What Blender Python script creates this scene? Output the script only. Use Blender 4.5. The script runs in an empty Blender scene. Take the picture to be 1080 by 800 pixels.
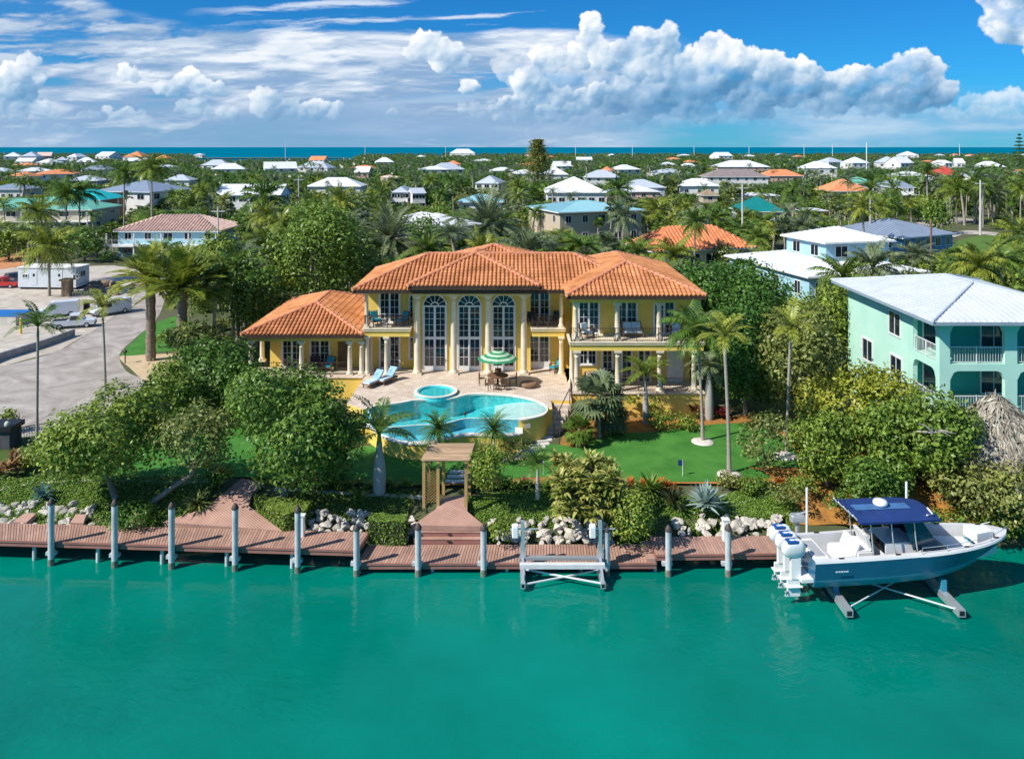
import bpy, bmesh, math, random
import numpy as np
from mathutils import Vector, Matrix
R = math.radians
SC = bpy.context.scene
COL = SC.collection

# ------------------------------------------------------------------ camera
F = 831.0            # focal length in photo pixels (1080 wide)
CH = 21.0            # camera height over the water
HOR = 155.0          # horizon row
cam_d = bpy.data.cameras.new('camera')
cam_d.sensor_fit = 'HORIZONTAL'; cam_d.sensor_width = 36.0
cam_d.lens = 36.0*F/1080.0
cam_d.shift_y = -(400.0-HOR)/1080.0
cam_d.clip_start = 0.5; cam_d.clip_end = 60000
cam = bpy.data.objects.new('camera', cam_d); COL.objects.link(cam)
cam.location = (0, 0, CH); cam.rotation_euler = (R(90), 0, 0)
SC.camera = cam
SC.view_settings.view_transform = 'Standard'
SC.view_settings.look = 'None'
SC.view_settings.gamma = 1.0
SC.view_settings.use_curve_mapping = False
SC.view_settings.exposure = 0.40
SC.cycles.max_bounces = 6; SC.cycles.transparent_max_bounces = 10
SC.cycles.diffuse_bounces = 3; SC.cycles.glossy_bounces = 2; SC.cycles.transmission_bounces = 4
SC.cycles.caustics_reflective = False; SC.cycles.caustics_refractive = False

# ------------------------------------------------------------------ sun
SUN_EL = 43.0
sdir = Vector((1.0, 0.55, 0)).normalized()             # the way the light travels on the ground
sun_az = math.atan2(-sdir.x, -sdir.y)                  # compass angle towards the sun, from +Y clockwise
sl = bpy.data.lights.new('sun', 'SUN'); sl.energy = 4.6; sl.angle = R(0.5); sl.color = (1.0, 0.95, 0.86)
so = bpy.data.objects.new('sun', sl); COL.objects.link(so)
tv = Vector((sdir.x*math.cos(R(SUN_EL)), sdir.y*math.cos(R(SUN_EL)), -math.sin(R(SUN_EL))))
so.rotation_euler = tv.to_track_quat('-Z', 'Y').to_euler()
so.location = (-60, -40, 90)

# ------------------------------------------------------------------ sky and clouds (by direction only)
def cloud_image():
    """linear RGBA picture of the cloud cover by compass angle (u) and elevation (v)"""
    W, H = 2304, 480
    A0, A1, E0, E1 = R(-60), R(60), R(-1), R(24)
    az = np.linspace(A0, A1, W, dtype=np.float32)[None, :].repeat(H, 0)
    el = np.linspace(E0, E1, H, dtype=np.float32)[:, None].repeat(W, 1)
    PX = 540+F*np.tan(az); PY = HOR-F*np.tan(el)/np.cos(az)
    rng = np.random.default_rng(7)
    def grid(u, v, seed):
        r = np.random.default_rng(seed); G = r.random((512, 512), dtype=np.float32)
        iu = np.floor(u).astype(np.int32); iv = np.floor(v).astype(np.int32)
        fu = u-iu; fv = v-iv; fu = fu*fu*(3-2*fu); fv = fv*fv*(3-2*fv)
        a = G[iv % 512, iu % 512]; b = G[iv % 512, (iu+1) % 512]; c = G[(iv+1) % 512, iu % 512]; d = G[(iv+1) % 512, (iu+1) % 512]
        return (a*(1-fu)+b*fu)*(1-fv)+(c*(1-fu)+d*fu)*fv
    def fbm(x, y, oct, seed, gain=0.55):
        t = 0; amp = 1; tot = 0
        for k in range(oct):
            t = t+amp*grid(x*2**k+17.3*k, y*2**k+5.7*k, seed+k); tot += amp; amp *= gain
        return t/tot
    sm = lambda x, a, b: (lambda t: t*t*(3-2*t))(np.clip((x-a)/(b-a), 0, 1))
    rgb = np.zeros((H, W, 3), np.float32); al = np.zeros((H, W), np.float32)
    def over(c, a):
        nonlocal rgb, al
        na = a+al*(1-a); k = np.where(na > 1e-4, a/np.maximum(na, 1e-4), 0)
        rgb[:] = rgb*(1-k[..., None])+c*k[..., None]; al = na
    def col(t, stops):
        xs = [s[0] for s in stops]
        return np.stack([np.interp(t, xs, [s[1][i] for s in stops]) for i in range(3)], -1).astype(np.float32)
    # 1 low blue-grey bank along the horizon
    n = fbm(PX/150, PY/22, 6, 11)
    left = sm(-PX, -760, -380)
    a = sm(PY, 62+22*(1-left), 122)*(0.85+0.15*left)*(0.45+0.70*sm(n, 0.25, 0.65))*(0.82+0.13*left)
    over(col(np.clip(n, 0, 1), [(0.3, (0.15, 0.34, 0.60)), (0.52, (0.28, 0.47, 0.72)), (0.72, (0.52, 0.66, 0.83))]), np.clip(a, 0, 0.93))
    # 2 layer cloud on the left
    warp = fbm(PX/90, PY/40, 4, 41)-0.5
    x2, y2 = PX+60*warp, PY+(PX-200)*0.035+10*warp
    n = fbm(x2/170, y2/26, 8, 23, 0.56); f = fbm(x2/60, y2/9, 7, 57, 0.6)
    top = np.interp(PX, [-600, 0, 70, 130, 180, 240, 400, 520, 600, 660], [-70, -34, -14, 10, 20, 25, 31, 34, 36, 44])
    edge = sm(PY-top+34*(n-0.5)+10*(f-.5), -3, 12)
    rt = sm(-(PX+140*(n-0.5)), -760, -600)
    hole = sm(n+0.5*(f-.5)+0.14*sm(PX, 60, 420)*sm(-PY, -140, -60), 0.30, 0.47)
    hole = np.maximum(hole, sm(PY, 88, 120)*0.8)
    a = edge*rt*(0.10+0.90*hole)*(1-0.30*sm(PY, 112, 150))
    sh = 0.62*sm(f, 0.30, 0.70)+0.62*sm(n, 0.42, 0.72)-0.14-0.46*sm(PY, 66, 138)
    over(col(sh, [(0.0, (0.26, 0.41, 0.63)), (0.35, (0.45, 0.57, 0.74)), (0.65, (0.70, 0.78, 0.88)), (1.0, (0.95, 0.96, 0.98))]), np.clip(a, 0, 0.96))
    # 3 thin streaks high up
    n = fbm((PX+30*warp)/130, (PY+PX*0.06+14*warp)/9, 7, 91, 0.6)
    a = sm(n, 0.50, 0.72)*sm(PX, 180, 300)*sm(-PX, -700, -560)*sm(PY, -6, 4)*sm(-PY, -46, -24)
    over(np.array([0.78, 0.86, 0.95], np.float32)*np.ones((H, W, 1), np.float32), a*0.75)
    # 4 heaped clouds from many round puffs
    kx = (W-1)/(A1-A0); ky = (H-1)/(E1-E0)
    def heap(blobs, seed, levels, dark, alpha=1.0, base=None, soft=0.0):
        rr = np.random.default_rng(seed)
        zb = np.full((H, W), -1e9, np.float32); sh = np.zeros((H, W), np.float32); cov = np.zeros((H, W), np.float32)
        L = np.array([-0.62, 0.66, 0.42]); L = L/np.linalg.norm(L)
        S = []
        for (bx, by, rx, ry) in blobs:
            a0 = math.atan((bx-540)/F); e0 = math.atan((HOR-by)/F*math.cos(a0))
            cx, cy = (a0-A0)*kx, (e0-E0)*ky; sx = rx/F*math.cos(a0)**2*kx; sy = ry/F*math.cos(a0)*ky
            nb = int(9+5*rx/max(ry, 1))
            for i in range(nb):
                t = rr.uniform(0, 2*math.pi); q = math.sqrt(rr.random())
                r = rr.uniform(0.34, 0.6)*min(sx, sy)
                x, y, z = cx+q*math.cos(t)*(sx-r*0.7), cy+q*math.sin(t)*(sy-r*0.7), rr.uniform(-1, 1)*sy*0.6
                S.append((x, y, z, r))
                par = [(x, y, z, r)]
                for lv in range(levels):
                    nx = []
                    for (x1, y1, z1, r1) in par:
                        for k in range(7 if lv == 0 else 5):
                            v = rr.normal(size=3); v /= np.linalg.norm(v)
                            v[1] = v[1]*0.8+0.25; v[2] = abs(v[2])*0.8
                            r2 = r1*rr.uniform(0.30, 0.52)
                            c = (x1+v[0]*r1*0.95, y1+v[1]*r1*0.95, z1+v[2]*r1*0.95, r2)
                            if r2 > 1.3: nx.append(c)
                    S += nx; par = nx
        for (x, y, z, r) in S:
            i0, i1 = max(0, int(x-r)), min(W, int(x+r)+2); j0, j1 = max(0, int(y-r)), min(H, int(y+r)+2)
            if i1-i0 < 2 or j1-j0 < 2: continue
            dx = (np.arange(i0, i1)-x)[None, :]/r; dy = (np.arange(j0, j1)-y)[:, None]/r
            d2 = dx*dx+dy*dy; ins = d2 < 1
            nz = np.sqrt(np.maximum(1-d2, 0)); zz = z+nz*r
            lam = dx*L[0]+dy*L[1]+nz*L[2]
            up = ins & (zz > zb[j0:j1, i0:i1])
            zb[j0:j1, i0:i1] = np.where(up, zz, zb[j0:j1, i0:i1]); sh[j0:j1, i0:i1] = np.where(up, lam, sh[j0:j1, i0:i1]); cov[j0:j1, i0:i1] = np.maximum(cov[j0:j1, i0:i1], ins)
        def blur(a, k):
            for ax in (0, 1):
                acc = a.copy(); 
                for s_ in range(1, k+1): acc = acc+np.roll(a, s_, ax)+np.roll(a, -s_, ax)
                a = acc/(2*k+1)
            return a
        # ragged edges: read the picture through a small turbulent shift
        wx = (fbm(PX/9, PY/9, 4, seed+200, 0.62)-0.5)*10; wy = (fbm(PX/9, PY/9, 4, seed+300, 0.62)-0.5)*10
        jj, ii = np.meshgrid(np.arange(H), np.arange(W), indexing='ij')
        ii = np.clip((ii+wx).astype(int), 0, W-1); jj = np.clip((jj+wy).astype(int), 0, H-1)
        shc = sh*cov; wcov = blur(cov, 2)
        lo = blur(blur(shc, 9), 9)/np.maximum(blur(blur(cov, 9), 9), 0.02)
        md = blur(blur(shc, 3), 3)/np.maximum(blur(blur(cov, 3), 3), 0.02)
        hi = blur(shc, 1)/np.maximum(blur(cov, 1), 0.02)
        g = (0.50*lo+0.38*md+0.12*hi)[jj, ii]
        dep = blur(blur(blur(cov, 11), 11), 11)[jj, ii]
        a = sm(blur(wcov, 1)[jj, ii]+0.30*(fbm(PX/14, PY/10, 5, seed+70, .6)-0.5), 0.30, 0.85+soft)
        wisp = fbm(PX/30, PY/20, 6, seed+90, .6)
        t = 0.56+0.64*g-0.20*sm(dep, 0.45, 1.0)+0.32*(wisp-0.5)
        if base is not None: t = t-dark*sm(PY, base[0], base[1])
        c = col(t, [(0.05, (0.09, 0.26, 0.48)), (0.35, (0.25, 0.44, 0.66)), (0.58, (0.55, 0.69, 0.83)), (0.80, (0.88, 0.92, 0.96)), (1.0, (1.04, 1.04, 1.03))])
        over(c, np.clip(a*alpha*(0.72+0.5*sm(wisp, 0.3, 0.6))*(1-0.75*sm(PY, 96, 140)), 0, 1))
    heap([(18, 90, 33, 21), (30, 78, 16, 21), (10, 118, 33, 12), (48, 117, 16, 11), (120, 122, 38, 8), (60, 138, 51, 6), (135, 78, 13, 11), (180, 92, 18, 11), (200, 84, 16, 12), (222, 94, 23, 9),
          (205, 116, 22, 11), (238, 122, 13, 9), (280, 112, 19, 18), (300, 116, 21, 12), (340, 117, 23, 12), (322, 120, 18, 9), (455, 50, 21, 15), (442, 56, 21, 12), (474, 66, 18, 18), (496, 92, 11, 8), (414, 121, 7, 6)], 5, 2, 0.35, 0.96, (60, 150))
    heap([(560, 78, 40, 26), (610, 92, 60, 24), (540, 118, 60, 12), (660, 128, 70, 10), (780, 128, 70, 9), (880, 126, 60, 9), (700, 88, 60, 30), (840, 112, 60, 14), (960, 118, 50, 12), (1040, 124, 50, 12)], 31, 1, 0.3, 0.55, (70, 150), 0.5)
    heap([(560, 92, 22, 18), (575, 66, 24, 14), (545, 112, 34, 12), (600, 108, 46, 14), (612, 60, 14, 14), (560, 125, 40, 7)], 8, 2, 0.3, 0.9, (60, 150))
    heap([(623, 36, 15, 22), (640, 60, 22, 18), (690, 46, 26, 22), (668, 62, 34, 22), (705, 70, 36, 24), (748, 52, 14, 20), (765, 66, 32, 26), (742, 82, 36, 30), (800, 78, 38, 24), (840, 84, 28, 20), (790, 102, 50, 22),
          (870, 92, 34, 18), (905, 88, 22, 18), (700, 104, 36, 24), (650, 104, 34, 18), (935, 84, 24, 18), (970, 82, 30, 24), (985, 98, 22, 20), (945, 104, 40, 18), (890, 112, 44, 14), (672, 118, 18, 14), (770, 122, 50, 10),
          (590, 120, 30, 10), (728, 120, 22, 12)], 9, 2, 0.46, 0.97, (50, 140), 0.12)
    heap([(1068, 10, 42, 46), (1100, 0, 60, 60), (1140, 40, 60, 40)], 12, 2, 0.25, 0.92, (20, 70), 0.2)
    heap([(1025, 108, 14, 10), (1050, 112, 30, 12), (1085, 108, 40, 14), (1015, 122, 34, 8), (1120, 115, 50, 16), (918, 138, 12, 5), (640, 141, 20, 6), (675, 141, 14, 6), (560, 140, 10, 4), (720, 143, 10, 4), (985, 140, 6, 3)], 14, 2, 0.30, 0.62, (100, 145), 0.4)
    heap([(500+x, 60+y, 40, 20) for x, y in ((-900, 30), (-820, 10), (-760, 40), (900, 20), (980, 40), (1100, 10), (1200, 30))], 16, 1, 0.3, 0.9, (60, 130), 0.3)
    al[:4] = 0
    fade = sm(az, A0, A0+0.15)*sm(-az, -A1, -A1+0.15)*sm(-el, -E1, -E1+0.08)
    al *= fade
    img = bpy.data.images.new('cloud cover', W, H, alpha=True, float_buffer=True, is_data=True)
    img.alpha_mode = 'CHANNEL_PACKED'
    buf = np.concatenate([rgb, al[..., None]], -1).astype(np.float32)
    img.pixels.foreach_set(buf.ravel()); img.update()
    return img, (A0, A1, E0, E1)

def build_world():
    w = bpy.data.worlds.new('World'); SC.world = w; w.use_nodes = True
    nt = w.node_tree; nt.nodes.clear()
    def m(op, a, b=None):
        n = nt.nodes.new('ShaderNodeMath'); n.operation = op
        for i, v in enumerate((a, b)):
            if v is None: continue
            if isinstance(v, (int, float)): n.inputs[i].default_value = v
            else: nt.links.new(v, n.inputs[i])
        return n.outputs[0]
    tc = nt.nodes.new('ShaderNodeTexCoord'); sep = nt.nodes.new('ShaderNodeSeparateXYZ')
    nt.links.new(tc.outputs['Generated'], sep.inputs[0])
    X, Y, Z = sep.outputs
    img, (A0, A1, E0, E1) = cloud_image()
    cb = nt.nodes.new('ShaderNodeCombineXYZ')
    nt.links.new(m('DIVIDE', m('SUBTRACT', m('ARCTAN2', X, Y), A0), A1-A0), cb.inputs[0])
    nt.links.new(m('DIVIDE', m('SUBTRACT', m('ARCSINE', Z), E0), E1-E0), cb.inputs[1])
    it = nt.nodes.new('ShaderNodeTexImage'); it.image = img; it.extension = 'CLIP'; it.interpolation = 'Linear'
    nt.links.new(cb.outputs[0], it.inputs[0])
    sky = nt.nodes.new('ShaderNodeTexSky'); sky.sky_type = 'NISHITA'; sky.sun_disc = False
    sky.sun_elevation = R(SUN_EL); sky.sun_rotation = sun_az
    sky.air_density = 1.0; sky.dust_density = 0.0; sky.ozone_density = 4.0; sky.altitude = 0
    def mix(kind, fac, a, b):
        n = nt.nodes.new('ShaderNodeMix'); n.data_type = 'RGBA'; n.blend_type = kind
        for i, v in ((0, fac), (6, a), (7, b)):
            if isinstance(v, tuple): n.inputs[i].default_value = (*v, 1)
            elif isinstance(v, (int, float)): n.inputs[i].default_value = v
            else: nt.links.new(v, n.inputs[i])
        return n.outputs[2]
    mr = nt.nodes.new('ShaderNodeMapRange'); mr.interpolation_type = 'SMOOTHSTEP'; nt.links.new(Z, mr.inputs[0]); mr.inputs[1].default_value = 0.20; mr.inputs[2].default_value = 0.50
    tint = mix('MIX', mr.outputs[0], SKY_TINT, (0.75, 0.92, 1.0))     # the sky overhead is left almost as it comes
    blue = mix('MULTIPLY', 1.0, sky.outputs[0], tint)
    K = CLOUD_K
    cloud = mix('MULTIPLY', 1.0, it.outputs[0], (K, K, K))
    cur = mix('MIX', it.outputs[1], blue, cloud)
    bg = nt.nodes.new('ShaderNodeBackground'); bg.inputs[1].default_value = 0.125
    nt.links.new(cur, bg.inputs[0])
    out = nt.nodes.new('ShaderNodeOutputWorld'); nt.links.new(bg.outputs[0], out.inputs[0])
    w.cycles.sampling_method = 'MANUAL'; w.cycles.sample_map_resolution = 256
SKY_TINT = (0.062, 0.375, 0.665)
CLOUD_K = 6.5
build_world()

# ------------------------------------------------------------------ helpers
def P(px, py, z=2.0):
    """the point of height z seen at photo pixel px, py"""
    Yd = F*(CH-z)/(py-HOR)
    return Vector(((px-540.0)/F*Yd, Yd, z))
def tagit(o, label=None, cat=None, group=None, kind=None):
    if label: o['label'] = label
    if cat: o['category'] = cat
    if group: o['group'] = group
    if kind: o['kind'] = kind
    return o
def thing(name, label, cat, loc=(0, 0, 0), rotz=0.0, group=None):
    o = bpy.data.objects.new(name, None); COL.objects.link(o)
    o.empty_display_size = 0.3
    o.location = loc; o.rotation_euler = (0, 0, rotz)
    return tagit(o, label, cat, group)
def copy_tree(o, parent=None):
    c = o.copy(); COL.objects.link(c)
    if parent is not None: c.parent = parent
    for ch in list(o.children): copy_tree(ch, c)
    return c

WORLD = {}
class MB:
    def __init__(s): s.v = []; s.f = []; s.m = []; s.sm = []
    def add(s, vs, fs, mi=0, smooth=False):
        b = len(s.v); s.v.extend([tuple(v) for v in vs])
        for f in fs: s.f.append(tuple(b+i for i in f)); s.m.append(mi); s.sm.append(smooth)
        return s
    def box(s, x0, x1, y0, y1, z0, z1, mi=0, rot=0.0, piv=None):
        vs = [(x, y, z) for z in (z0, z1) for y in (y0, y1) for x in (x0, x1)]
        if rot:
            c, sn = math.cos(rot), math.sin(rot); px, py = piv if piv else ((x0+x1)/2, (y0+y1)/2)
            vs = [(px+(x-px)*c-(y-py)*sn, py+(x-px)*sn+(y-py)*c, z) for x, y, z in vs]
        return s.add(vs, [(0, 2, 3, 1), (4, 5, 7, 6), (0, 1, 5, 4), (2, 6, 7, 3), (0, 4, 6, 2), (1, 3, 7, 5)], mi)
    def cbox(s, c, sx, sy, sz, mi=0, rot=0.0):
        return s.box(c[0]-sx/2, c[0]+sx/2, c[1]-sy/2, c[1]+sy/2, c[2]-sz/2, c[2]+sz/2, mi, rot)
    def bar(s, a, b, w, h=None, mi=0):
        """box beam from a to b"""
        a, b = Vector(a), Vector(b); d = (b-a)
        if d.length < 1e-6: return s
        d.normalize(); h = h or w
        up = Vector((0, 0, 1)) if abs(d.z) < 0.95 else Vector((0, 1, 0))
        r = d.cross(up).normalized(); u = r.cross(d)
        vs = []
        for p in (a, b):
            for (i, j) in ((-1, -1), (1, -1), (1, 1), (-1, 1)): vs.append(p+r*(i*w/2)+u*(j*h/2))
        return s.add(vs, [(0, 3, 2, 1), (4, 5, 6, 7), (0, 1, 5, 4), (1, 2, 6, 5), (2, 3, 7, 6), (3, 0, 4, 7)], mi)
    def tube(s, pts, radii, n=8, mi=0, cap=True, smooth=True):
        pts = [Vector(p) for p in pts]
        if not isinstance(radii, (list, tuple)): radii = [radii]*len(pts)
        vs = []; fs = []
        for i, p in enumerate(pts):
            d = (pts[min(i+1, len(pts)-1)]-pts[max(i-1, 0)])
            if d.length < 1e-9: d = Vector((0, 0, 1))
            d.normalize()
            a = Vector((1, 0, 0)) if abs(d.x) < 0.9 else Vector((0, 1, 0))
            r = d.cross(a).normalized(); u = d.cross(r)
            for k in range(n):
                t = 2*math.pi*k/n; vs.append(p+(r*math.cos(t)+u*math.sin(t))*radii[i])
        for i in range(len(pts)-1):
            for k in range(n):
                k2 = (k+1) % n; fs.append((i*n+k, (i+1)*n+k, (i+1)*n+k2, i*n+k2))
        s.add(vs, fs, mi, smooth)
        if cap:
            L = (len(pts)-1)*n
            s.add([vs[k] for k in range(n)], [tuple(range(n))], mi); s.add([vs[L+k] for k in range(n)], [tuple(reversed(range(n)))], mi)
        return s
    def lathe(s, prof, c=(0, 0, 0), n=16, mi=0, smooth=True):
        vs = []; fs = []
        for (r, z) in prof:
            for k in range(n):
                t = 2*math.pi*k/n; vs.append((c[0]+r*math.cos(t), c[1]+r*math.sin(t), c[2]+z))
        for i in range(len(prof)-1):
            for k in range(n):
                k2 = (k+1) % n; fs.append((i*n+k, i*n+k2, (i+1)*n+k2, (i+1)*n+k))
        s.add(vs, fs, mi, smooth)
        s.add([vs[(len(prof)-1)*n+k] for k in range(n)], [tuple(range(n))], mi)
        s.add([vs[k] for k in range(n)], [tuple(reversed(range(n)))], mi)
        return s
    def poly(s, pts, mi=0):
        return s.add(pts, [tuple(range(len(pts)))], mi)
    def prism(s, pts, z0, z1, mi=0, bottom=False, mtop=None):
        """closed outline (counter-clockwise seen from above) extruded"""
        n = len(pts)
        vs = [(p[0], p[1], z0) for p in pts]+[(p[0], p[1], z1) for p in pts]
        s.add(vs, [(i, (i+1) % n, n+(i+1) % n, n+i) for i in range(n)], mi)
        s.add(vs[n:], [tuple(range(n))], mi if mtop is None else mtop)
        if bottom: s.add(vs[:n], [tuple(reversed(range(n)))], mi)
        return s
    def build(s, name, mats, parent=None, off=None, tri=False):
        me = bpy.data.meshes.new(name)
        v = s.v
        if off is None and parent is not None and parent.name in WORLD:
            off = WORLD[parent.name]
        if off is not None: v = [(a[0]-off[0], a[1]-off[1], a[2]-off[2]) for a in v]
        me.from_pydata(v, [], s.f)
        mats = mats if isinstance(mats, (list, tuple)) else [mats]
        for m_ in mats: me.materials.append(m_)
        me.polygons.foreach_set('material_index', s.m)
        me.polygons.foreach_set('use_smooth', s.sm)
        me.update()
        o = bpy.data.objects.new(name, me); COL.objects.link(o)
        if parent is not None:
            o.parent = parent
            if parent.name in WORLD: WORLD[o.name] = WORLD[parent.name]
        return o
def wthing(name, label, cat, loc, group=None):
    """a thing whose parts are written in world coordinates"""
    o = thing(name, label, cat, loc, 0.0, group); WORLD[o.name] = tuple(loc); return o
def struct(name, mb, mats): return tagit(mb.build(name, mats), kind='structure')
def single(name, mb, mats, label, cat, loc, group=None, world=True):
    o = mb.build(name, mats, None, loc if world else None); o.location = loc
    return tagit(o, label, cat, group)
def tess(pts):
    """triangulate a simple outline"""
    from mathutils.geometry import tessellate_polygon
    return tessellate_polygon([[Vector((p[0], p[1], 0)) for p in pts]])
def sheet(mb, pts, z, mi=0):
    pts = [(p[0], p[1], z if z is not None else p[2]) for p in pts]
    tr = []
    for t in tess(pts):
        a, b, c = [Vector(pts[i]) for i in t]
        tr.append(tuple(t) if (b-a).cross(c-a).z > 0 else tuple(reversed(t)))
    mb.add(pts, tr, mi); return mb
def smooth_loop(pts, n=4, closed=True):
    out = []; N = len(pts); pts = [Vector((p[0], p[1], 0)) for p in pts]
    rng = range(N if closed else N-1)
    for i in rng:
        g = lambda k: pts[k % N] if closed else pts[max(0, min(N-1, k))]
        p0, p1, p2, p3 = g(i-1), g(i), g(i+1), g(i+2)
        for k in range(n):
            t = k/n
            out.append(0.5*((2*p1)+(p2-p0)*t+(2*p0-5*p1+4*p2-p3)*t*t+(3*p1-p0-3*p2+p3)*t**3))
    if not closed: out.append(pts[-1])
    return out

# ------------------------------------------------------------------ materials
MATS = {}
def M(name, col, rough=0.6, var=0.12, scale=2.0, metallic=0.0, spec=0.4, bump=0.0, bscale=None, island=0.0, orand=0.0, col2=None, detail=5.0, coord='Object', stretch=(1, 1, 1)):
    if name in MATS: return MATS[name]
    m = bpy.data.materials.new(name.replace('_', ' ')); m.use_nodes = True
    nt = m.node_tree; b = nt.nodes['Principled BSDF']
    b.inputs['Roughness'].default_value = rough; b.inputs['Metallic'].default_value = metallic
    b.inputs['Specular IOR Level'].default_value = spec
    tc = nt.nodes.new('ShaderNodeTexCoord'); mp = nt.nodes.new('ShaderNodeMapping'); mp.inputs['Scale'].default_value = stretch
    if coord == 'World':
        gp = nt.nodes.new('ShaderNodeNewGeometry'); nt.links.new(gp.outputs['Position'], mp.inputs[0])
    else: nt.links.new(tc.outputs[coord], mp.inputs[0])
    no = nt.nodes.new('ShaderNodeTexNoise'); no.inputs['Scale'].default_value = scale; no.inputs['Detail'].default_value = detail
    no.inputs['Roughness'].default_value = 0.62
    nt.links.new(mp.outputs[0], no.inputs['Vector'])
    rp = nt.nodes.new('ShaderNodeValToRGB'); nt.links.new(no.outputs[0], rp.inputs[0])
    c1 = col; c2 = col2 if col2 else tuple(min(1, c*(1+var)) for c in col)
    c0 = tuple(c*(1-var) for c in col) if not col2 else col
    rp.color_ramp.elements[0].position = 0.32; rp.color_ramp.elements[0].color = (*c0, 1)
    rp.color_ramp.elements[1].position = 0.68; rp.color_ramp.elements[1].color = (*c2, 1)
    out = rp.outputs[0]
    if island or orand:
        hs = nt.nodes.new('ShaderNodeHueSaturation')
        nt.links.new(out, hs.inputs['Color'])
        parts = []
        if island:
            ge = nt.nodes.new('ShaderNodeNewGeometry'); parts.append((ge.outputs['Random Per Island'], island))
        if orand:
            oi = nt.nodes.new('ShaderNodeObjectInfo'); parts.append((oi.outputs['Random'], orand))
        acc = None
        for (sck, amt) in parts:
            mm = nt.nodes.new('ShaderNodeMath'); mm.operation = 'MULTIPLY_ADD'
            nt.links.new(sck, mm.inputs[0]); mm.inputs[1].default_value = 2*amt; mm.inputs[2].default_value = (1-amt) if acc is None else -amt
            if acc is None: acc = mm.outputs[0]
            else:
                ad = nt.nodes.new('ShaderNodeMath'); ad.operation = 'ADD'; nt.links.new(acc, ad.inputs[0]); nt.links.new(mm.outputs[0], ad.inputs[1]); acc = ad.outputs[0]
        nt.links.new(acc, hs.inputs['Value']); out = hs.outputs[0]
    nt.links.new(out, b.inputs['Base Color'])
    if bump:
        nb = nt.nodes.new('ShaderNodeTexNoise'); nb.inputs['Scale'].default_value = bscale or scale*6; nb.inputs['Detail'].default_value = 6
        nt.links.new(mp.outputs[0], nb.inputs['Vector'])
        bp = nt.nodes.new('ShaderNodeBump'); bp.inputs['Strength'].default_value = bump; bp.inputs['Distance'].default_value = 0.05
        nt.links.new(nb.outputs[0], bp.inputs['Height']); nt.links.new(bp.outputs[0], b.inputs['Normal'])
    MATS[name] = m; return m
def leaf_mat(name, dark, light, trans=0.28, orand=0.18, hue=0.02, rough=0.45):
    if name in MATS: return MATS[name]
    m = bpy.data.materials.new(name.replace('_', ' ')); m.use_nodes = True
    nt = m.node_tree; b = nt.nodes['Principled BSDF']; out = nt.nodes['Material Output']
    ge = nt.nodes.new('ShaderNodeNewGeometry'); oi = nt.nodes.new('ShaderNodeObjectInfo')
    rp = nt.nodes.new('ShaderNodeValToRGB'); nt.links.new(ge.outputs['Random Per Island'], rp.inputs[0])
    rp.color_ramp.elements[0].color = (*dark, 1); rp.color_ramp.elements[1].color = (*light, 1)
    hs = nt.nodes.new('ShaderNodeHueSaturation'); nt.links.new(rp.outputs[0], hs.inputs['Color'])
    mm = nt.nodes.new('ShaderNodeMath'); mm.operation = 'MULTIPLY_ADD'; nt.links.new(oi.outputs['Random'], mm.inputs[0]); mm.inputs[1].default_value = 2*orand; mm.inputs[2].default_value = 1-orand
    nt.links.new(mm.outputs[0], hs.inputs['Value'])
    m2 = nt.nodes.new('ShaderNodeMath'); m2.operation = 'MULTIPLY_ADD'; nt.links.new(oi.outputs['Random'], m2.inputs[0]); m2.inputs[1].default_value = -2*hue; m2.inputs[2].default_value = 0.5+hue
    nt.links.new(m2.outputs[0], hs.inputs['Hue'])
    nt.links.new(hs.outputs[0], b.inputs['Base Color']); b.inputs['Roughness'].default_value = rough; b.inputs['Specular IOR Level'].default_value = 0.35
    tr = nt.nodes.new('ShaderNodeBsdfTranslucent'); nt.links.new(hs.outputs[0], tr.inputs[0])
    mx = nt.nodes.new('ShaderNodeMixShader'); mx.inputs[0].default_value = trans
    nt.links.new(b.outputs[0], mx.inputs[1]); nt.links.new(tr.outputs[0], mx.inputs[2]); nt.links.new(mx.outputs[0], out.inputs[0])
    MATS[name] = m; return m
def glass_mat(name, col, rough=0.06):
    m = M(name, col, rough, 0.5, 0.8, spec=0.8); return m
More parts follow.
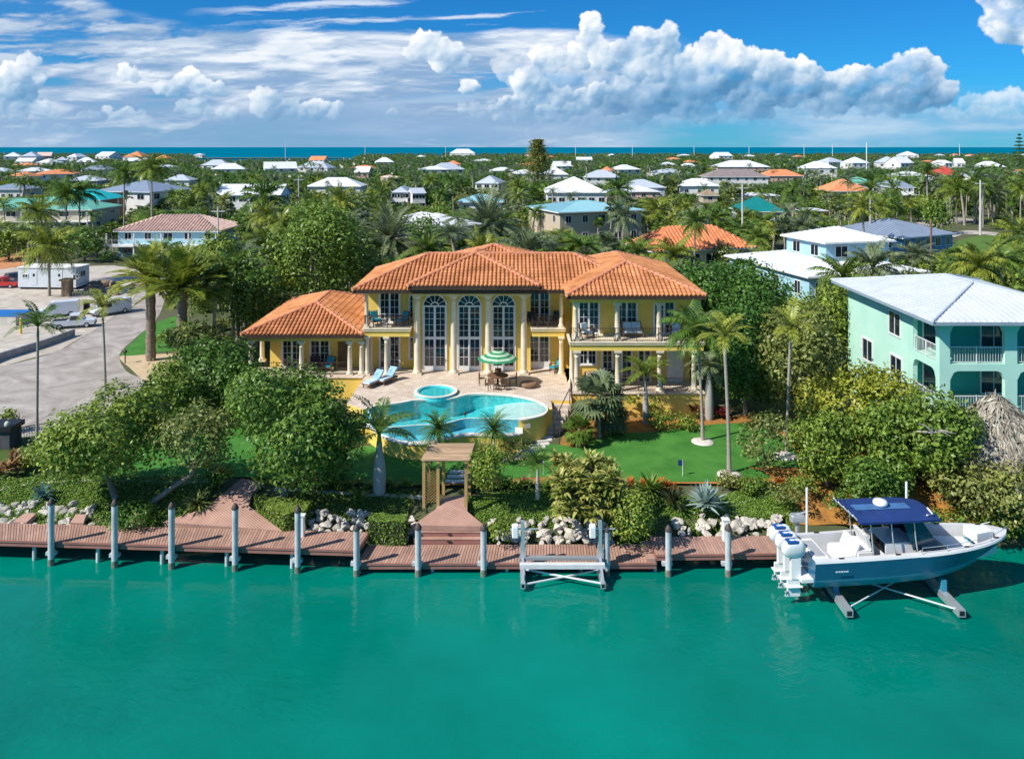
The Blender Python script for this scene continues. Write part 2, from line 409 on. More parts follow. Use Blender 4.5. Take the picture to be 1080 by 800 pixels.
# ------------------------------------------------------------------ ground, water, roads, lawns
def water_mat(name, col, col2, scale, rough, bump, bscale, spec=0.5):
    m = M(name, col, rough, 0, scale, spec=spec, col2=col2, coord='World')
    nt = m.node_tree; b = nt.nodes['Principled BSDF']; b.inputs['IOR'].default_value = 1.33
    gp = nt.nodes.new('ShaderNodeNewGeometry'); mp = nt.nodes.new('ShaderNodeMapping'); mp.inputs['Scale'].default_value = (1.0, 1.5, 1)
    nt.links.new(gp.outputs['Position'], mp.inputs[0])
    n1 = nt.nodes.new('ShaderNodeTexNoise'); n1.inputs['Scale'].default_value = bscale; n1.inputs['Detail'].default_value = 4; n1.inputs['Distortion'].default_value = 0.6
    nt.links.new(mp.outputs[0], n1.inputs['Vector'])
    bp = nt.nodes.new('ShaderNodeBump'); bp.inputs['Strength'].default_value = bump; bp.inputs['Distance'].default_value = 0.06
    n2 = nt.nodes.new('ShaderNodeTexNoise'); n2.inputs['Scale'].default_value = 0.11; n2.inputs['Detail'].default_value = 5; n2.inputs['Distortion'].default_value = 0.8
    m2 = nt.nodes.new('ShaderNodeMapping'); m2.inputs['Scale'].default_value = (0.5, 1.6, 1); nt.links.new(gp.outputs['Position'], m2.inputs[0]); nt.links.new(m2.outputs[0], n2.inputs['Vector'])
    r2 = nt.nodes.new('ShaderNodeMapRange'); nt.links.new(n2.outputs[0], r2.inputs[0]); r2.inputs[1].default_value = .35; r2.inputs[2].default_value = .65; r2.inputs[3].default_value = bump*.35; r2.inputs[4].default_value = bump*1.7
    nt.links.new(r2.outputs[0], bp.inputs['Strength'])                # calm and wind-ruffled patches
    nt.links.new(n1.outputs[0], bp.inputs['Height']); nt.links.new(bp.outputs[0], b.inputs['Normal'])
    return m
CANAL = water_mat('canal_water', (0.0, 0.125, 0.092), (0.0, 0.222, 0.162), 0.05, 0.05, 0.42, 1.6, 0.55)
OCEAN = water_mat('sea_water', (0.0, 0.115, 0.195), (0.0, 0.17, 0.26), 0.002, 0.6, 0.6, 0.2, 0.0)
GROUND = M('garden_soil', (0.11, 0.10, 0.055), 0.95, 0, 0.25, col2=(0.06, 0.09, 0.025), bump=0.6, coord='World')
MULCH = M('bark_mulch', (0.48, 0.22, 0.04), 0.95, 0, 1.6, col2=(0.22, 0.10, 0.03), bump=0.9, bscale=14, coord='World')
TURF = M('clipped_turf', (0.036, 0.150, 0.022), 0.9, 0, 0.55, col2=(0.078, 0.240, 0.040), detail=9, bump=0.4, bscale=30, coord='World', spec=0.2)
GRASS = M('rough_grass', (0.07, 0.14, 0.025), 0.9, 0, 0.4, col2=(0.12, 0.20, 0.04), bump=0.5, bscale=12, coord='World', spec=0.2)
ASPH = M('worn_asphalt', (0.25, 0.215, 0.19), 0.9, 0, 0.28, col2=(0.47, 0.425, 0.385), bump=0.3, bscale=8, coord='World', detail=9)
LIME = M('crushed_limestone', (0.36, 0.31, 0.25), 0.95, 0, 0.35, col2=(0.58, 0.52, 0.45), bump=0.7, bscale=5, coord='World', detail=9)
CONC = M('pale_concrete', (0.55, 0.52, 0.45), 0.85, 0.15, 1.5, coord='World', bump=0.2)

mb = MB()
prof = [(40.6, -2.0), (41.7, 0.55), (42.3, 1.05), (44.9, 1.9), (46.5, 2.0)]
xs = [-900, -300, -80]+[x*2.0 for x in range(-30, 31)]+[80, 300, 900]
rnd = random.Random(3)
vs = []; fs = []
for j, (y, z) in enumerate(prof):
    for x in xs: vs.append((x, y+(rnd.uniform(-.25, .25) if 0 < j < 3 and abs(x) < 70 else 0), z+(rnd.uniform(-.06, .06) if 0 < j < 4 else 0)))
n = len(xs)
for j in range(len(prof)-1):
    for i in range(n-1): fs.append((j*n+i, j*n+i+1, (j+1)*n+i+1, (j+1)*n+i))
mb.add(vs, fs, 0, True)
b0 = len(mb.v)
lag = lambda px, Y: ((px-540)/F*Y, Y)
sheet(mb, [(-900, 46.5), (900, 46.5), (2600, 1500), (1300, 1580), lag(640, 1500), lag(375, 1540), lag(372, 1500), lag(375, 1120), lag(300, 1100), lag(250, 1040), lag(210, 1080), lag(205, 1330), lag(290, 1340), lag(366, 1380), lag(370, 1440), lag(200, 1420), lag(150, 1560), (-1900, 1500)], 2.0)
struct('ground', mb, [GROUND])
mb = MB(); sheet(mb, [(-900, -200), (900, -200), (900, 44), (-900, 44)], 0.0); struct('canal_water', mb, CANAL)
mb = MB(); sheet(mb, [(-60000, 700), (60000, 700), (60000, 55000), (-60000, 55000)], 0.0); struct('sea', mb, OCEAN)

def pxl(lst, z=2.0): return [P(a, b, z) for a, b in lst]
LV = 2.004
def patch(name, lst, mat, lv=1, n=4):
    mb = MB(); sheet(mb, smooth_loop(pxl(lst), n), 2.0+0.005*lv); return struct(name, mb, mat)
# beds first, lawns above them
mb = MB(); sheet(mb, [P(330, 500), P(360, 470), P(590, 470), P(600, 440), P(760, 440), P(800, 436), P(900, 470), P(960, 505), P(900, 511), P(700, 509.5), P(450, 511.5), P(335, 509)], 2.006); struct('mulch_bed', mb, MULCH)
patch('road', [(-120, 475), (20, 461), (75, 453), (130, 425), (152, 402), (134, 392), (126, 374), (142, 357), (168, 332), (175, 300), (160, 288), (150, 300), (135, 322), (102, 346), (60, 370), (0, 386), (-120, 400)], ASPH, 2)
mb = MB(); sheet(mb, [P(-140, 402), P(0, 386.5), P(60, 370.5), P(102, 346.5), P(135, 322.5), P(150, 300.5), P(165, 286), P(120, 280), P(-90, 284)], 2.006); struct('building_lot', mb, LIME)
patch('drive_apron', [(126, 376), (137, 388), (156, 402), (185, 396), (205, 388), (200, 374), (150, 374)], M('buff_gravel', (0.60, 0.45, 0.27), 0.95, 0, 1.5, col2=(0.46, 0.36, 0.24), bump=0.6, coord='World'), 3)
patch('drive_lawn', [(128, 373), (142, 359), (160, 343), (190, 333), (205, 345), (200, 366), (170, 371), (140, 375)], TURF, 4)
patch('left_garden', [(-30, 505), (-30, 476), (90, 458), (150, 408), (240, 380), (300, 402), (372, 440), (360, 475), (335, 500), (320, 508), (250, 503), (120, 504)], M('dark_grass', (0.035, 0.075, 0.018), 0.95, 0, 0.7, col2=(0.085, 0.13, 0.03), bump=0.6, bscale=12, coord='World', spec=.15), 1)  # grass with its own dark tone of soil and green ground cover
patch('left_lawn', [(112, 503), (128, 476), (160, 456), (205, 444), (262, 440), (320, 462), (332, 492), (300, 503), (240, 503), (180, 504)], TURF, 4)
patch('putting_green', [(335, 504), (345, 486), (362, 474), (398, 470), (440, 474), (500, 476), (552, 479), (568, 470), (590, 469), (610, 472), (628, 464), (645, 457), (682, 456), (722, 451), (760, 447), (800, 448), (828, 463), (842, 480), (846, 496), (800, 506), (720, 508), (640, 508), (570, 503), (520, 507), (440, 511), (380, 509)], TURF, 4, 5)
for _m in (ASPH, LIME):
    for _n in _m.node_tree.nodes:
        if _n.type == 'TEX_NOISE': _n.inputs['Distortion'].default_value = 1.6
patch('orange_gravel', [(-30, 284), (-20, 274), (8, 270), (28, 263), (36, 270), (26, 279), (0, 284)], M('orange_gravel', (.46, .19, .07), .95, 0, .8, col2=(.56, .27, .12), bump=.5, coord='World'), 3)
patch('far_lawn', [(1005, 262), (1015, 252), (1045, 248), (1090, 247), (1150, 256), (1150, 275), (1090, 272), (1060, 275), (1030, 268)], GRASS, 3)
patch('lawn_path', [(995, 248), (1020, 243), (1060, 246), (1120, 250), (1120, 252), (1060, 249), (1020, 247), (1000, 252)], LIME, 4)
patch('back_street', [(960, 240), (975, 232), (1000, 229), (1030, 232), (1000, 236), (985, 243)], ASPH, 3)
patch('side_street', [(640, 232), (700, 226), (735, 217), (752, 219), (712, 232), (655, 238)], ASPH, 3)
# dry mulch on the sloping right bank
def bank_z(y): return float(np.interp(y, [40.6, 41.7, 42.3, 44.9, 46.5], [-2, .55, 1.05, 1.9, 2.0]))
mb = MB(); ox = []
for j, yy in enumerate(np.linspace(42.0, 46.6, 9)):
    for i in range(15):
        t = i/14; x0_, x1_ = 14.4+.5*math.sin(j*1.3), 24.5+.5*math.cos(j*1.7); ox.append((x0_+(x1_-x0_)*t, yy, bank_z(yy)+.09+.05*math.sin(i*2.1+j*1.2)))
mb.add(ox, [(j*15+i, j*15+i+1, j*15+i+16, j*15+i+15) for j in range(8) for i in range(14)], 0, True); struct('bank_mulch', mb, MULCH)

# ------------------------------------------------------------------ deck structures
DECK = M('composite_deck', (0.41, 0.245, 0.185), 0.7, 0.18, 1.2, island=0.16, bump=0.15, bscale=20)
FASC = M('deck_fascia', (0.33, 0.145, 0.115), 0.75, 0.15, 1.0)
PILE = M('weathered_pile', (0.50, 0.53, 0.54), 0.7, 0.3, 2.0, stretch=(1, 1, 0.3), bump=0.2)
CAP = M('pile_cap', (0.07, 0.055, 0.05), 0.6, 0.2)
def planks(mb, q, z, along=0.145, th=0.05):
    """q: front-left, front-right, back-right, back-left corners (2D); planks run front to back"""
    a, b, c, d = [Vector((p[0], p[1])) for p in q]
    n = max(1, int((b-a).length/along)); g = 0.006/along
    for i in range(n):
        t0, t1 = (i+g*2)/n, (i+1-g*2)/n
        p = [a.lerp(b, t0), a.lerp(b, t1), d.lerp(c, t1), d.lerp(c, t0)]
        mb.prism(p, z-th, z)
def dock(label, q, z, extra=None):
    o = wthing('dock', label, 'dock', (q[0][0], q[0][1], 0))
    m1 = MB(); planks(m1, q, z); m1.build('deck_planking', DECK, o)
    a, b, c, d = [Vector((p[0], p[1], z-0.06)) for p in q]
    m2 = MB(); 
    for (p, r) in ((a, b), (d, c), (a, d), (b, c)): m2.bar(p+Vector((0, 0, -.09)), r+Vector((0, 0, -.09)), 0.07, 0.24)
    off = Vector((0, -0.05, 0.01)); m2.bar(a+off+Vector((0, 0, .03)), b+off+Vector((0, 0, .03)), 0.05, 0.10)
    k = 5
    for i in range(1, k):
        t = i/k; m2.bar(a.lerp(d, t)+Vector((0, 0, -.1)), b.lerp(c, t)+Vector((0, 0, -.1)), 0.06, 0.18)
    m2.build('fascia', FASC, o)
    L = (b-a).length; nn = max(2, int(L/3.0))
    for i in range(nn+1):
        p = a.lerp(b, i/nn).lerp(d.lerp(c, i/nn), 0.12)
        m3 = MB(); m3.tube([(p.x, p.y, -1.5), (p.x, p.y, z-.2)], 0.1, 6); m3.build('support_post', PILE, o)
    return o
def W2(px, py, z): p = P(px, py, z); return (p.x, p.y)
lq = [W2(-30, 568.5, 1.07), W2(376, 580, 1.07), W2(389, 561, 1.07), W2(-30, 550.5, 1.07)]
dk_left = dock('long raised reddish deck dock along the left bank, planks running across it', lq, 1.07)
mq = [(lq[1][0]+0.05, 38.8), (W2(690, 588, .51)[0], 38.85), (W2(690, 588, .51)[0], 40.7), (lq[2][0]+0.02, 40.6)]
dk_mid = dock('lower reddish dock section in the middle below the stairs and the empty boat lift', mq, 0.51)
rq = [(mq[1][0]+0.02, 38.95), (22.0, 39.3), (22.0, 41.0), (mq[1][0]+0.02, 40.75)]
dk_right = dock('raised reddish dock section on the right leading behind the moored boat', rq, 0.86)
m = MB()                                         # step between the two levels
m.box(mq[1][0]-0.45, mq[1][0]-0.01, 38.9, 40.65, 0.51, 0.69); m.build('step', DECK, dk_right)
# stairs and landing behind the middle dock
st = wthing('deck_stairs', 'three wide reddish deck steps rising from the lower dock to the pergola path', 'stairs', (-3.2, 40.7, 0.5))
x0, x1 = W2(436, 575, .5)[0], W2(508, 575, .5)[0]
for i in range(3):
    m = MB(); z = 0.51+0.25*(i+1); m.box(x0, x1, 40.72+0.24*i, 41.3+0.03*i, 0.3, z-0.035, 0); m.box(x0-.03, x1+.03, 40.69+0.24*i, 41.34+.02*i, z-0.033, z, 1)
    m.build('step', [FASC, DECK], st)
for i in range(3): m = MB(); m.box(-3.35, -3.15, 40.66+.24*i, 40.718+.24*i, 0.51+.25*i+.10, .51+.25*i+.15); m.build('step_light', M('step_lamp', (0.03, 0.03, 0.03), 0.4), st)
# ramps
def ramp(name, pts, label, sub=14):
    m = MB(); v = [P(*p) for p in pts]; v = [Vector((p.x, p.y, p.z+0.04)) for p in v]
    sheet(m, v, None); b = [(p.x, p.y, p.z-0.25) for p in v]; n = len(v)
    m.add([tuple(p) for p in v]+b, [(i, n+i, n+(i+1) % n, (i+1) % n) for i in range(n)], 0)
    return tagit(m.build(name, DECKP), label, 'boardwalk')
DECKP = M('boardwalk_planks', (0.40, 0.235, 0.180), 0.75, 0.16, 1.2, bump=0.15)
_nt = DECKP.node_tree; _w = _nt.nodes.new('ShaderNodeTexWave'); _w.bands_direction = 'DIAGONAL'; _w.inputs['Scale'].default_value = 3.5; _w.inputs['Distortion'].default_value = 0
_b = _nt.nodes.new('ShaderNodeBump'); _b.inputs['Strength'].default_value = 0.6; _b.inputs['Distance'].default_value = 0.02
_t = _nt.nodes.new('ShaderNodeTexCoord'); _nt.links.new(_t.outputs['Object'], _w.inputs['Vector']); _nt.links.new(_w.outputs['Color'], _b.inputs['Height']); _nt.links.new(_b.outputs[0], _nt.nodes['Principled BSDF'].inputs['Normal'])
ramp('boardwalk', [(435, 554.5, 1.25), (512, 555.5, 1.25), (493, 540, 1.55), (492, 521, 1.96), (462, 526, 1.96), (460, 537, 1.62)], 'reddish boardwalk between the dock stairs and the wooden pergola')
ramp('boardwalk', [(172, 551, 1.05), (297, 560, 1.05), (262, 534, 1.5), (266, 520, 1.8), (278, 509, 2.02), (255, 505, 2.02), (240, 517, 1.8), (216, 536, 1.45)], 'reddish boardwalk ramp flaring from the left lawn down to the dock')
for i, (px, lab) in enumerate(((88, 'small slanted deck ramp on the rocks nearest the left edge'), (128, 'small slanted deck ramp below the tall rock pile, second from the left'), (192, 'small slanted deck ramp beside the flaring boardwalk'))):
    z = 1.07
    if px == 192: pts = [(133+2, 553, z), (150, 553.5, z), (152+4, 542, z+.3), (143, 541, z+.3)]
    elif px == 128: pts = [(74, 551.5, z), (88, 552, z), (91, 543, z+.3), (80, 542.5, z+.3)]
    else: pts = [(13, 551, z), (28, 551.3, z), (38, 542, z+.3), (26, 541.5, z+.3)]
    ramp('plank_ramp', pts, ['small slanted plank ramp nearest the left end of the dock', 'small slanted plank ramp second from the left on the long dock', 'small slanted plank ramp third from the left, nearest the flaring boardwalk'][i])
# pilings
def piling(px, top, yf, label, r=0.15):
    x = (px-540)/F*yf
    o = thing('dock_piling', label, 'piling', (x, yf, 0), 0, 'pilings along the dock front')
    z1 = CH-(top-HOR)/F*yf
    m = MB(); m.tube([(0, 0, -3), (0, 0, z1-.28)], r, 12, 0); m.build('post', PILE, o)
    m = MB(); m.lathe([(r+.025, z1-.30), (r+.03, z1-.24), (r*0.75, z1-.10), (0.02, z1)], n=12); m.build('cap', CAP, o)
    m = MB(); m.tube([(0, 0, -.2), (0, 0, .22)], r+.006, 12); m.tube([(0, 0, .22), (0, 0, .34)], [r+.006, r+.002], 12); m.build('tide_mark', M('tide_stain', (.20, .20, .15), .9, .5, 6), o)
    m = MB(); m.cbox((-.05, .12, 0.55), .5, .22, .16); m.build('bracket', M('galvanised', (0.5, 0.52, 0.53), 0.5, 0.15), o)
    return o
ords = ['leftmost', 'second', 'third', 'fourth', 'fifth', 'sixth', 'seventh', 'eighth']
labs = ['grey dock piling nearest the left edge, below the blue agave', 'grey dock piling in front of the left garden tree with the forked trunk', 'grey dock piling left of the flaring boardwalk', 'grey dock piling at the foot of the flaring boardwalk',
        'grey dock piling beside the sloping hedge and round garden tree', 'grey dock piling where the long dock drops to the lower section', 'grey dock piling at the left foot of the deck stairs', 'grey dock piling at the right foot of the deck stairs',
        'grey dock piling just right of the empty boat lift', 'grey dock piling at the corner of the raised right dock', 'grey dock piling left of the white outboard engines']
yl = lambda px: lq[0][1]+(lq[1][1]-lq[0][1])*((px+30)/406.0)-0.22
for (px, top), lab in zip([(54, 525), (121, 526), (181, 529), (248, 530), (314, 533), (376, 552), (441, 551), (510, 552), (640, 553), (705, 553), (768, 552)], labs):
    piling(px, top, yl(px) if px < 370 else 38.62, lab)
# edging
m = MB()
def edging(lst, label):
    m = MB(); pts = smooth_loop(pxl(lst), 4, False)
    for a, b in zip(pts[:-1], pts[1:]): m.bar((a.x, a.y, bank_z(a.y)+.04), (b.x, b.y, bank_z(b.y)+.04), 0.24, 0.12)
    return tagit(m.build('garden_edging', M('white_edging', (0.62, 0.56, 0.44), 0.9, 0.15, 2, coord='World')), label, 'edging')
edging([(-20, 516), (0, 512), (32, 508), (75, 506.5), (110, 506), (140, 506), (190, 507), (238, 506)], 'pale stone edging strip behind the left bank of ground cover')
edging([(290, 511), (330, 512), (380, 514), (420, 515), (448, 516)], 'pale stone edging strip in the shade left of the pergola')
edging([(728, 526), (760, 522), (790, 518), (824, 513)], 'pale stone edging strip right of the silver agave')
# ------------------------------------------------------------------ roofs
def hip_planes(x0, x1, y0, y1, ze, slope):
    """outward planes [eave a, eave b, upper ...] of a hipped roof over a rectangle"""
    w, d = x1-x0, y1-y0; h = min(w, d)/2; zr = ze+h*slope
    A, B, C, D = Vector((x0, y0, ze)), Vector((x1, y0, ze)), Vector((x1, y1, ze)), Vector((x0, y1, ze))
    if w <= d: r0, r1 = Vector(((x0+x1)/2, y0+h, zr)), Vector(((x0+x1)/2, y1-h, zr)); pl = [[A, B, r0], [B, C, r1, r0], [C, D, r1], [D, A, r0, r1]]; hips = [(A, r0), (B, r0), (C, r1), (D, r1), (r0, r1)]
    else: r0, r1 = Vector((x0+h, (y0+y1)/2, zr)), Vector((x1-h, (y0+y1)/2, zr)); pl = [[A, B, r1, r0], [B, C, r1], [C, D, r0, r1], [D, A, r0]]; hips = [(A, r0), (D, r0), (B, r1), (C, r1), (r0, r1)]
    def clean(p):
        q = []
        for v in p:
            if not q or (v-q[-1]).length > 1e-4: q.append(v)
        return q
    return [clean(p) for p in pl], [h_ for h_ in hips if (h_[0]-h_[1]).length > 1e-3]
def roof_cover(mb, poly, style='barrel', sp=0.42, mi=0, seed=0):
    """flat plane plus rows of tiles or seams lying on it"""
    a, b = poly[0], poly[1]; u = (b-a).normalized()
    nrm = (b-a).cross(poly[2]-a).normalized()
    if nrm.z < 0: nrm = -nrm
    v = nrm.cross(u).normalized()
    if v.z < 0: v = -v
    mb.add([tuple(p) for p in poly], [tuple(range(len(poly)))], mi)
    if style == 'plain': return
    uv = [((p-a).dot(u), (p-a).dot(v)) for p in poly]; n = len(uv)
    u0, u1 = min(p[0] for p in uv), max(p[0] for p in uv)
    cnt = max(1, int((u1-u0)/sp)); rnd = random.Random(seed+cnt)
    for i in range(cnt):
        uc = u0+(i+0.5)*(u1-u0)/cnt
        hits = []
        for k in range(n):
            (ua, va), (ub, vb) = uv[k], uv[(k+1) % n]
            if abs(ub-ua) > 1e-6 and min(ua, ub) <= uc <= max(ua, ub): hits.append(va+(vb-va)*(uc-ua)/(ub-ua))
        if len(hits) < 2: continue
        v0, v1 = min(hits), max(hits)
        if v1-v0 < 0.15: continue
        if style == 'seam':
            p0, p1 = a+u*uc+v*v0, a+u*uc+v*v1
            h = 0.045; w = 0.022
            q = [p0-u*w, p0+u*w, p1+u*w, p1-u*w]; t = [x+nrm*h for x in q]
            mb.add([tuple(x) for x in q+t], [(4, 5, 6, 7), (0, 1, 5, 4), (1, 2, 6, 5), (3, 0, 4, 7)], mi)
        else:
            L = 0.46; vv = v0-0.03; r = sp*0.33
            while vv < v1-0.05:
                ve = min(vv+L+0.04, v1)
                vs = []
                for (vq, lift, rr) in ((vv, 0.026+rnd.uniform(0, .010), r), (ve, 0.0, r*0.86)):
                    for k in range(5):
                        t = math.pi*k/4
                        vs.append(tuple(a+u*(uc-rr*math.cos(t))+v*vq+nrm*(lift+0.008+rr*1.15*math.sin(t))))
                mb.add(vs, [(k, k+1, k+6, k+5) for k in range(4)]+[(4, 3, 2, 1, 0)], mi, False)
                vv += L
def ridge_caps(mb, hips, r=0.15, step=0.5, mi=0):
    for (a, b) in hips:
        d = b-a; n = max(1, int(d.length/step)); e = d.normalized()
        for i in range(n):
            p, q = a+e*(d.length*i/n-0.03), a+e*(d.length*(i+1)/n)
            mb.tube([p+Vector((0, 0, .06)), q+Vector((0, 0, .03))], [r, r*0.85], 7, mi, True, True)
TILE = M('terracotta_tile', (0.41, 0.155, 0.055), 0.85, 0, 0.6, col2=(0.68, 0.30, 0.13), island=0.15, spec=0.2, bump=0.1)
RIDGE = M('ridge_tile', (0.60, 0.25, 0.14), 0.85, 0.2, 1.5, island=0.12, spec=0.2)
FASCIA = M('dark_fascia', (0.055, 0.032, 0.022), 0.6, 0.2)
def ochre(n, c): return M(n, c, 0.9, 0, 0.7, col2=tuple(x*1.2 for x in c), bump=0.12, bscale=30, spec=0.15, detail=8)
YELLOW = ochre('yellow_stucco', (0.74, 0.52, 0.125))
CREAM = M('cast_stone', (0.70, 0.61, 0.46), 0.8, 0.1, 2.0, bump=0.1)
WHITE = M('white_paint', (0.76, 0.75, 0.72), 0.5, 0.05, 3)
GLASS = glass_mat('dark_glass', (0.012, 0.022, 0.034))
TRAV = M('travertine', (0.60, 0.49, 0.39), 0.8, 0, 0.8, col2=(0.76, 0.66, 0.55), bump=0.15, coord='World', detail=8)
_nt = TRAV.node_tree; _bk = _nt.nodes.new('ShaderNodeTexBrick'); _bk.inputs['Scale'].default_value = 1.3; _bk.inputs['Mortar Size'].default_value = 0.016; _bk.inputs['Color1'].default_value = (1, 1, 1, 1); _bk.inputs['Color2'].default_value = (0.80, 0.76, 0.74, 1); _bk.inputs['Mortar'].default_value = (0.5, 0.44, 0.38, 1)
_g = _nt.nodes.new('ShaderNodeNewGeometry'); _nt.links.new(_g.outputs['Position'], _bk.inputs['Vector'])
_mx = _nt.nodes.new('ShaderNodeMix'); _mx.data_type = 'RGBA'; _mx.blend_type = 'MULTIPLY'; _mx.inputs[0].default_value = 1
_src = _nt.nodes['Principled BSDF'].inputs['Base Color'].links[0].from_socket
_nt.links.new(_src, _mx.inputs[6]); _nt.links.new(_bk.outputs['Color'], _mx.inputs[7]); _nt.links.new(_mx.outputs[2], _nt.nodes['Principled BSDF'].inputs['Base Color'])
IRON = M('dark_iron', (0.06, 0.045, 0.038), 0.5, 0.2)

MO = (0.0, 60.0, 3.6)
man = wthing('mansion', 'large yellow two storey mansion with orange barrel tile roofs and white columns behind the pool', 'mansion', MO)
T0, T2 = 3.6, 7.2      # terrace and upper floor levels
def roof(x0, x1, y0, y1, ze, slope, label=None):
    planes, hips = hip_planes(x0, x1, y0, y1, ze, slope)
    m = MB()
    for i, p in enumerate(planes): roof_cover(m, p, 'barrel', 0.31, 0, i)
    o = m.build('roof', TILE, man)
    m = MB(); ridge_caps(m, hips); m.build('ridge_tiles', RIDGE, o)
    m = MB(); z0, z1 = ze-0.26, ze-0.01
    m.box(x0, x1, y0, y0+.06, z0, z1); m.box(x0, x1, y1-.06, y1, z0, z1); m.box(x0, x0+.06, y0+.06, y1-.06, z0, z1); m.box(x1-.06, x1, y0+.06, y1-.06, z0, z1)
    m.build('fascia', FASCIA, o)
    m = MB(); m.poly([(x0+.07, y0+.07, ze-.2), (x0+.07, y1-.07, ze-.2), (x1-.07, y1-.07, ze-.2), (x1-.07, y0+.07, ze-.2)])
    m.build('soffit', YELLOW, o)
    return o
SL = 0.385
roof(-11.95, 10.2, 59.0, 69.4, 10.28, SL)                # main body
roof(-7.78, 2.03, 58.75, 70.5, 10.64, 0.36)              # portico
roof(3.85, 13.72, 55.6, 71.0, 10.5, 0.335)               # right wing
roof(-20.5, -11.32, 59.6, 73.5, 6.8, 0.33)               # left wing
roof(-5.6, 2.4, 68.6, 76.6, 10.65, 0.335)                # rear tower roof
# walls
m = MB()
m.box(-11.3, -7.7, 62.0, 68.8, T0, 10.05); m.box(1.45, 9.5, 62.0, 68.8, T0, 10.05)
m.box(-7.7, 1.45, 61.35, 69.5, T0, 10.42)
m.box(4.6, 13.15, 58.25, 70.4, T0-1.6, 10.27)
m.box(-19.1, -11.3, 62.2, 72.9, T0-1.6, 6.58)
m.box(-4.9, 1.7, 69.6, 76.0, T0-1.6, 10.42)
m.build('wall', YELLOW, man)
# portico entablature
m = MB(); m.box(-7.72, 1.42, 59.95, 61.36, 9.72, 10.40); m.box(-7.78, 1.48, 59.89, 61.37, 9.70, 9.78, 1); m.box(-7.80, 1.50, 59.87, 61.38, 10.30, 10.43, 1)
m.build('entablature', [YELLOW, CREAM], man)
def column(x, y, z0, z1, r, sq=True):
    m = MB(); h = z1-z0
    m.box(x-r*1.5, x+r*1.5, y-r*1.5, y+r*1.5, z0, z0+0.14)
    m.lathe([(r*1.38, 0.14), (r*1.42, 0.22), (r*1.2, 0.29), (r*1.05, 0.34), (r, 0.42), (r*1.0, h*0.4), (r*0.85, h-0.52), (r*0.95, h-0.5), (r*0.98, h-.44), (r*0.86, h-.42), (r*0.9, h-.30), (r*1.28, h-0.16)], (x, y, z0), 14)
    m.box(x-r*1.4, x+r*1.4, y-r*1.4, y+r*1.4, z1-0.16, z1)
    return m.build('column', CREAM, man)
for px in (440, 478.5, 515, 552.5): column((px-540)/F*60.35, 60.4, T0, 9.70, 0.235)
# windows -----------------------------------------------------------
def opening(parent, kind, xc, y, z0, w, h, leaves=2, cols=2, rows=4, solid=0.0, label=None, frame=None, glass=None):
    """glazed door or window lying just proud of a wall that faces -Y"""
    fr = MB(); t = 0.085; d = 0.07
    x0, x1, z1 = xc-w/2, xc+w/2, z0+h
    fr.box(x0-t, x0, y-d, y+.02, z0, z1+t); fr.box(x1, x1+t, y-d, y+.02, z0, z1+t); fr.box(x0, x1, y-d, y+.02, z1, z1+t)
    fr.box(x0-t-.04, x1+t+.04, y-d-.05, y+.02, z0-.07, z0-.002)
    lw = w/leaves
    for i in range(leaves):
        a, b = x0+i*lw, x0+(i+1)*lw; s = 0.075
        fr.box(a, a+s, y-d*.8, y+.01, z0, z1); fr.box(b-s, b, y-d*.8, y+.01, z0, z1)
        fr.box(a+s, b-s, y-d*.8, y+.01, z1-s, z1); fr.box(a+s, b-s, y-d*.8, y+.01, z0, z0+max(s, solid))
        za, zb = z0+max(s, solid), z1-s
        for k in range(1, cols): xx = a+s+(b-a-2*s)*k/cols; fr.box(xx-.014, xx+.014, y-d*.6, y+.005, za, zb)
        for k in range(1, rows): zz = za+(zb-za)*k/rows; fr.box(a+s, b-s, y-d*.58, y+.004, zz-.014, zz+.014)
    o = fr.build(kind, frame or WHITE, parent)
    if label: o['label'] = label
    g = MB(); g.poly([(x0, y-.012, z0), (x1, y-.012, z0), (x1, y-.012, z1), (x0, y-.012, z1)]); g.build('pane', glass or GLASS, o)
    return o
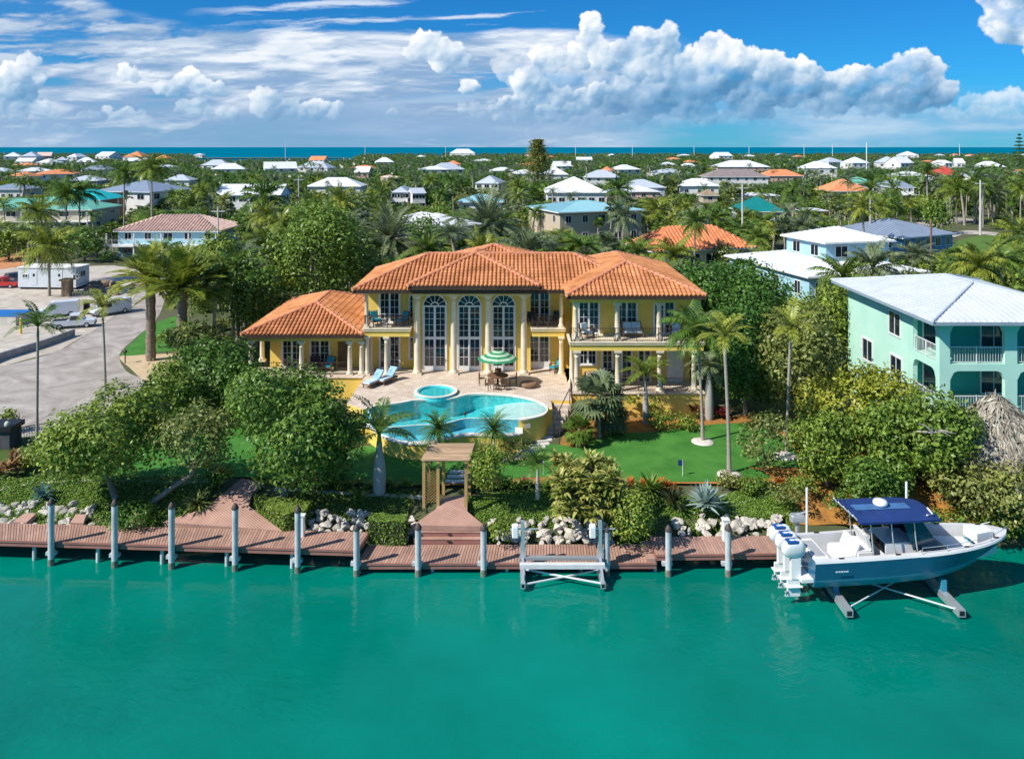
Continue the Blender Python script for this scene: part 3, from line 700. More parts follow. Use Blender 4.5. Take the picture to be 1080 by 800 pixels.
def arch_door(xc, y, z0, w, zs):
    fr = MB(); r = w/2; d = 0.08; t = 0.10
    x0, x1 = xc-r, xc+r
    fr.box(x0-t, x0, y-d, y+.02, z0, zs); fr.box(x1, x1+t, y-d, y+.02, z0, zs)
    N = 16
    def arc(ra, rb, dd):
        for k in range(N):
            a0, a1 = math.pi*k/N, math.pi*(k+1)/N
            q = [(xc+rr*math.cos(a), zs+rr*math.sin(a)) for rr, a in ((ra, a0), (rb, a0), (rb, a1), (ra, a1))]
            vs = [(p[0], y-dd, p[1]) for p in q]+[(p[0], y+.02, p[1]) for p in q]
            fr.add(vs, [(0, 1, 2, 3), (1, 5, 6, 2), (0, 3, 7, 4)])
    arc(r, r+t, d); arc(r*0.30, r*0.40, d*.6)
    for a in (30, 60, 90, 120, 150):
        ca, sa = math.cos(R(a)), math.sin(R(a)); fr.bar((xc+ca*r*.4, y-.02, zs+sa*r*.4), (xc+ca*r, y-.02, zs+sa*r), 0.035)
    fr.box(x0, x1, y-d, y+.01, zs-.06, zs+.06)
    zd = z0+2.55; fr.box(x0, x1, y-d, y+.01, zd-.07, zd+.07)
    # doors
    for i in range(2):
        a, b = xc-r+i*r, xc-r+(i+1)*r; s = .085
        fr.box(a, a+s, y-d*.8, y+.008, z0, zs-.06); fr.box(b-s, b, y-d*.8, y+.008, z0, zs-.06)
        fr.box(a+s, b-s, y-d*.8, y+.008, z0, z0+.34); fr.box(a+s, b-s, y-d*.8, y+.008, zd-.15, zd-.071)
        xx = (a+b)/2
        fr.box(xx-.015, xx+.015, y-d*.55, y+.006, z0+.34, zs-.06)
        for k in range(1, 3): zz = z0+.34+(zd-z0-.49)*k/3; fr.box(a+s, b-s, y-d*.52, y+.004, zz-.014, zz+.014)
        for k in range(1, 5): zz = zd+.07+(zs-zd-.13)*k/5; fr.box(a+s, b-s, y-d*.52, y+.004, zz-.014, zz+.014)
    fr.box(xc-.03, xc+.03, y-d-.04, y-d*.8, z0+1.0, z0+1.12)
    o = fr.build('arched_door', WHITE, man)
    g = MB(); pts = [(x0, y-.012, z0), (x1, y-.012, z0)]+[(xc+r*math.cos(math.pi*k/N), y-.012, zs+r*math.sin(math.pi*k/N)) for k in range(N+1)]
    g.poly(pts); g.build('pane', GLASS, o)
for px in (458.6, 495, 531): arch_door((px-540)/F*61.35, 61.35, T0+.04, 1.72, 8.62)
yW = 62.0
opening(man, 'french_door', (411-540)/F*yW, yW, T2+.04, 1.55, 2.35, 2, 2, 4)
opening(man, 'side_window', (434-540)/F*yW, yW, T2+.3, .32, 1.9, 1, 1, 4)
opening(man, 'french_door', (411-540)/F*yW, yW, T0+.04, 1.55, 2.5, 2, 2, 4)
opening(man, 'side_window', (434.5-540)/F*yW, yW, T0+.75, .4, 1.7, 1, 1, 4)
opening(man, 'french_door', (569-540)/F*yW, yW, T2+.04, 1.55, 2.35, 2, 2, 4)
opening(man, 'french_door', (568.5-540)/F*yW, yW, T0+.04, 1.6, 2.6, 2, 2, 4, 0.5)
yR = 58.25
for px in (621, 661, 700.5): opening(man, 'french_door', (px-540)/F*yR, yR, T2+.04, 1.5, 2.4, 2, 2, 4)
opening(man, 'window', (620-540)/F*yR, yR, T0+1.35, 1.25, 1.35, 2, 2, 2)
opening(man, 'glazed_door', (640.5-540)/F*yR, yR, T0+.04, .75, 2.5, 1, 2, 5)
opening(man, 'glazed_door', (661-540)/F*yR, yR, T0+.04, .75, 2.5, 1, 2, 5)
opening(man, 'french_door', (679.5-540)/F*yR, yR, T0+.04, 0.9, 2.5, 2, 1, 5)
m = MB(); xd = (712-540)/F*yR; m.box(xd-.5, xd+.5, yR-.05, yR+.01, T0+.03, T0+2.45); m.box(xd-.6, xd-.5, yR-.07, yR+.01, T0+.03, T0+2.55); m.box(xd+.5, xd+.6, yR-.07, yR+.01, T0+.03, T0+2.55); m.box(xd-.5, xd+.5, yR-.07, yR+.01, T0+2.45, T0+2.55)
o = m.build('plain_door', WHITE, man); m = MB(); m.tube([(xd+.38, yR-.05, T0+1.1), (xd+.38, yR-.11, T0+1.1)], .03, 8); m.build('handle', IRON, o)
yL = 62.2
for px in (308, 337.5): opening(man, 'french_door', (px-540)/F*yL, yL, T0+.04, 1.5, 2.25, 2, 2, 4)
m = MB(); xa = (363-540)/F*yL; m.box(xa-.5, xa+.5, yL-.03, yL+.01, T0+.02, T0+2.3); o = m.build('open_doorway', M('shadowed_interior', (0.16, 0.11, 0.06), 0.9, .2), man)  # solid panel, the shade inside the doorway is put into its colour
# balconies ----------------------------------------------------------
def rail(mb, a, b, z, h=0.95, sp=0.15, post=1.6):
    a, b = Vector((a[0], a[1], z)), Vector((b[0], b[1], z)); L = (b-a).length
    mb.bar(a+Vector((0, 0, h)), b+Vector((0, 0, h)), .05, .04); mb.bar(a+Vector((0, 0, .09)), b+Vector((0, 0, .09)), .03, .03)
    n = int(L/sp)
    for i in range(1, n): p = a.lerp(b, i/n); mb.bar(p+Vector((0, 0, .09)), p+Vector((0, 0, h)), .016)
    n = max(1, round(L/post))
    for i in range(n+1): p = a.lerp(b, i/n); mb.bar(p, p+Vector((0, 0, h+.05)), .05)
def balcony(x0, x1, y0, y1, rails):
    m = MB(); m.box(x0, x1, y0, y1, T2-.30, T2-.05); m.box(x0-.08, x1+.08, y0-.08, y1, T2-.05, T2+.012, 1); m.box(x0-.05, x1+.05, y0-.05, y1, T2-.19, T2-.12, 1)
    m.box(x0+.03, x1-.03, y0+.05, y0+.35, T2-.62, T2-.30)
    o = m.build('balcony', [YELLOW, CREAM], man)
    m = MB()
    for (a, b) in rails: rail(m, a, b, T2+.01)
    m.build('railing', IRON, o)
    return o
balcony(-11.3, -7.75, 59.9, 62.0, [((-11.2, 60.0), (-7.8, 60.0)), ((-11.2, 60.0), (-11.2, 61.9))])
balcony(1.5, 4.02, 59.9, 62.0, [((1.55, 60.0), (3.95, 60.0))])
balcony(4.1, 13.6, 55.75, 58.24, [((4.2, 55.85), (13.5, 55.85)), ((4.2, 55.85), (4.2, 58.2)), ((13.5, 55.85), (13.5, 58.2))])
for x in (4.62, 7.52, 10.5, 12.95):
    column(x, 56.05, T0, T2-.62, 0.19)
for x in (7.52, 10.5): column(x, 56.25, T2+.012, 9.92, 0.19)
for x in (4.55, 13.2): column(x, 56.25, T2+.012, 9.92, 0.17)
m = MB(); m.box(4.2, 13.45, 56.05, 56.45, 9.92, 10.29); m.box(4.2, 4.58, 56.46, 58.24, 9.92, 10.29); m.box(13.1, 13.45, 56.46, 58.24, 9.92, 10.29); m.build('roof_beam', YELLOW, man)
column(4.4, 58.0, T0, T2-.31, 0.17); column(3.75, 60.1, T0, T2-.62, 0.17); column(3.75, 60.1, T2+.01, 10.02, 0.15)
column((407.5-540)/F*60.1, 60.1, T0, T2-.62, 0.16); column(-11.05, 60.15, T0, T2-.62, 0.16); column(-11.1, 60.15, T2+.01, 10.02, 0.15); column(-10.98, 61.4, T0, 6.9, .14)
# left wing porch
for px in (264.5, 318, 369, 381.5): column((px-540)/F*60.1, 60.1, T0, 6.24, 0.18)
column((276.5-540)/F*64, 64.0, T0, 6.24, .18)
m = MB(); m.box(-20.15, -11.35, 59.9, 60.3, 6.24, 6.58); m.box(-20.15, -19.8, 60.31, 72.6, 6.24, 6.58); m.build('roof_beam', YELLOW, man)
m = MB(); rail(m, (-15.9, 60.1), (-12.5, 60.1), T0+.02); rail(m, (-19.7, 60.1), (-16.2, 60.1), T0+.02); m.build('porch_railing', IRON, man)
m = MB(); rail(m, (7.7, 56.0), (10.3, 56.0), T0+.02); rail(m, (10.7, 56.0), (12.8, 56.0), T0+.02); rail(m, (4.15, 54.4), (4.15, 55.8), T0+.02); m.build('porch_railing', IRON, man)

# ------------------------------------------------------------------ terraces, pool
def sampler(pxs, z, n=4):
    pts = smooth_loop(pxl(pxs, z), n, False); xs = [p.x for p in pts]; ys = [p.y for p in pts]
    o = np.argsort(xs); return np.array(xs)[o], np.array(ys)[o]
PZ = 3.6
back = sampler([(388, 432), (396, 428), (410, 426), (426, 424), (440, 421.5), (476, 420), (490, 416.5), (505, 415), (520, 415.5), (540, 417), (560, 421), (573, 426), (578, 431)], PZ)
front = sampler([(388, 432), (393, 440), (400, 446), (409, 449), (425, 448), (445, 446.5), (465, 446), (478, 443), (487, 440.5), (500, 439.5), (520, 440), (545, 441), (560, 439.5), (573, 436), (578, 431)], PZ)
basin = sampler([(391, 448), (402, 456), (415, 462), (431, 465), (450, 464.5), (470, 461), (485, 457), (500, 456), (530, 457), (549, 455)], 3.05)
XA, XB = max(back[0][0], front[0][0])+.01, min(back[0][-1], front[0][-1])-.01
NX = 64
gx = [XA+(XB-XA)*(0.5-0.5*math.cos(math.pi*i/NX)) for i in range(NX+1)]
fb = lambda x: float(np.interp(x, *back)); ff = lambda x: min(float(np.interp(x, *front)), fb(x)-0.001); fo = lambda x: float(np.interp(x, *basin))
out = [(-11.2, 61.9), (-11.2, 53.4), (XA-.35, gx[0] and ff(XA)+.1)]+[(x, fb(x)+.28) for x in gx[1:-1]]+[(XB+.3, fb(XB)), (XB+.3, 54.15), (4.1, 54.15), (4.1, 61.9)]
m = MB(); o2 = [(p[0], p[1]) for p in out]
sheet(m, o2, T0, 0)
b = [(p[0], p[1], 1.9) for p in o2]; t = [(p[0], p[1], T0) for p in o2]; n = len(b)
m.add(b+t, [(i, (i+1) % n, n+(i+1) % n, n+i) for i in range(n)], 1)
struct('pool_terrace', m, [TRAV, YELLOW])
m = MB(); m.box(4.13, 13.6, 55.55, 58.2, 1.9, T0+.001, 0); m.box(4.05, 13.68, 55.47, 58.2, T0+.001, T0+.05, 1); struct('right_porch_terrace', m, [YELLOW, TRAV])
m = MB(); m.box(-20.4, -11.25, 59.4, 62.15, 1.9, T0+.001, 0); m.box(-20.5, -11.23, 59.32, 62.15, T0+.001, T0+.05, 1); struct('left_porch_terrace', m, [YELLOW, TRAV])
gs = wthing('garden_steps', 'pale stone garden steps descending from the pool terrace beside the curved yellow pool wall', 'steps', (3.0, 53, 2))
for i in range(7):
    m = MB(); z = T0-.228*(i+1); m.box(2.85-.18*i, 4.0-.2*i, 54.14-.40*(i+1), 54.14-.40*i+(.1 if i else 0), 1.9, z+.001*i); m.build('step', TRAV, gs)
m = MB()
for i in (0, 6): x, y, z = 3.95-.2*i, 54.0-.40*i, T0-.228*i; m.bar((x, y, z-.3), (x, y, z+.85), .05)
m.bar((3.95, 54.0, T0+.85), (2.75, 51.6, T0-.228*6+.85), .05); m.build('handrail', IRON, gs)

PTILE = M('pool_mosaic', (0.03, 0.50, 0.56), 0.4, 0, 5.0, col2=(0.16, 0.84, 0.86), coord='World', detail=8)
PLAST = M('pool_plaster', (0.80, 0.86, 0.84), 0.6, 0.08, 2.0, coord='World')
def pool_water(name, tint, dens):
    mm = bpy.data.materials.new(name.replace('_', ' ')); mm.use_nodes = True; nt = mm.node_tree; nt.nodes.clear()
    o = nt.nodes.new('ShaderNodeOutputMaterial'); tr = nt.nodes.new('ShaderNodeBsdfTransparent'); tr.inputs[0].default_value = (*tint, 1)
    gl = nt.nodes.new('ShaderNodeBsdfGlossy'); gl.inputs['Roughness'].default_value = 0.05
    fr = nt.nodes.new('ShaderNodeFresnel'); fr.inputs[0].default_value = 1.33
    nz = nt.nodes.new('ShaderNodeTexNoise'); nz.inputs['Scale'].default_value = 2.2; nz.inputs['Detail'].default_value = 3
    g = nt.nodes.new('ShaderNodeNewGeometry'); nt.links.new(g.outputs['Position'], nz.inputs['Vector'])
    bp = nt.nodes.new('ShaderNodeBump'); bp.inputs['Strength'].default_value = 0.18; bp.inputs['Distance'].default_value = 0.05
    nt.links.new(nz.outputs[0], bp.inputs['Height']); nt.links.new(bp.outputs[0], gl.inputs['Normal']); nt.links.new(bp.outputs[0], fr.inputs['Normal'])
    mx = nt.nodes.new('ShaderNodeMixShader'); nt.links.new(fr.outputs[0], mx.inputs[0]); nt.links.new(tr.outputs[0], mx.inputs[1]); nt.links.new(gl.outputs[0], mx.inputs[2])
    nt.links.new(mx.outputs[0], o.inputs[0])
    return mm
POOLW = pool_water('pool_water', (0.80, 0.985, 0.985), 0)
pool = wthing('swimming_pool', 'freeform turquoise infinity pool with yellow outer wall and pale shallow shelf', 'swimming pool', (-3.5, 52, 2))
def strip(mb, lo, hi, mi=0, xs=gx):
    vs = [lo(x) for x in xs]+[hi(x) for x in xs]; n = len(xs)
    mb.add(vs, [(i, i+1, n+i+1, n+i) for i in range(n-1)], mi, True)
# floor in mosaic and plaster, deepening to the left
fz = lambda x: PZ-.08-min(1.25, max(0.05, (1.9-x)*0.24)) if x < 1.9 else PZ-.10
m = MB(); xs = [x for x in gx if x <= -1.2]+[-1.2]; strip(m, lambda x: (x, ff(x)-.05, fz(x)), lambda x: (x, fb(x)+.05, fz(x)), 0, xs)
xs = [-1.2]+[x for x in gx if x > -1.2]; strip(m, lambda x: (x, ff(x)-.05, fz(x)), lambda x: (x, fb(x)+.05, fz(x)), 1, xs)
strip(m, lambda x: (x, fb(x)+.04, fz(x)-.1), lambda x: (x, fb(x)+.04, PZ), 0)
m.build('basin_floor', [PTILE, PLAST], pool)
m = MB(); strip(m, lambda x: (x, ff(x)+.02, PZ-.06), lambda x: (x, fb(x), PZ-.06)); m.build('water', POOLW, pool)
# outer face: tiled weir left of X=0.5, yellow right of it
xs1 = [x for x in gx if x <= 0.5]; xs2 = [xs1[-1]]+[x for x in gx if x > 0.5]
m = MB(); strip(m, lambda x: (x, ff(x)-.12, 2.2), lambda x: (x, ff(x)-.08, PZ-.055), 0, xs1); strip(m, lambda x: (x, ff(x)-.08, PZ-.055), lambda x: (x, ff(x)+.06, PZ-.052), 1, xs1)
m.build('weir_wall', [M('weir_tile', (0.10, 0.40, 0.46), 0.35, 0.2, 5, coord='World'), M('weir_lip', (0.55, 0.66, 0.62), .5, .1)], pool)
m = MB(); strip(m, lambda x: (x, ff(x)-.22, 1.9), lambda x: (x, ff(x)-.2, PZ-.02), 0, xs2); m.add([(XB, ff(XB)-.22, 1.9), (XB+.3, fb(XB)-.0, 1.9), (XB+.3, fb(XB)+1.8, 1.9), (XB, ff(XB)-.2, PZ-.02), (XB+.3, fb(XB), PZ-.02), (XB+.3, fb(XB)+1.8, PZ-.02)], [(0, 1, 4, 3), (1, 2, 5, 4)])
m.build('outer_wall', YELLOW, pool)
m = MB(); strip(m, lambda x: (x, ff(x)-.28, PZ+.012), lambda x: (x, ff(x)+.12, PZ+.012), 0, xs2); strip(m, lambda x: (x, ff(x)-.28, PZ-.07), lambda x: (x, ff(x)-.28, PZ+.012), 0, xs2)
strip(m, lambda x: (x, fb(x)-.02, PZ+.014), lambda x: (x, fb(x)+.30, PZ+.014), 0); strip(m, lambda x: (x, fb(x)-.02, PZ-.1), lambda x: (x, fb(x)-.02, PZ+.014), 0)
m.build('coping', M('pool_coping', (0.70, 0.66, 0.58), .7, .1, 3), pool)
xs3 = [basin[0][0]+(basin[0][-1]-basin[0][0])*i/50 for i in range(51)]
m = MB(); strip(m, lambda x: (x, fo(x)+.02, 2.92), lambda x: (x, max(ff(x) if x > XA else 53, fo(x)+.03), 2.92), 0, xs3); m.build('catch_water', M('catch_basin_water', (0.10, 0.48, 0.58), 0.12, 0.12, 2, coord='World', spec=.6), pool)
m = MB(); strip(m, lambda x: (x, fo(x)-.3, 1.9), lambda x: (x, fo(x)-.3, 3.03), 0, xs3); strip(m, lambda x: (x, fo(x)-.36, 3.03), lambda x: (x, fo(x)+.06, 3.035), 1, xs3); strip(m, lambda x: (x, fo(x)-.36, 2.95), lambda x: (x, fo(x)-.36, 3.03), 1, xs3); strip(m, lambda x: (x, fo(x)+.05, 3.03), lambda x: (x, fo(x)+.05, 2.8), 1, xs3)
xe = xs3[-1]; ye = fo(xe); m.box(xe-.3, xe+.1, ye-.3, ff(xe)-.1, 1.9, 3.028, 0); m.box(xe-.34, xe+.14, ye-.36, ff(xe)-.1, 3.028, 3.06, 1)
xe = xs3[0]; ye = fo(xe); m.box(xe-.3, xe+.06, ye-.3, 53.2, 1.9, 3.028, 0); m.box(xe-.34, xe+.10, ye-.36, 53.2, 3.028, 3.06, 1)
m.build('catch_basin_wall', [YELLOW, MATS['pool_coping']], pool)
xq = (556-540)/F*50.8; yq = ff(xq)-.235
m = MB(); m.box(xq-.2, xq+.2, yq-.02, yq+.02, 3.0, 3.3); m.build('wall_plate', M('grey_plate', (.3, .31, .3), .5), pool)
# spa
sx, sy, sr = -5.4, 55.75, 1.5
m = MB()
def ring(mb, r0, r1, z0, z1, mi, cx=sx, cy=sy, n=40):
    vs = []
    for k in range(n):
        a = 2*math.pi*k/n; c, s = math.cos(a), math.sin(a)
        for (r, z) in ((r1, z0), (r1, z1), (r0, z1), (r0, z0)): vs.append((cx+r*c, cy+r*s, z))
    mb.add(vs, [(4*k+j, 4*((k+1) % n)+j, 4*((k+1) % n)+(j+1), 4*k+j+1) for k in range(n) for j in range(3)], mi, False)
ring(m, sr-.30, sr, PZ-.2, 3.73, 0); ring(m, sr-.2, sr+.04, 3.73, 3.78, 1)
ring(m, sr-.85, sr-.301, 2.9, 3.45, 0)
m.poly([(sx+(sr-.29)*math.cos(math.pi*k/20), sy+(sr-.29)*math.sin(math.pi*k/20), 2.95) for k in range(40)])
m.poly([(sx+(sr-.29)*math.cos(math.pi*k/20), sy+(sr-.29)*math.sin(math.pi*k/20), 3.622) for k in range(40)])
spa = m.build('spa', [PTILE, MATS['pool_coping']], pool)
m = MB(); m.poly([(sx+(sr-.302)*math.cos(math.pi*k/20), sy+(sr-.302)*math.sin(math.pi*k/20), 3.68) for k in range(40)]); m.build('spa_water', POOLW, spa)

# ------------------------------------------------------------------ terrace furniture
WICK = M('brown_wicker', (0.17, 0.085, 0.045), 0.7, 0.3, 8, bump=.3)
TEALC = M('teal_cushion', (0.02, 0.28, 0.36), 0.9, 0.1, 4)
SKYC = M('pale_blue_cushion', (0.38, 0.56, 0.66), 0.9, 0, 5, col2=(0.66, 0.74, 0.78))
DKC = M('charcoal_cushion', (0.035, 0.04, 0.05), 0.9, 0.2)
TAN = M('tan_cushion', (0.55, 0.45, 0.32), 0.9, 0.15, 4)
def rbox(mb, x0, x1, y0, y1, z0, z1, r=0.04, mi=0):
    mb.prism([(x0+r, y0), (x1-r, y0), (x1, y0+r), (x1, y1-r), (x1-r, y1), (x0+r, y1), (x0, y1-r), (x0, y0+r)], z0, z1-r, mi)
    mb.prism([(x0+r*1.6, y0+r*.6), (x1-r*1.6, y0+r*.6), (x1-r*.6, y0+r*1.6), (x1-r*.6, y1-r*1.6), (x1-r*1.6, y1-r*.6), (x0+r*1.6, y1-r*.6), (x0+r*.6, y1-r*1.6), (x0+r*.6, y0+r*1.6)], z1-r, z1, mi)
def armchair(label, loc, rot, cush, w=0.78, name='armchair', cat='chair', group=None):
    o = thing(name, label, cat, loc, rot, group)      # faces local -Y
    m = MB(); h = w/2
    for sx_ in (-1, 1):
        for sy_ in (-.36, .34): m.bar((sx_*(h-.04), sy_, 0), (sx_*(h-.04), sy_, .62), .06)
        m.bar((sx_*(h-.04), -.40, .62), (sx_*(h-.04), .38, .62), .09, .05)
    m.box(-h, h, -.38, .38, .27, .36); m.build('frame', WICK, o)
    m = MB(); m.add([(-h, .32, .36), (h, .32, .36), (h, .46, 1.0), (-h, .46, 1.0), (-h, .40, .36), (h, .40, .36), (h, .54, 1.0), (-h, .54, 1.0)], [(0, 1, 2, 3), (5, 4, 7, 6), (3, 2, 6, 7), (0, 3, 7, 4), (1, 5, 6, 2)]); m.build('backrest', WICK, o)
    n = max(1, round(w/.75))
    for i in range(n):
        a = -h+.09+(w-.18)*i/n; b = -h+.09+(w-.18)*(i+1)/n
        m = MB(); rbox(m, a+.01, b-.01, -.40, .30, .36, .50); m.build('seat_cushion', cush, o)
        m = MB(); m.add([(a+.02, .18, .5), (b-.02, .18, .5), (b-.02, .32, .98), (a+.02, .32, .98), (a+.02, .30, .5), (b-.02, .30, .5), (b-.02, .44, .98), (a+.02, .44, .98)], [(0, 1, 2, 3), (5, 4, 7, 6), (3, 2, 6, 7), (0, 3, 7, 4), (1, 5, 6, 2)]); m.build('back_cushion', cush, o)
    return o
def at(px, y, z): return ((px-540)/F*y, y, z)
armchair('teal cushioned armchair on the left end of the left balcony', at(396, 61.1, T2+.02), R(35), TEALC)
armchair('teal cushioned armchair beside the portico on the left balcony', at(424.5, 61.0, T2+.02), R(-40), TEALC)
m = MB(); m.lathe([(.28, 0), (.06, .05), (.05, .42), (.30, .45), (.30, .48)], n=14)
single('side_table', m, WHITE, 'small round white table between the two teal balcony chairs', 'table', at(406, 61.0, T2+.02), world=False)
armchair('dark armchair on the left of the right-hand centre balcony', at(561, 61.0, T2+.02), R(10), DKC)
armchair('dark armchair on the right of the centre balcony by the cream column', at(586, 61.0, T2+.02), R(-25), DKC)
m = MB(); m.lathe([(.3, 0), (.05, .05), (.05, .5), (.34, .53), (.34, .56)], n=14)
single('side_table', m, WICK, 'small brown table between the dark chairs on the centre balcony', 'table', at(573, 61.0, T2+.02), world=False)
def chaise(label, loc, rot, cush):
    o = thing('chaise_lounge', label, 'lounger', loc, rot)
    m = MB()
    for x in (-.3, .3):
        for y in (-.85, .1, .7): m.bar((x, y, 0), (x, y, .27), .06)
    m.box(-.35, .35, -.95, .8, .24, .32); m.build('frame', WICK, o)
    m = MB(); rbox(m, -.31, .31, -.93, .2, .32, .44); m.build('seat_cushion', cush, o)
    m = MB(); m.add([(-.31, .2, .32), (.31, .2, .32), (.31, .85, .86), (-.31, .85, .86), (-.31, .12, .43), (.31, .12, .43), (.31, .77, .97), (-.31, .77, .97)], [(4, 5, 6, 7), (1, 0, 3, 2), (3, 7, 6, 2), (0, 4, 7, 3), (1, 2, 6, 5), (0, 1, 5, 4)]); m.build('back_cushion', M('mid_blue_cushion', (.12, .30, .42), .9, 0, 6, col2=(.42, .58, .66)), o)
    return o
chaise('blue and cream chaise lounge nearer the left porch beside the pool', at(394.5, 57.6, T0), R(-28), SKYC)
chaise('blue and cream chaise lounge further right, behind the left end of the pool', at(409, 58.4, T0), R(-28), SKYC)
o = armchair('reclining chair with pale blue cushions on the left of the right wing balcony', at(619, 57.0, T2+.02), R(40), SKYC, .8)
o = armchair('pale blue cushioned loveseat in the middle of the right wing balcony', at(667, 57.3, T2+.02), R(4), SKYC, 1.5, 'loveseat', 'sofa')
o = armchair('pale blue cushioned armchair on the right of the right wing balcony behind the palm', at(713, 57.1, T2+.02), R(-15), SKYC, .8)
armchair('brown chair with teal seat under the centre balcony by the terrace wall', at(586.5, 60.8, T0+.02), R(-60), TEALC)
armchair('wicker chair with teal seat on the left porch between the columns', at(347, 61.2, T0+.05), R(-12), TEALC)
armchair('wicker chair with dark seat on the left porch beside the french door', at(333, 61.3, T0+.05), R(20), DKC)
armchair('tan cushioned lounge chair on the lower right porch', at(626, 57.1, T0+.05), R(30), TAN, .9)
armchair('dark cushioned chair on the lower right porch by the glazed door', at(646, 57.3, T0+.05), R(-20), DKC, .8)
# dining set under the umbrella
tx, ty, _ = at(525, 57.5, T0)
ds = thing('dining_table', 'round dark dining table under the green striped umbrella', 'table', (tx, ty, T0))
m = MB(); m.lathe([(.72, .70), (.78, .72), (.78, .76)], n=24); m.build('tabletop', WICK, ds)
m = MB(); m.lathe([(.35, 0), (.35, .06), (.08, .12), (.08, .70)], n=14); m.build('pedestal', IRON, ds)
um = thing('patio_umbrella', 'green and white striped patio umbrella over the dining table', 'umbrella', (tx, ty, T0))
m = MB(); m.tube([(0, 0, .0), (0, 0, 2.55)], .025, 8); m.build('pole', WICK, um)
G1 = M('umbrella_green', (0.03, 0.22, 0.10), .8, .1, 4); G2 = M('umbrella_pale', (0.42, 0.58, 0.40), .8, .1, 4)
m = MB(); NS = 7; SG = 8
for k in range(SG*2):
    for j in range(NS):
        def pt(j, k):
            r = 1.5*j/NS; a = math.pi*2*k/(SG*2); sag = 1-.05*(k % 2)*(j/NS); return (r*math.cos(a)*sag, r*math.sin(a)*sag, 2.58-.62*(j/NS)**1.35)
        q = [pt(j, k), pt(j+1, k), pt(j+1, k+1), pt(j, k+1)]
        if j == 0: m.add([q[0], q[1], q[2]], [(0, 1, 2)], j % 2)
        else: m.add(q, [(0, 1, 2, 3)], j % 2)
m.build('canopy', [G1, G2], um)
m = MB(); m.lathe([(.05, 2.57), (.05, 2.62), (.015, 2.72)], n=8); m.build('finial', WICK, um)
dl = ['dining chair on the left of the umbrella table', 'dining chair nearest the pool at the umbrella table, left one', 'dining chair nearest the pool at the umbrella table, right one', 'dining chair on the right of the umbrella table', 'dining chair behind the umbrella table near the arched doors']
for a, l in zip((175, 250, 290, 5, 90), dl):
    x, y = tx+1.12*math.cos(R(a)), ty+1.12*math.sin(R(a))
    o = thing('dining_chair', 'brown wicker '+l, 'chair', (x, y, T0), R(a)-math.pi/2, 'dining chairs round the umbrella table')
    m = MB()
    for sx_ in (-.22, .22):
        m.bar((sx_, -.22, 0), (sx_, -.22, .44), .045); m.bar((sx_, .22, 0), (sx_, .26, .92), .045); m.bar((sx_, -.22, .64), (sx_, .24, .64), .04)
    m.build('frame', WICK, o)
    m = MB(); rbox(m, -.24, .24, -.25, .22, .42, .50); m.build('seat', TAN, o)
    m = MB(); m.box(-.22, .22, .22, .26, .5, .9); m.build('backrest', WICK, o)
m = MB(); m.lathe([(.5, 0), (.62, .12), (.62, .30), (.5, .34)], n=20)
single('fire_pit', m, M('brown_stone', (.20, .12, .07), .85, .3, 3, bump=.3), 'low round brown fire pit right of the umbrella table', 'fire pit', at(558, 57.2, T0), world=False)
# ------------------------------------------------------------------ plant builders (numpy)
def np_mesh(name, V, Q, mats, mi=None, smooth=False):
    me = bpy.data.meshes.new(name); V = np.asarray(V, np.float32); Q = np.asarray(Q, np.int32); k = Q.shape[1]
    me.vertices.add(len(V)); me.vertices.foreach_set('co', V.ravel())
    me.loops.add(Q.size); me.loops.foreach_set('vertex_index', Q.ravel())
    me.polygons.add(len(Q)); me.polygons.foreach_set('loop_start', np.arange(0, Q.size, k, dtype=np.int32))
    if mi is not None: me.polygons.foreach_set('material_index', np.asarray(mi, np.int32))
    for m_ in (mats if isinstance(mats, (list, tuple)) else [mats]): me.materials.append(m_)
    me.update(calc_edges=True); return me
def unit(v): return v/np.maximum(np.linalg.norm(v, axis=-1, keepdims=True), 1e-6)
def leaves(C, N, T, l, w, bend=0.18):
    """diamond leaves: centres C, normals N, direction T"""
    B = unit(np.cross(N, T)); T = unit(np.cross(B, N)); l = np.reshape(l, (-1, 1)); w = np.reshape(w, (-1, 1))
    V = np.stack([C-T*l/2, C+B*w/2+N*l*bend*.5, C+T*l/2-N*l*bend*.3, C-B*w/2+N*l*bend*.5], 1).reshape(-1, 3)
    return V, np.arange(len(V)).reshape(-1, 4)
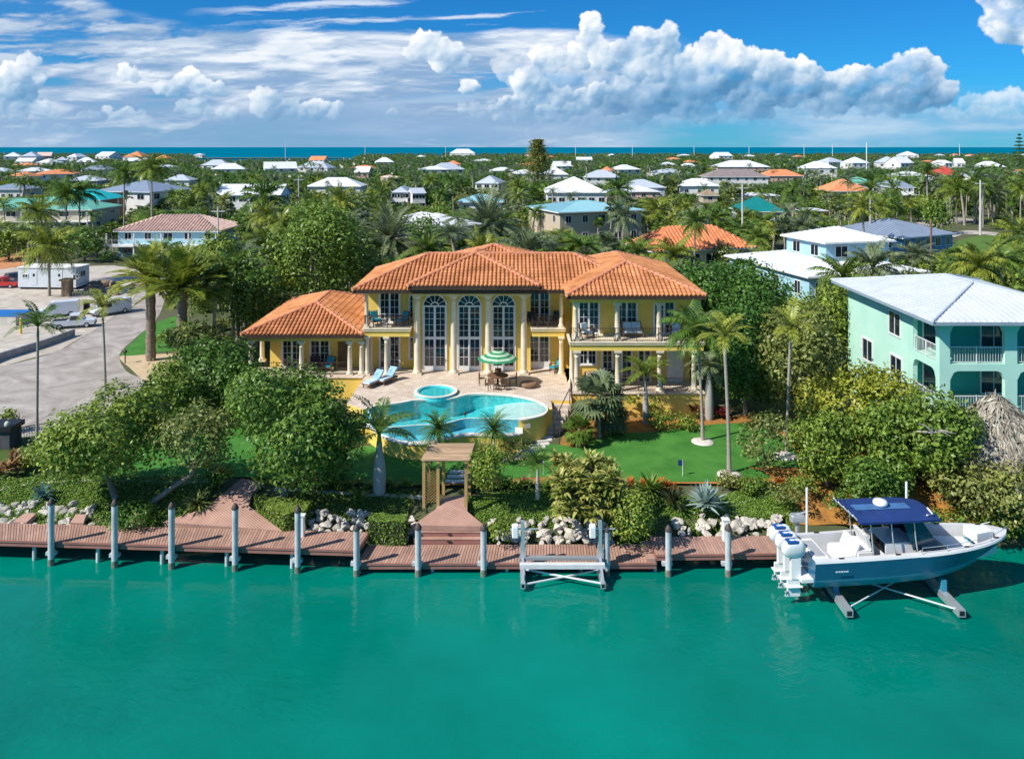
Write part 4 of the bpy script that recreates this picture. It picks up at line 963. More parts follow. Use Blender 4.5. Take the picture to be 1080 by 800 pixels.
def crown(seed, W, H, leaf, n, lobes=15, fill=0.62, flat=0.0, per=4, gap=0.0, asp=0.55):
    """uneven broadleaf crown centred on its own middle"""
    r = np.random.default_rng(seed)
    A = np.array([W/2, W/2, H/2])
    d = unit(r.normal(size=(lobes, 3))); d[:, 2] = d[:, 2]*0.9+0.05
    lc = d*A*(fill*r.uniform(0.75, 1.12, (lobes, 1))); lc[0] = 0
    lr = A*r.uniform(0.30, 0.50, (lobes, 1)); lr[0] = A*0.62
    lr[:, 2] = np.maximum(lr[:, 2], 0.2*H)
    nc = max(1, n//per)
    pr = (lr[:, 0]*lr[:, 2])**1.0; idx = r.choice(lobes, nc, p=pr/pr.sum())
    dd = unit(r.normal(size=(nc, 3))+np.array([0, 0, 0.25]))
    rad = r.uniform(0.72, 1.04, (nc, 1))
    C = lc[idx]+dd*lr[idx]*rad
    keep = np.linalg.norm(C/A, axis=1) > 0.42
    if gap:                                             # thin spots
        s = np.sin(C[:, 0]*5/W*3+seed)+np.sin(C[:, 1]*4/W*3+2*seed)+np.sin(C[:, 2]*5/H*3+seed*.7)
        keep &= (s > -3+gap*2+r.normal(size=nc)*.35)
    C = C[keep]; dd = dd[keep]; nc = len(C)
    C = np.repeat(C, per, 0)+r.normal(size=(nc*per, 3))*leaf*0.75
    N = unit(np.repeat(dd, per, 0)*0.9+r.normal(size=(nc*per, 3))*0.55+np.array([0, 0, .35]))
    T = unit(r.normal(size=(nc*per, 3)))
    l = leaf*r.uniform(0.7, 1.35, nc*per)
    V, Q = leaves(C, N, T, l, l*asp)
    return V, Q, lc
def limbs(mb, seed, base, crown_c, lc, r0, lean=(0, 0), forks=6):
    rr = random.Random(seed); b = Vector(base); top = Vector(crown_c)
    k = Vector(((b.x+top.x)/2+lean[0], (b.y+top.y)/2+lean[1], (b.z*.45+top.z*.55)))
    mb.tube([b, b.lerp(k, .5)+Vector((rr.uniform(-.1, .1), rr.uniform(-.1, .1), 0)), k], [r0*1.25, r0, r0*.8], 8)
    for c in lc[1:forks+1]:
        e = top+Vector(c)*0.85; m_ = k.lerp(e, .5)+Vector((rr.uniform(-.2, .2), rr.uniform(-.2, .2), rr.uniform(-.1, .3)))
        mb.tube([k, m_, e], [r0*.6, r0*.35, r0*.12], 5, 0, False)
BARK = M('grey_bark', (0.22, 0.19, 0.16), 0.9, 0.35, 2, bump=0.5, stretch=(1, 1, .4))
PALMT = M('palm_trunk', (0.33, 0.29, 0.24), 0.9, 0.3, 3, bump=0.5, stretch=(.3, .3, 6))
BOTTLE = M('pale_palm_trunk', (0.34, 0.33, 0.31), 0.8, 0.2, 3, stretch=(.3, .3, 5))
BOOT = M('rough_palm_boots', (0.24, 0.19, 0.145), 0.95, 0.45, 6, bump=0.8)
LEAF = leaf_mat('green_leaves', (0.070, 0.130, 0.016), (0.290, 0.400, 0.060))
LEAFD = leaf_mat('deep_green_leaves', (0.042, 0.110, 0.014), (0.190, 0.320, 0.048))
LEAFY = leaf_mat('yellow_green_leaves', (0.120, 0.170, 0.014), (0.33, 0.38, 0.05))
LEAFO = leaf_mat('olive_leaves', (0.085, 0.120, 0.026), (0.300, 0.340, 0.090))
PALM = leaf_mat('palm_fronds', (0.06, 0.125, 0.018), (0.20, 0.30, 0.05), rough=.35)
PALMG = leaf_mat('grey_green_fronds', (0.085, 0.130, 0.060), (0.25, 0.30, 0.15), rough=.35)
PALMY = leaf_mat('yellowing_fronds', (0.09, 0.145, 0.016), (0.36, 0.40, 0.06), rough=.35)
DEAD = leaf_mat('dry_frond', (0.25, 0.13, 0.05), (0.42, 0.25, 0.10))

def feather(r, L, elev, azim, droop, pairs, ll, lw, hang=0.35, vee=0.35):
    """one feather frond: leaflets V (n,4,3)"""
    s = np.linspace(0.10, 1.0, pairs)
    a = elev-droop*s**1.3
    S = np.linspace(0, 1, 40); aa = elev-droop*S**1.3
    hx = np.concatenate([[0], np.cumsum(np.cos(aa[:-1]))/39*L]); hz = np.concatenate([[0], np.cumsum(np.sin(aa[:-1]))/39*L])
    x = np.interp(s, S, hx); z = np.interp(s, S, hz)
    ca, sa = math.cos(azim), math.sin(azim)
    P0 = np.stack([x*ca, x*sa, z], 1)
    T = np.stack([np.cos(a)*ca, np.cos(a)*sa, np.sin(a)], 1)
    Sd = np.array([-sa, ca, 0.0]); U = np.cross(T, Sd); U = U*np.sign(U[:, 2:3]+1e-9)
    out = []
    prof = np.interp(s, [0.1, 0.25, 0.6, 1.0], [0.45, 0.95, 1.0, 0.35])
    for sg in (-1, 1):
        tw = sg+r.normal(size=(pairs, 1))*0.06
        D = unit(T*0.62+Sd*tw*0.9+U*vee+r.normal(size=(pairs, 3))*.06)
        ln = (ll*prof*r.uniform(.85, 1.1, pairs))[:, None]
        mid = P0+D*ln*.55; tip = P0+D*ln-np.array([0, 0, 1])*ln*hang
        wv = T*lw*prof[:, None]*.5
        out.append(np.stack([P0-wv*.6, mid-wv, tip, mid+wv], 1))
    # rachis as a thin blade
    n = 8; si = np.linspace(0, 1, n); xx = np.interp(si, S, hx); zz = np.interp(si, S, hz)
    R0 = np.stack([xx*ca, xx*sa, zz], 1); w = np.linspace(0.05, 0.008, n)[:, None]*max(1, L/3)*Sd
    out.append(np.stack([R0[:-1]-w[:-1], R0[:-1]+w[:-1], R0[1:]+w[1:], R0[1:]-w[1:]], 1))
    return np.concatenate(out, 0)
def palm_crown(kind, seed, R_, lod=0):
    r = np.random.default_rng(seed); out = []
    nf, pairs = {'coconut': (24, 24), 'royal': (18, 24), 'date': (64, 24), 'cabbage': (22, 16), 'young': (13, 22), 'stiff': (38, 26), 'pygmy': (46, 18)}[kind]
    if lod == 1: nf = int(nf*.75); pairs = 11
    if lod == 2: nf = int(nf*.55); pairs = 6
    if kind == 'cabbage':
        nf = 48 if lod == 0 else (20 if lod == 1 else 12); seg = 16 if lod == 0 else (9 if lod == 1 else 6)
        for i in range(nf):
            el = math.asin(r.uniform(-.75, .98)); az = r.uniform(0, 6.283); pl = R_*r.uniform(.42, .60)
            d = np.array([math.cos(el)*math.cos(az), math.cos(el)*math.sin(az), math.sin(el)])
            base = d*pl; s = unit(np.cross(d, np.array([0, 0, 1.0]))); u = np.cross(s, d)
            th = np.linspace(-2.0, 2.0, seg)+r.normal(size=seg)*.05
            D = unit(np.cos(th)[:, None]*d+np.sin(th)[:, None]*s+u*.12); ln = (R_*.52*(1-.18*np.abs(th)/2)*r.uniform(.9, 1.08, seg))[:, None]
            wv = unit(np.cross(D, u))*R_*(.042 if lod == 0 else .085)
            mid = base+D*ln*.55; tip = base+D*ln-np.array([0, 0, 1])*ln*.28
            out.append(np.stack([np.repeat(base[None], seg, 0), mid-wv, tip, mid+wv], 1))
            out.append(np.stack([d*.02*R_-s*.012*R_, d*.02*R_+s*.012*R_, base+s*.008*R_, base-s*.008*R_], 0)[None])
    else:
        lw = {0: .14, 1: .26, 2: .42}[lod]*R_/2.2
        for i in range(nf):
            t = (i+.5)/nf; az = i*2.39996+r.uniform(-.2, .2)
            if kind == 'coconut': el = R(80-105*t+r.uniform(-8, 8)); dr = R(62+r.uniform(-12, 15)); L = R_*1.18*r.uniform(.88, 1.06); ll = R_*.30; hg, ve = .55, .12
            elif kind == 'royal': el = R(78-92*t+r.uniform(-7, 7)); dr = R(75+r.uniform(-10, 15)); L = R_*1.2*r.uniform(.9, 1.05); ll = R_*.26; hg, ve = .35, .30
            elif kind == 'date': el = R(84-118*t**.85+r.uniform(-5, 5)); dr = R(46+r.uniform(-8, 12)); L = R_*1.1*r.uniform(.92, 1.05); ll = R_*.15; hg, ve = .08, .30; 
            elif kind == 'stiff': el = R(86-100*t+r.uniform(-6, 6)); dr = R(28+r.uniform(-8, 14)); L = R_*1.08*r.uniform(.9, 1.06); ll = R_*.26; hg, ve = .10, .35
            elif kind == 'pygmy': el = R(82-105*t+r.uniform(-8, 8)); dr = R(80+r.uniform(-12, 12)); L = R_*1.2*r.uniform(.9, 1.05); ll = R_*.22; hg, ve = .2, .25
            else: el = R(76-70*t+r.uniform(-8, 8)); dr = R(70+r.uniform(-12, 15)); L = R_*1.2*r.uniform(.85, 1.05); ll = R_*.30; hg, ve = .3, .3
            w_ = lw*(.65 if kind in ('date', 'pygmy') else 1.0)
            out.append(feather(r, L, el, az, dr, pairs, ll, w_, hg, ve))
    V = np.concatenate(out, 0).reshape(-1, 3)
    return V, np.arange(len(V)).reshape(-1, 4)
CACHE = {}
def palm_mesh(kind, seed, lod, mat):
    k = (kind, seed, lod, mat.name)
    if k not in CACHE:
        V, Q = palm_crown(kind, seed, 1.0, lod); CACHE[k] = np_mesh('palm_crown', V, Q, mat)
    return CACHE[k]
def inst(name, me, parent=None, loc=(0, 0, 0), sc=(1, 1, 1), rz=0.0):
    o = bpy.data.objects.new(name, me); COL.objects.link(o); o.parent = parent; o.location = loc; o.scale = sc if isinstance(sc, (tuple, list)) else (sc, sc, sc); o.rotation_euler = (0, 0, rz); return o
NAMES = {'coconut': 'coconut_palm', 'royal': 'royal_palm', 'date': 'date_palm', 'cabbage': 'cabbage_palm', 'young': 'young_palm', 'stiff': 'palm_tree', 'pygmy': 'pygmy_palm'}
def palm(label, kind, base, cpy, wpx, mat=None, tr=0.14, shape='plain', lean=0.0, seed=0, tmat=None, cpx=None, lod=0, group=None, z=2.0, rz=None):
    """a palm standing at photo pixel `base` with its crown centre at row cpy"""
    b = P(base[0], base[1], z); Yd = b.y; zc = CH-(cpy-HOR)/F*Yd; Rm = wpx/2/F*Yd
    cx = 0.0 if cpx is None else (cpx-base[0])/F*Yd
    o = thing(NAMES[kind], label, 'palm', b, 0, group)
    h = zc-z; rr = random.Random(seed+int(base[0])); m = MB(); n = 12
    pts = []; rad = []
    for i in range(n+1):
        t = i/n; pts.append((cx*t**1.6, lean*t*t, h*t))
        if shape == 'bottle': rad.append(tr*float(np.interp(t, [0, .06, .35, .6, .8, 1], [.95, 1.05, 1.12, .95, .62, .45])))
        elif shape == 'boots': rad.append(tr*(1+.16*(i % 2))*(1.1-.1*t))
        else: rad.append(tr*(1.25-.4*min(1, t*3) if t < .33 else .85)*(1.06 if i % 2 else 1.0))
    m.tube(pts, rad, 10); m.build('trunk', tmat or (BOOT if shape == 'boots' else (BOTTLE if shape == 'bottle' else PALMT)), o)
    if kind in ('royal', 'young') and shape != 'boots':
        m = MB(); m.tube([(cx, lean, h-.02), (cx, lean, h+Rm*.28)], [rad[-1]*.95, rad[-1]*.5], 8); m.build('crownshaft', M('green_crownshaft', (.14, .24, .05), .4, .2), o)
    inst('crown', palm_mesh(kind, seed % 4, lod, mat or PALM), o, (cx, lean, h+(Rm*.22 if kind in ('royal', 'young') else 0)), Rm, rr.uniform(0, 6.28) if rz is None else rz)
    return o
def tree(label, bx, by, top, bot, wpx, leaf=0.28, n=6000, mat=None, seed=0, cx=None, tr=0.16, z=2.0, Y=None, gap=0.25, name='broadleaf_tree', lobes=15, cat='tree', group=None, trunk=True, lean=(0, 0)):
    if Y is None: b = P(bx, by, z)
    else: b = Vector(((bx-540)/F*Y, Y, z))
    Yd = b.y; s = Yd/F; zt = CH-(top-HOR)*s; zb = max(z+.1, CH-(bot-HOR)*s); W = wpx*s; H = max(zt-zb, .5)
    ox = 0.0 if cx is None else (cx-bx)*s; c = (ox, 0, (zt+zb)/2-z)
    o = thing(name, label, cat, b, 0, group)
    V, Q, lc = crown(seed+11, W*1.12, H*1.12, leaf*.92, int(n*1.6), lobes=lobes, gap=gap)
    inst('crown', np_mesh('crown', V, Q, mat or LEAF), o, c)
    if trunk:
        m = MB(); limbs(m, seed, (0, 0, -.1), (c[0], c[1], c[2]-H*.1), lc, tr, lean); m.build('trunk', BARK, o)
    return o
def blades(seed, n, L, w, up=(20, 85), droop=60, seg=3, spread=0.05, crease=0.0):
    """rosette of strap leaves"""
    r = np.random.default_rng(seed); out = []
    az = np.arange(n)*2.39996+r.uniform(-.3, .3, n); el = np.radians(r.uniform(up[0], up[1], n)); Ln = L*r.uniform(.75, 1.1, n)
    px = r.normal(size=(n, 2))*spread; p = np.concatenate([px, np.zeros((n, 1))], 1)
    wv = np.stack([-np.sin(az), np.cos(az), np.zeros(n)], 1)*w/2
    prof = [0.7, 1.0, 0.75, 0.05] if seg == 3 else list(np.interp(np.linspace(0, 1, seg+1), [0, .3, .7, 1], [.7, 1, .75, .05]))
    rows = [(p-wv*prof[0], p+wv*prof[0])]
    for k in range(seg):
        e = el-np.radians(droop)*((k+.5)/seg)**1.3
        p = p+np.stack([np.cos(e)*np.cos(az), np.cos(e)*np.sin(az), np.sin(e)], 1)*(Ln/seg)[:, None]
        rows.append((p-wv*prof[k+1], p+wv*prof[k+1]))
    V = np.stack([x for rw in rows for x in rw], 1); k2 = 2*(seg+1); V = V.reshape(-1, 3)
    q = np.array([[2*k, 2*k+1, 2*k+3, 2*k+2] for k in range(seg)])
    Q = (np.arange(n)[:, None, None]*k2+q[None]).reshape(-1, 4)
    return V, Q
def join(parts):
    Vs = []; Qs = []; b = 0
    for V, Q in parts: Vs.append(V); Qs.append(Q+b); b += len(V)
    return np.concatenate(Vs), np.concatenate(Qs)
def rosette(name, label, px, py, wpx, mat, n=40, up=(10, 88), droop=40, wfrac=.12, cat='plant', z=2.0, seed=0, group=None, stems=1, h=0.0, seg=3, bl=.55):
    b = P(px, py, z); L = wpx/2/F*b.y
    ps = []; rr = np.random.default_rng(seed)
    for k in range(stems):
        V, Q = blades(seed+k, max(6, n//stems), L*(1 if stems == 1 else bl), L*wfrac, up, droop, seg)
        if stems > 1: V = V+np.array([rr.uniform(-.6, .6)*L, rr.uniform(-.5, .5)*L, rr.uniform(0.15, 1)*h])
        ps.append((V, Q))
    V, Q = join(ps)
    o = bpy.data.objects.new(name, np_mesh(name, V, Q, mat)); COL.objects.link(o); o.location = b
    return tagit(o, label, cat, group)
def shrub(name, label, px, py, wpx, hpx, mat=None, n=900, leaf=.16, seed=0, z=2.0, group=None, gap=0.0, cat='shrub', depth=1.0, lobes=9):
    b = P(px, py, z); s = b.y/F; W = wpx*s; H = hpx*s
    V, Q, lc = crown(seed+5, W, H, leaf, n, lobes=lobes, gap=gap); V = V*np.array([1, depth, 1])+np.array([0, 0, H*.47]); V[:, 2] = np.maximum(V[:, 2], 0.0)
    o = bpy.data.objects.new(name, np_mesh(name, V, Q, mat or LEAF)); COL.objects.link(o); o.location = b
    return tagit(o, label, cat, group)
def cover_patch(outline, zf, n, leaf, mat, seed, lift=0.1, wave=.12):
    """short leafy carpet inside a flat outline; zf(x, y) gives the ground"""
    r = np.random.default_rng(seed); pts = np.array([(p[0], p[1]) for p in outline]); lo, hi = pts.min(0), pts.max(0)
    C = []
    while len(C) < n:
        q = r.uniform(lo, hi, (n*3, 2)); ins = np.zeros(len(q), bool); j = len(pts)-1
        for i in range(len(pts)):
            xi, yi = pts[i]; xj, yj = pts[j]
            ins ^= ((yi > q[:, 1]) != (yj > q[:, 1])) & (q[:, 0] < (xj-xi)*(q[:, 1]-yi)/(yj-yi+1e-12)+xi); j = i
        C.extend(q[ins].tolist())
    C = np.array(C[:n]); z = zf(C[:, 0], C[:, 1])
    bump = wave*(np.sin(C[:, 0]*2.1+seed)*np.cos(C[:, 1]*2.7)+np.sin(C[:, 0]*5.3+C[:, 1]*4.1))+lift
    C = np.stack([C[:, 0], C[:, 1], z+bump*r.uniform(.3, 1.1, n)], 1)
    N = unit(r.normal(size=(n, 3))*.32+np.array([-.15, -.2, 1.0])); T = unit(r.normal(size=(n, 3)))
    l = leaf*r.uniform(.6, 1.3, n)
    return leaves(C, N, T, l, l*.6)
def bank(x, y): return np.interp(y, [40.6, 41.7, 42.3, 44.9, 46.5], [-2, .55, 1.05, 1.9, 2.0])
# ------------------------------------------------------------------ garden trees
tree('garden tree with a forked grey trunk behind the second piling from the left', 122, 524, 400, 514, 108, .26, 6500, LEAF, 1, 112, .14, 1.75, lean=(-.3, 0))
tree('large round dense garden tree in front of the left porch', 297, 528, 385, 522, 140, .27, 9500, LEAF, 2, 308, .17, 1.7, gap=.12)
tree('spreading garden tree with a leaning trunk, between the two big left garden trees', 160, 528, 430, 504, 88, .25, 2600, LEAFO, 3, 208, .13, 1.7, gap=.75, lean=(1.0, 0))
tree('low bushy tree at the corner of the drive beside the left porch', 225, 432, 358, 430, 82, .30, 3600, LEAFD, 4, gap=.2)
tree('low leafy tree at the near edge of the asphalt drive', 172, 452, 384, 450, 74, .28, 3200, LEAF, 5, gap=.2)
tree('bright green bush tree in the shade beside the left porch corner', 262, 452, 392, 450, 46, .26, 1900, LEAF, 6)
tree('large dense dark green tree behind the roof of the left wing', 335, 0, 208, 330, 112, .42, 7500, LEAFD, 7, Y=82, gap=.1)
tree('rounded green tree behind the drive palms', 226, 0, 246, 330, 84, .40, 4500, LEAF, 8, Y=78)
tree('dark rounded tree in the shade left of the left wing roof', 262, 0, 262, 350, 50, .36, 2600, LEAFD, 9, Y=72)
tree('broad round topped tree just right of the mansion roof', 764, 0, 272, 352, 128, .36, 7000, LEAFD, 10, Y=68, gap=.1)
tree('tall leafy tree behind the thin lawn palms at the mansion corner', 786, 0, 318, 452, 84, .30, 4800, LEAFD, 12, Y=56)
tree('leafy olive tinted tree behind the single lawn palm', 842, 0, 322, 470, 92, .30, 4800, LEAFO, 13, Y=55)
tree('bushy tree against the left wall of the teal house', 866, 0, 302, 420, 84, .32, 4500, LEAF, 14, Y=63, gap=.3)
tree('yellow green sea grape tree below the middle of the teal house wall', 905, 0, 388, 530, 128, .30, 6800, LEAFY, 15, Y=49, gap=.3)
tree('broad seaside tree in front of the teal house balconies', 962, 0, 408, 548, 112, .28, 7000, LEAF, 16, Y=44.6, gap=.35)
tree('low spreading tree overhanging the water behind the boat bow', 1040, 0, 482, 566, 116, .26, 5500, LEAFO, 17, Y=42.6, gap=.35, z=1.2)
tree('dark green tree on the orange mulch above the boat stern', 872, 0, 440, 532, 78, .25, 3600, LEAF, 18, Y=44.6, gap=.3)
tree('small airy tree at the right edge of the putting green', 806, 512, 440, 512, 62, .22, 1300, LEAFO, 19, Y=46.0, gap=.9, tr=.06)
tree('small tree half hiding the dry thatch at the right edge', 1005, 0, 462, 540, 70, .26, 2600, LEAFY, 20, Y=46.5)
tree('low bushy tree at the water edge behind the blue boat top', 925, 0, 480, 552, 70, .24, 3000, LEAFD, 21, Y=42.6, z=1.3, gap=.3)
tree('tree with bare twigs at the far right edge beside the thatch', 1090, 0, 462, 560, 60, .24, 2400, LEAF, 22, Y=44, z=1.6, gap=.5)
# dead branches
def snag(label, px, py, Y, seed, L=2.2):
    rr = random.Random(seed); z0 = CH-(py-HOR)/F*Y; m = MB()
    o = thing('bare_branch', label, 'branch', ((px-540)/F*Y, Y, 2.0)); z0 -= 2.0
    m.tube([(-.3, 2.4, z0-1.2), (0, 1.0, z0-.3), (.3, 0, z0)], [.07, .06, .05], 6)
    for k in range(7):
        a = rr.uniform(-.6, 2.6); e = Vector((math.cos(a)*L*rr.uniform(.3, .6), rr.uniform(-.6, .2), math.sin(a)*L*.3))
        s = Vector((.3, 0, z0))*(1)+Vector((0, 0, 0)); m.tube([s, s+e*.5+Vector((0, 0, .15)), s+e], [.045, .03, .012], 5)
    m.build('twigs', M('bleached_wood', (.34, .30, .26), .8, .2, 4), o); return o
snag('bleached bare branch poking from the seaside trees below the teal house', 978, 456, 41.9, 4)
snag('bleached bare branch at the water edge right of the boat bow', 1066, 520, 40.6, 9, 2.6)
# ------------------------------------------------------------------ garden palms
palm('stout palm with rough trunk and yellowish fronds on the left of the drive', 'stiff', (159, 380), 296, 84, PALMY, .36, 'boots', seed=1)
palm('stout palm with rough trunk and yellowish fronds on the right of the drive', 'stiff', (192, 391), 303, 98, PALMY, .37, 'boots', seed=2)
palm('cabbage palm with a smooth grey trunk left of the left wing roof', 'cabbage', (251, 358), 300, 56, PALM, .2, seed=3)
palm('yellow green palm rising behind the left wing roof', 'coconut', (277, 318), 262, 64, PALMY, .16, seed=2, cpx=281)
palm('thin trunked palm at the bottom of the asphalt road', 'young', (39, 476), 350, 56, PALM, .09, seed=1, cpx=40)
palm('thin trunked palm on the middle of the road edge', 'young', (111, 412), 330, 56, PALMY, .10, seed=2, cpx=108)
palm('large grey green date palm behind the left end of the mansion roof', 'date', (412, 318), 252, 88, PALMG, .38, 'boots', seed=0)
palm('large grey green date palm behind the middle of the mansion roof', 'date', (514, 306), 238, 88, PALMG, .38, 'boots', seed=1)
palm('slender palm with a white ring at its foot nearest the mansion corner', 'coconut', (741, 465), 349, 72, PALM, .10, seed=0, cpx=735)
palm('slender bright palm with a white ring in the middle of the putting green edge', 'young', (769, 499), 362, 66, PALMY, .11, seed=3, cpx=764)
palm('slender tall palm at the right end of the putting green', 'young', (830, 476), 352, 62, PALMY, .10, seed=1, cpx=834)
palm('young palm with a swollen pale trunk before the yellow porch wall', 'young', (681, 446), 402, 56, PALMY, .19, 'bottle', seed=2)
palm('old grey palm with a thick pale trunk at the porch corner', 'royal', (748, 442), 390, 50, PALMG, .28, 'bottle', seed=0)
palm('palm with a thick pale trunk in front of the pool', 'young', (400, 520), 466, 84, PALM, .33, 'bottle', seed=1, z=1.95)
palm('fan leaved palm clump beside the garden steps, taller one', 'cabbage', (632, 462), 420, 68, PALMG, .12, seed=1)
palm('low fan leaved palm at the foot of the garden steps', 'cabbage', (611, 470), 452, 38, PALM, .10, seed=2)
palm('low fan leaved palm tucked behind the clump beside the garden steps', 'cabbage', (642, 456), 438, 48, PALMG, .10, seed=3)
palm('bushy pygmy palm in front of the pool, behind the pergola', 'pygmy', (462, 485), 452, 46, PALM, .10, seed=0)
palm('bushy pygmy palm in front of the pool, right of the pergola', 'pygmy', (521, 486), 454, 46, PALM, .10, seed=1)
palm('small young palm right of the pergola at the edge of the green', 'young', (567, 526), 494, 44, PALM, .12, 'bottle', seed=3, z=1.9)
palm('coconut palm against the orange roof behind the mansion, left one', 'coconut', (648, 312), 272, 52, PALM, .13, seed=1)
palm('coconut palm against the orange roof behind the mansion, middle one', 'coconut', (672, 312), 268, 46, PALM, .13, seed=3)
palm('coconut palm against the orange roof behind the mansion, right one', 'coconut', (711, 316), 270, 54, PALMY, .13, seed=0)
palm('coconut palm in front of the pale blue house, left one', 'coconut', (889, 350), 293, 62, PALM, .14, seed=2)
palm('coconut palm in front of the pale blue house, right one', 'coconut', (921, 350), 283, 62, PALMG, .14, seed=1)
# dead frond hanging from the slender palm
b = P(741, 465); V, Q = join([(feather(np.random.default_rng(k), 2.2, R(20-12*k), R(-25+22*k), R(85), 16, .4, .06, .6, .0).reshape(-1, 3), np.arange(4*39).reshape(-1, 4)) for k in range(2)])
o = bpy.data.objects.new('dry_frond', np_mesh('dry_frond', V, Q, DEAD)); COL.objects.link(o)
o.parent = [x for x in bpy.data.objects if x.get('label', '').startswith('slender palm with a white ring at its foot')][0]; o.location = (-.35, 0, CH-(352-HOR)/F*b.y-2.0)
for px, py, lab in ((741, 466, 'white pebble ring round the palm nearest the porch'), (769.5, 501, 'white pebble ring round the palm in the middle of the green edge'), (828, 481, 'white pebble ring at the foot of the right-hand lawn palm')):
    b = P(px, py); m = MB(); m.lathe([(.72, 0), (.70, .06), (.40, .09), (.05, .10)], n=20)
    single('pebble_ring', m, M('white_pebbles', (.70, .64, .56), .9, .25, 14, bump=.6), lab, 'pebble ring', b, world=False)
# ------------------------------------------------------------------ shrubs and beds
VARIEG = leaf_mat('variegated_blades', (0.13, 0.19, 0.028), (0.58, 0.54, 0.16)); SILVER = leaf_mat('silver_blades', (0.24, 0.34, 0.32), (0.42, 0.52, 0.47)); BLUEG = leaf_mat('blue_green_blades', (0.05, 0.15, 0.16), (0.12, 0.25, 0.25))
RED = leaf_mat('red_blades', (0.14, 0.018, 0.02), (0.36, 0.05, 0.05)); ORNG = leaf_mat('orange_bromeliad', (0.32, 0.08, 0.012), (0.62, 0.19, 0.03)); BRONZE = leaf_mat('bronze_blades', (0.20, 0.10, 0.03), (0.55, 0.36, 0.16))
rosette('variegated_shrub', 'large yellow variegated strap leaved shrub in the middle of the waterfront bed', 618, 545, 104, VARIEG, 3600, (5, 88), 55, .075, 'shrub', 1.7, 3, stems=170, h=2.7, bl=.27)
rosette('silver_agave', 'silver grey spiky agave at the front of the putting green', 745, 531, 48, SILVER, 95, (-5, 88), 15, .17, 'agave', 1.85, 1)
rosette('blue_agave', 'blue green agave behind the leftmost piling', 45, 524, 34, BLUEG, 28, (5, 85), 50, .16, 'agave', 1.75, 2)
rosette('bronze_shrub', 'bronze and cream strap leaved plant at the left edge', 10, 500, 46, BRONZE, 220, (20, 88), 60, .12, 'shrub', 2.0, 5, stems=14, h=.9)
rosette('dark_agave', 'dark spiky agave left of the silver agave', 710, 529, 38, leaf_mat('dark_blades', (.02, .04, .015), (.10, .10, .03)), 60, (0, 80), 30, .11, 'agave', 1.85, 6)
rosette('fan_shrub', 'spiky green palm shrub behind the variegated bush', 686, 518, 46, LEAF, 80, (5, 80), 35, .10, 'shrub', 1.9, 7)
rosette('spiky_shrub', 'spiky olive shrub in the shade left of the flaring boardwalk', 208, 532, 40, LEAFO, 60, (5, 80), 50, .10, 'shrub', 1.6, 8)
rosette('spiky_shrub', 'spiky green shrub in shade beside the thick trunked pool palm', 378, 526, 34, LEAF, 40, (5, 80), 40, .10, 'shrub', 1.8, 9)
for i, (px, py, w, lab) in enumerate(((668, 436, 34, 'red leaved plant before the porch wall beside the fan palm'), (730, 437, 34, 'red leaved plant at the right end of the porch wall'), (604, 452, 26, 'dark red plant left of the fan palm clump'), (647, 444, 30, 'dark red plant behind the low green bushes'), (757, 440, 30, 'dark red plant on the mulch behind the thick pale palm'))):
    rosette('cordyline', lab, px, py, w, RED, 90, (15, 88), 70, .16, 'plant', 2.0, 20+i, stems=7, h=.6)
rosette('croton', 'yellow leaved plant on the mulch right of the slender palms', 815, 450, 24, PALMY, 80, (15, 88), 60, .18, 'plant', 2.0, 31, stems=6, h=.9)
rosette('croton', 'yellow leaved plant inside the right porch by the young palm', 667, 428, 22, PALMY, 60, (15, 88), 60, .2, 'plant', 3.0, 32, stems=5, h=.5)
k = 0
for i in range(34):
    rr = random.Random(i); px = 640+i*3.6+rr.uniform(-2, 2) if i < 20 else 770+(i-20)*4.6
    if 735 < px < 757: continue
    py = 512+rr.uniform(-2, 3) if i < 20 else 511+rr.uniform(-2, 3)
    rosette('bromeliad', 'small orange bromeliad in the row along the front edge of the putting green', px, py, rr.uniform(14, 21), ORNG if rr.random() < .62 else LEAFO, 22, (15, 85), 40, .22, 'plant', 1.95, 40+i, 'orange bromeliads along the putting green')
for i in range(26):
    rr = random.Random(i+500); px = 496+i*5.4+rr.uniform(-2, 2)
    if 560 < px < 575: continue
    rosette('bromeliad', 'small dark leaved bromeliad in the row between the pergola and the variegated shrub', px, 511.5+rr.uniform(-2, 2), rr.uniform(16, 24), LEAFD if rr.random() < .6 else RED, 24, (15, 85), 45, .2, 'plant', 1.95, 140+i, 'dark bromeliads along the green left of the variegated shrub')
for i in range(14):
    rr = random.Random(i+600); px = 330+i*8+rr.uniform(-3, 3)
    rosette('fern', 'small green fern in the shade along the pale edging left of the pergola', px, 511+rr.uniform(-2, 2), rr.uniform(12, 20), LEAF, 24, (15, 85), 60, .2, 'plant', 1.97, 180+i, 'green ferns along the shaded edging')
for i, (px, py, w, h, lab) in enumerate(((648, 458, 36, 22, 'green bush before the porch wall, left of the young palm'), (700, 454, 34, 20, 'green bush before the porch wall, right of the young palm'), (725, 452, 30, 18, 'green bush before the porch wall at its right end'), (688, 436, 46, 22, 'dark green bush against the porch wall behind the young palm'))):
    shrub('bush', lab, px, py, w, h, LEAFD if i == 3 else LEAF, 700, .17, i)
shrub('vine_bush', 'leafy bush climbing over the right side of the pergola', 515, 532, 44, 66, LEAF, 2600, .16, 9, 1.9, gap=.2)
shrub('bush', 'olive bush right of the pygmy palm in front of the garden steps', 545, 486, 44, 20, LEAFO, 700, .15, 12)
shrub('bush', 'broad leaved bush hanging over the rocks right of the empty boat lift', 664, 572, 62, 66, LEAF, 2600, .17, 14, 1.0, gap=.15)
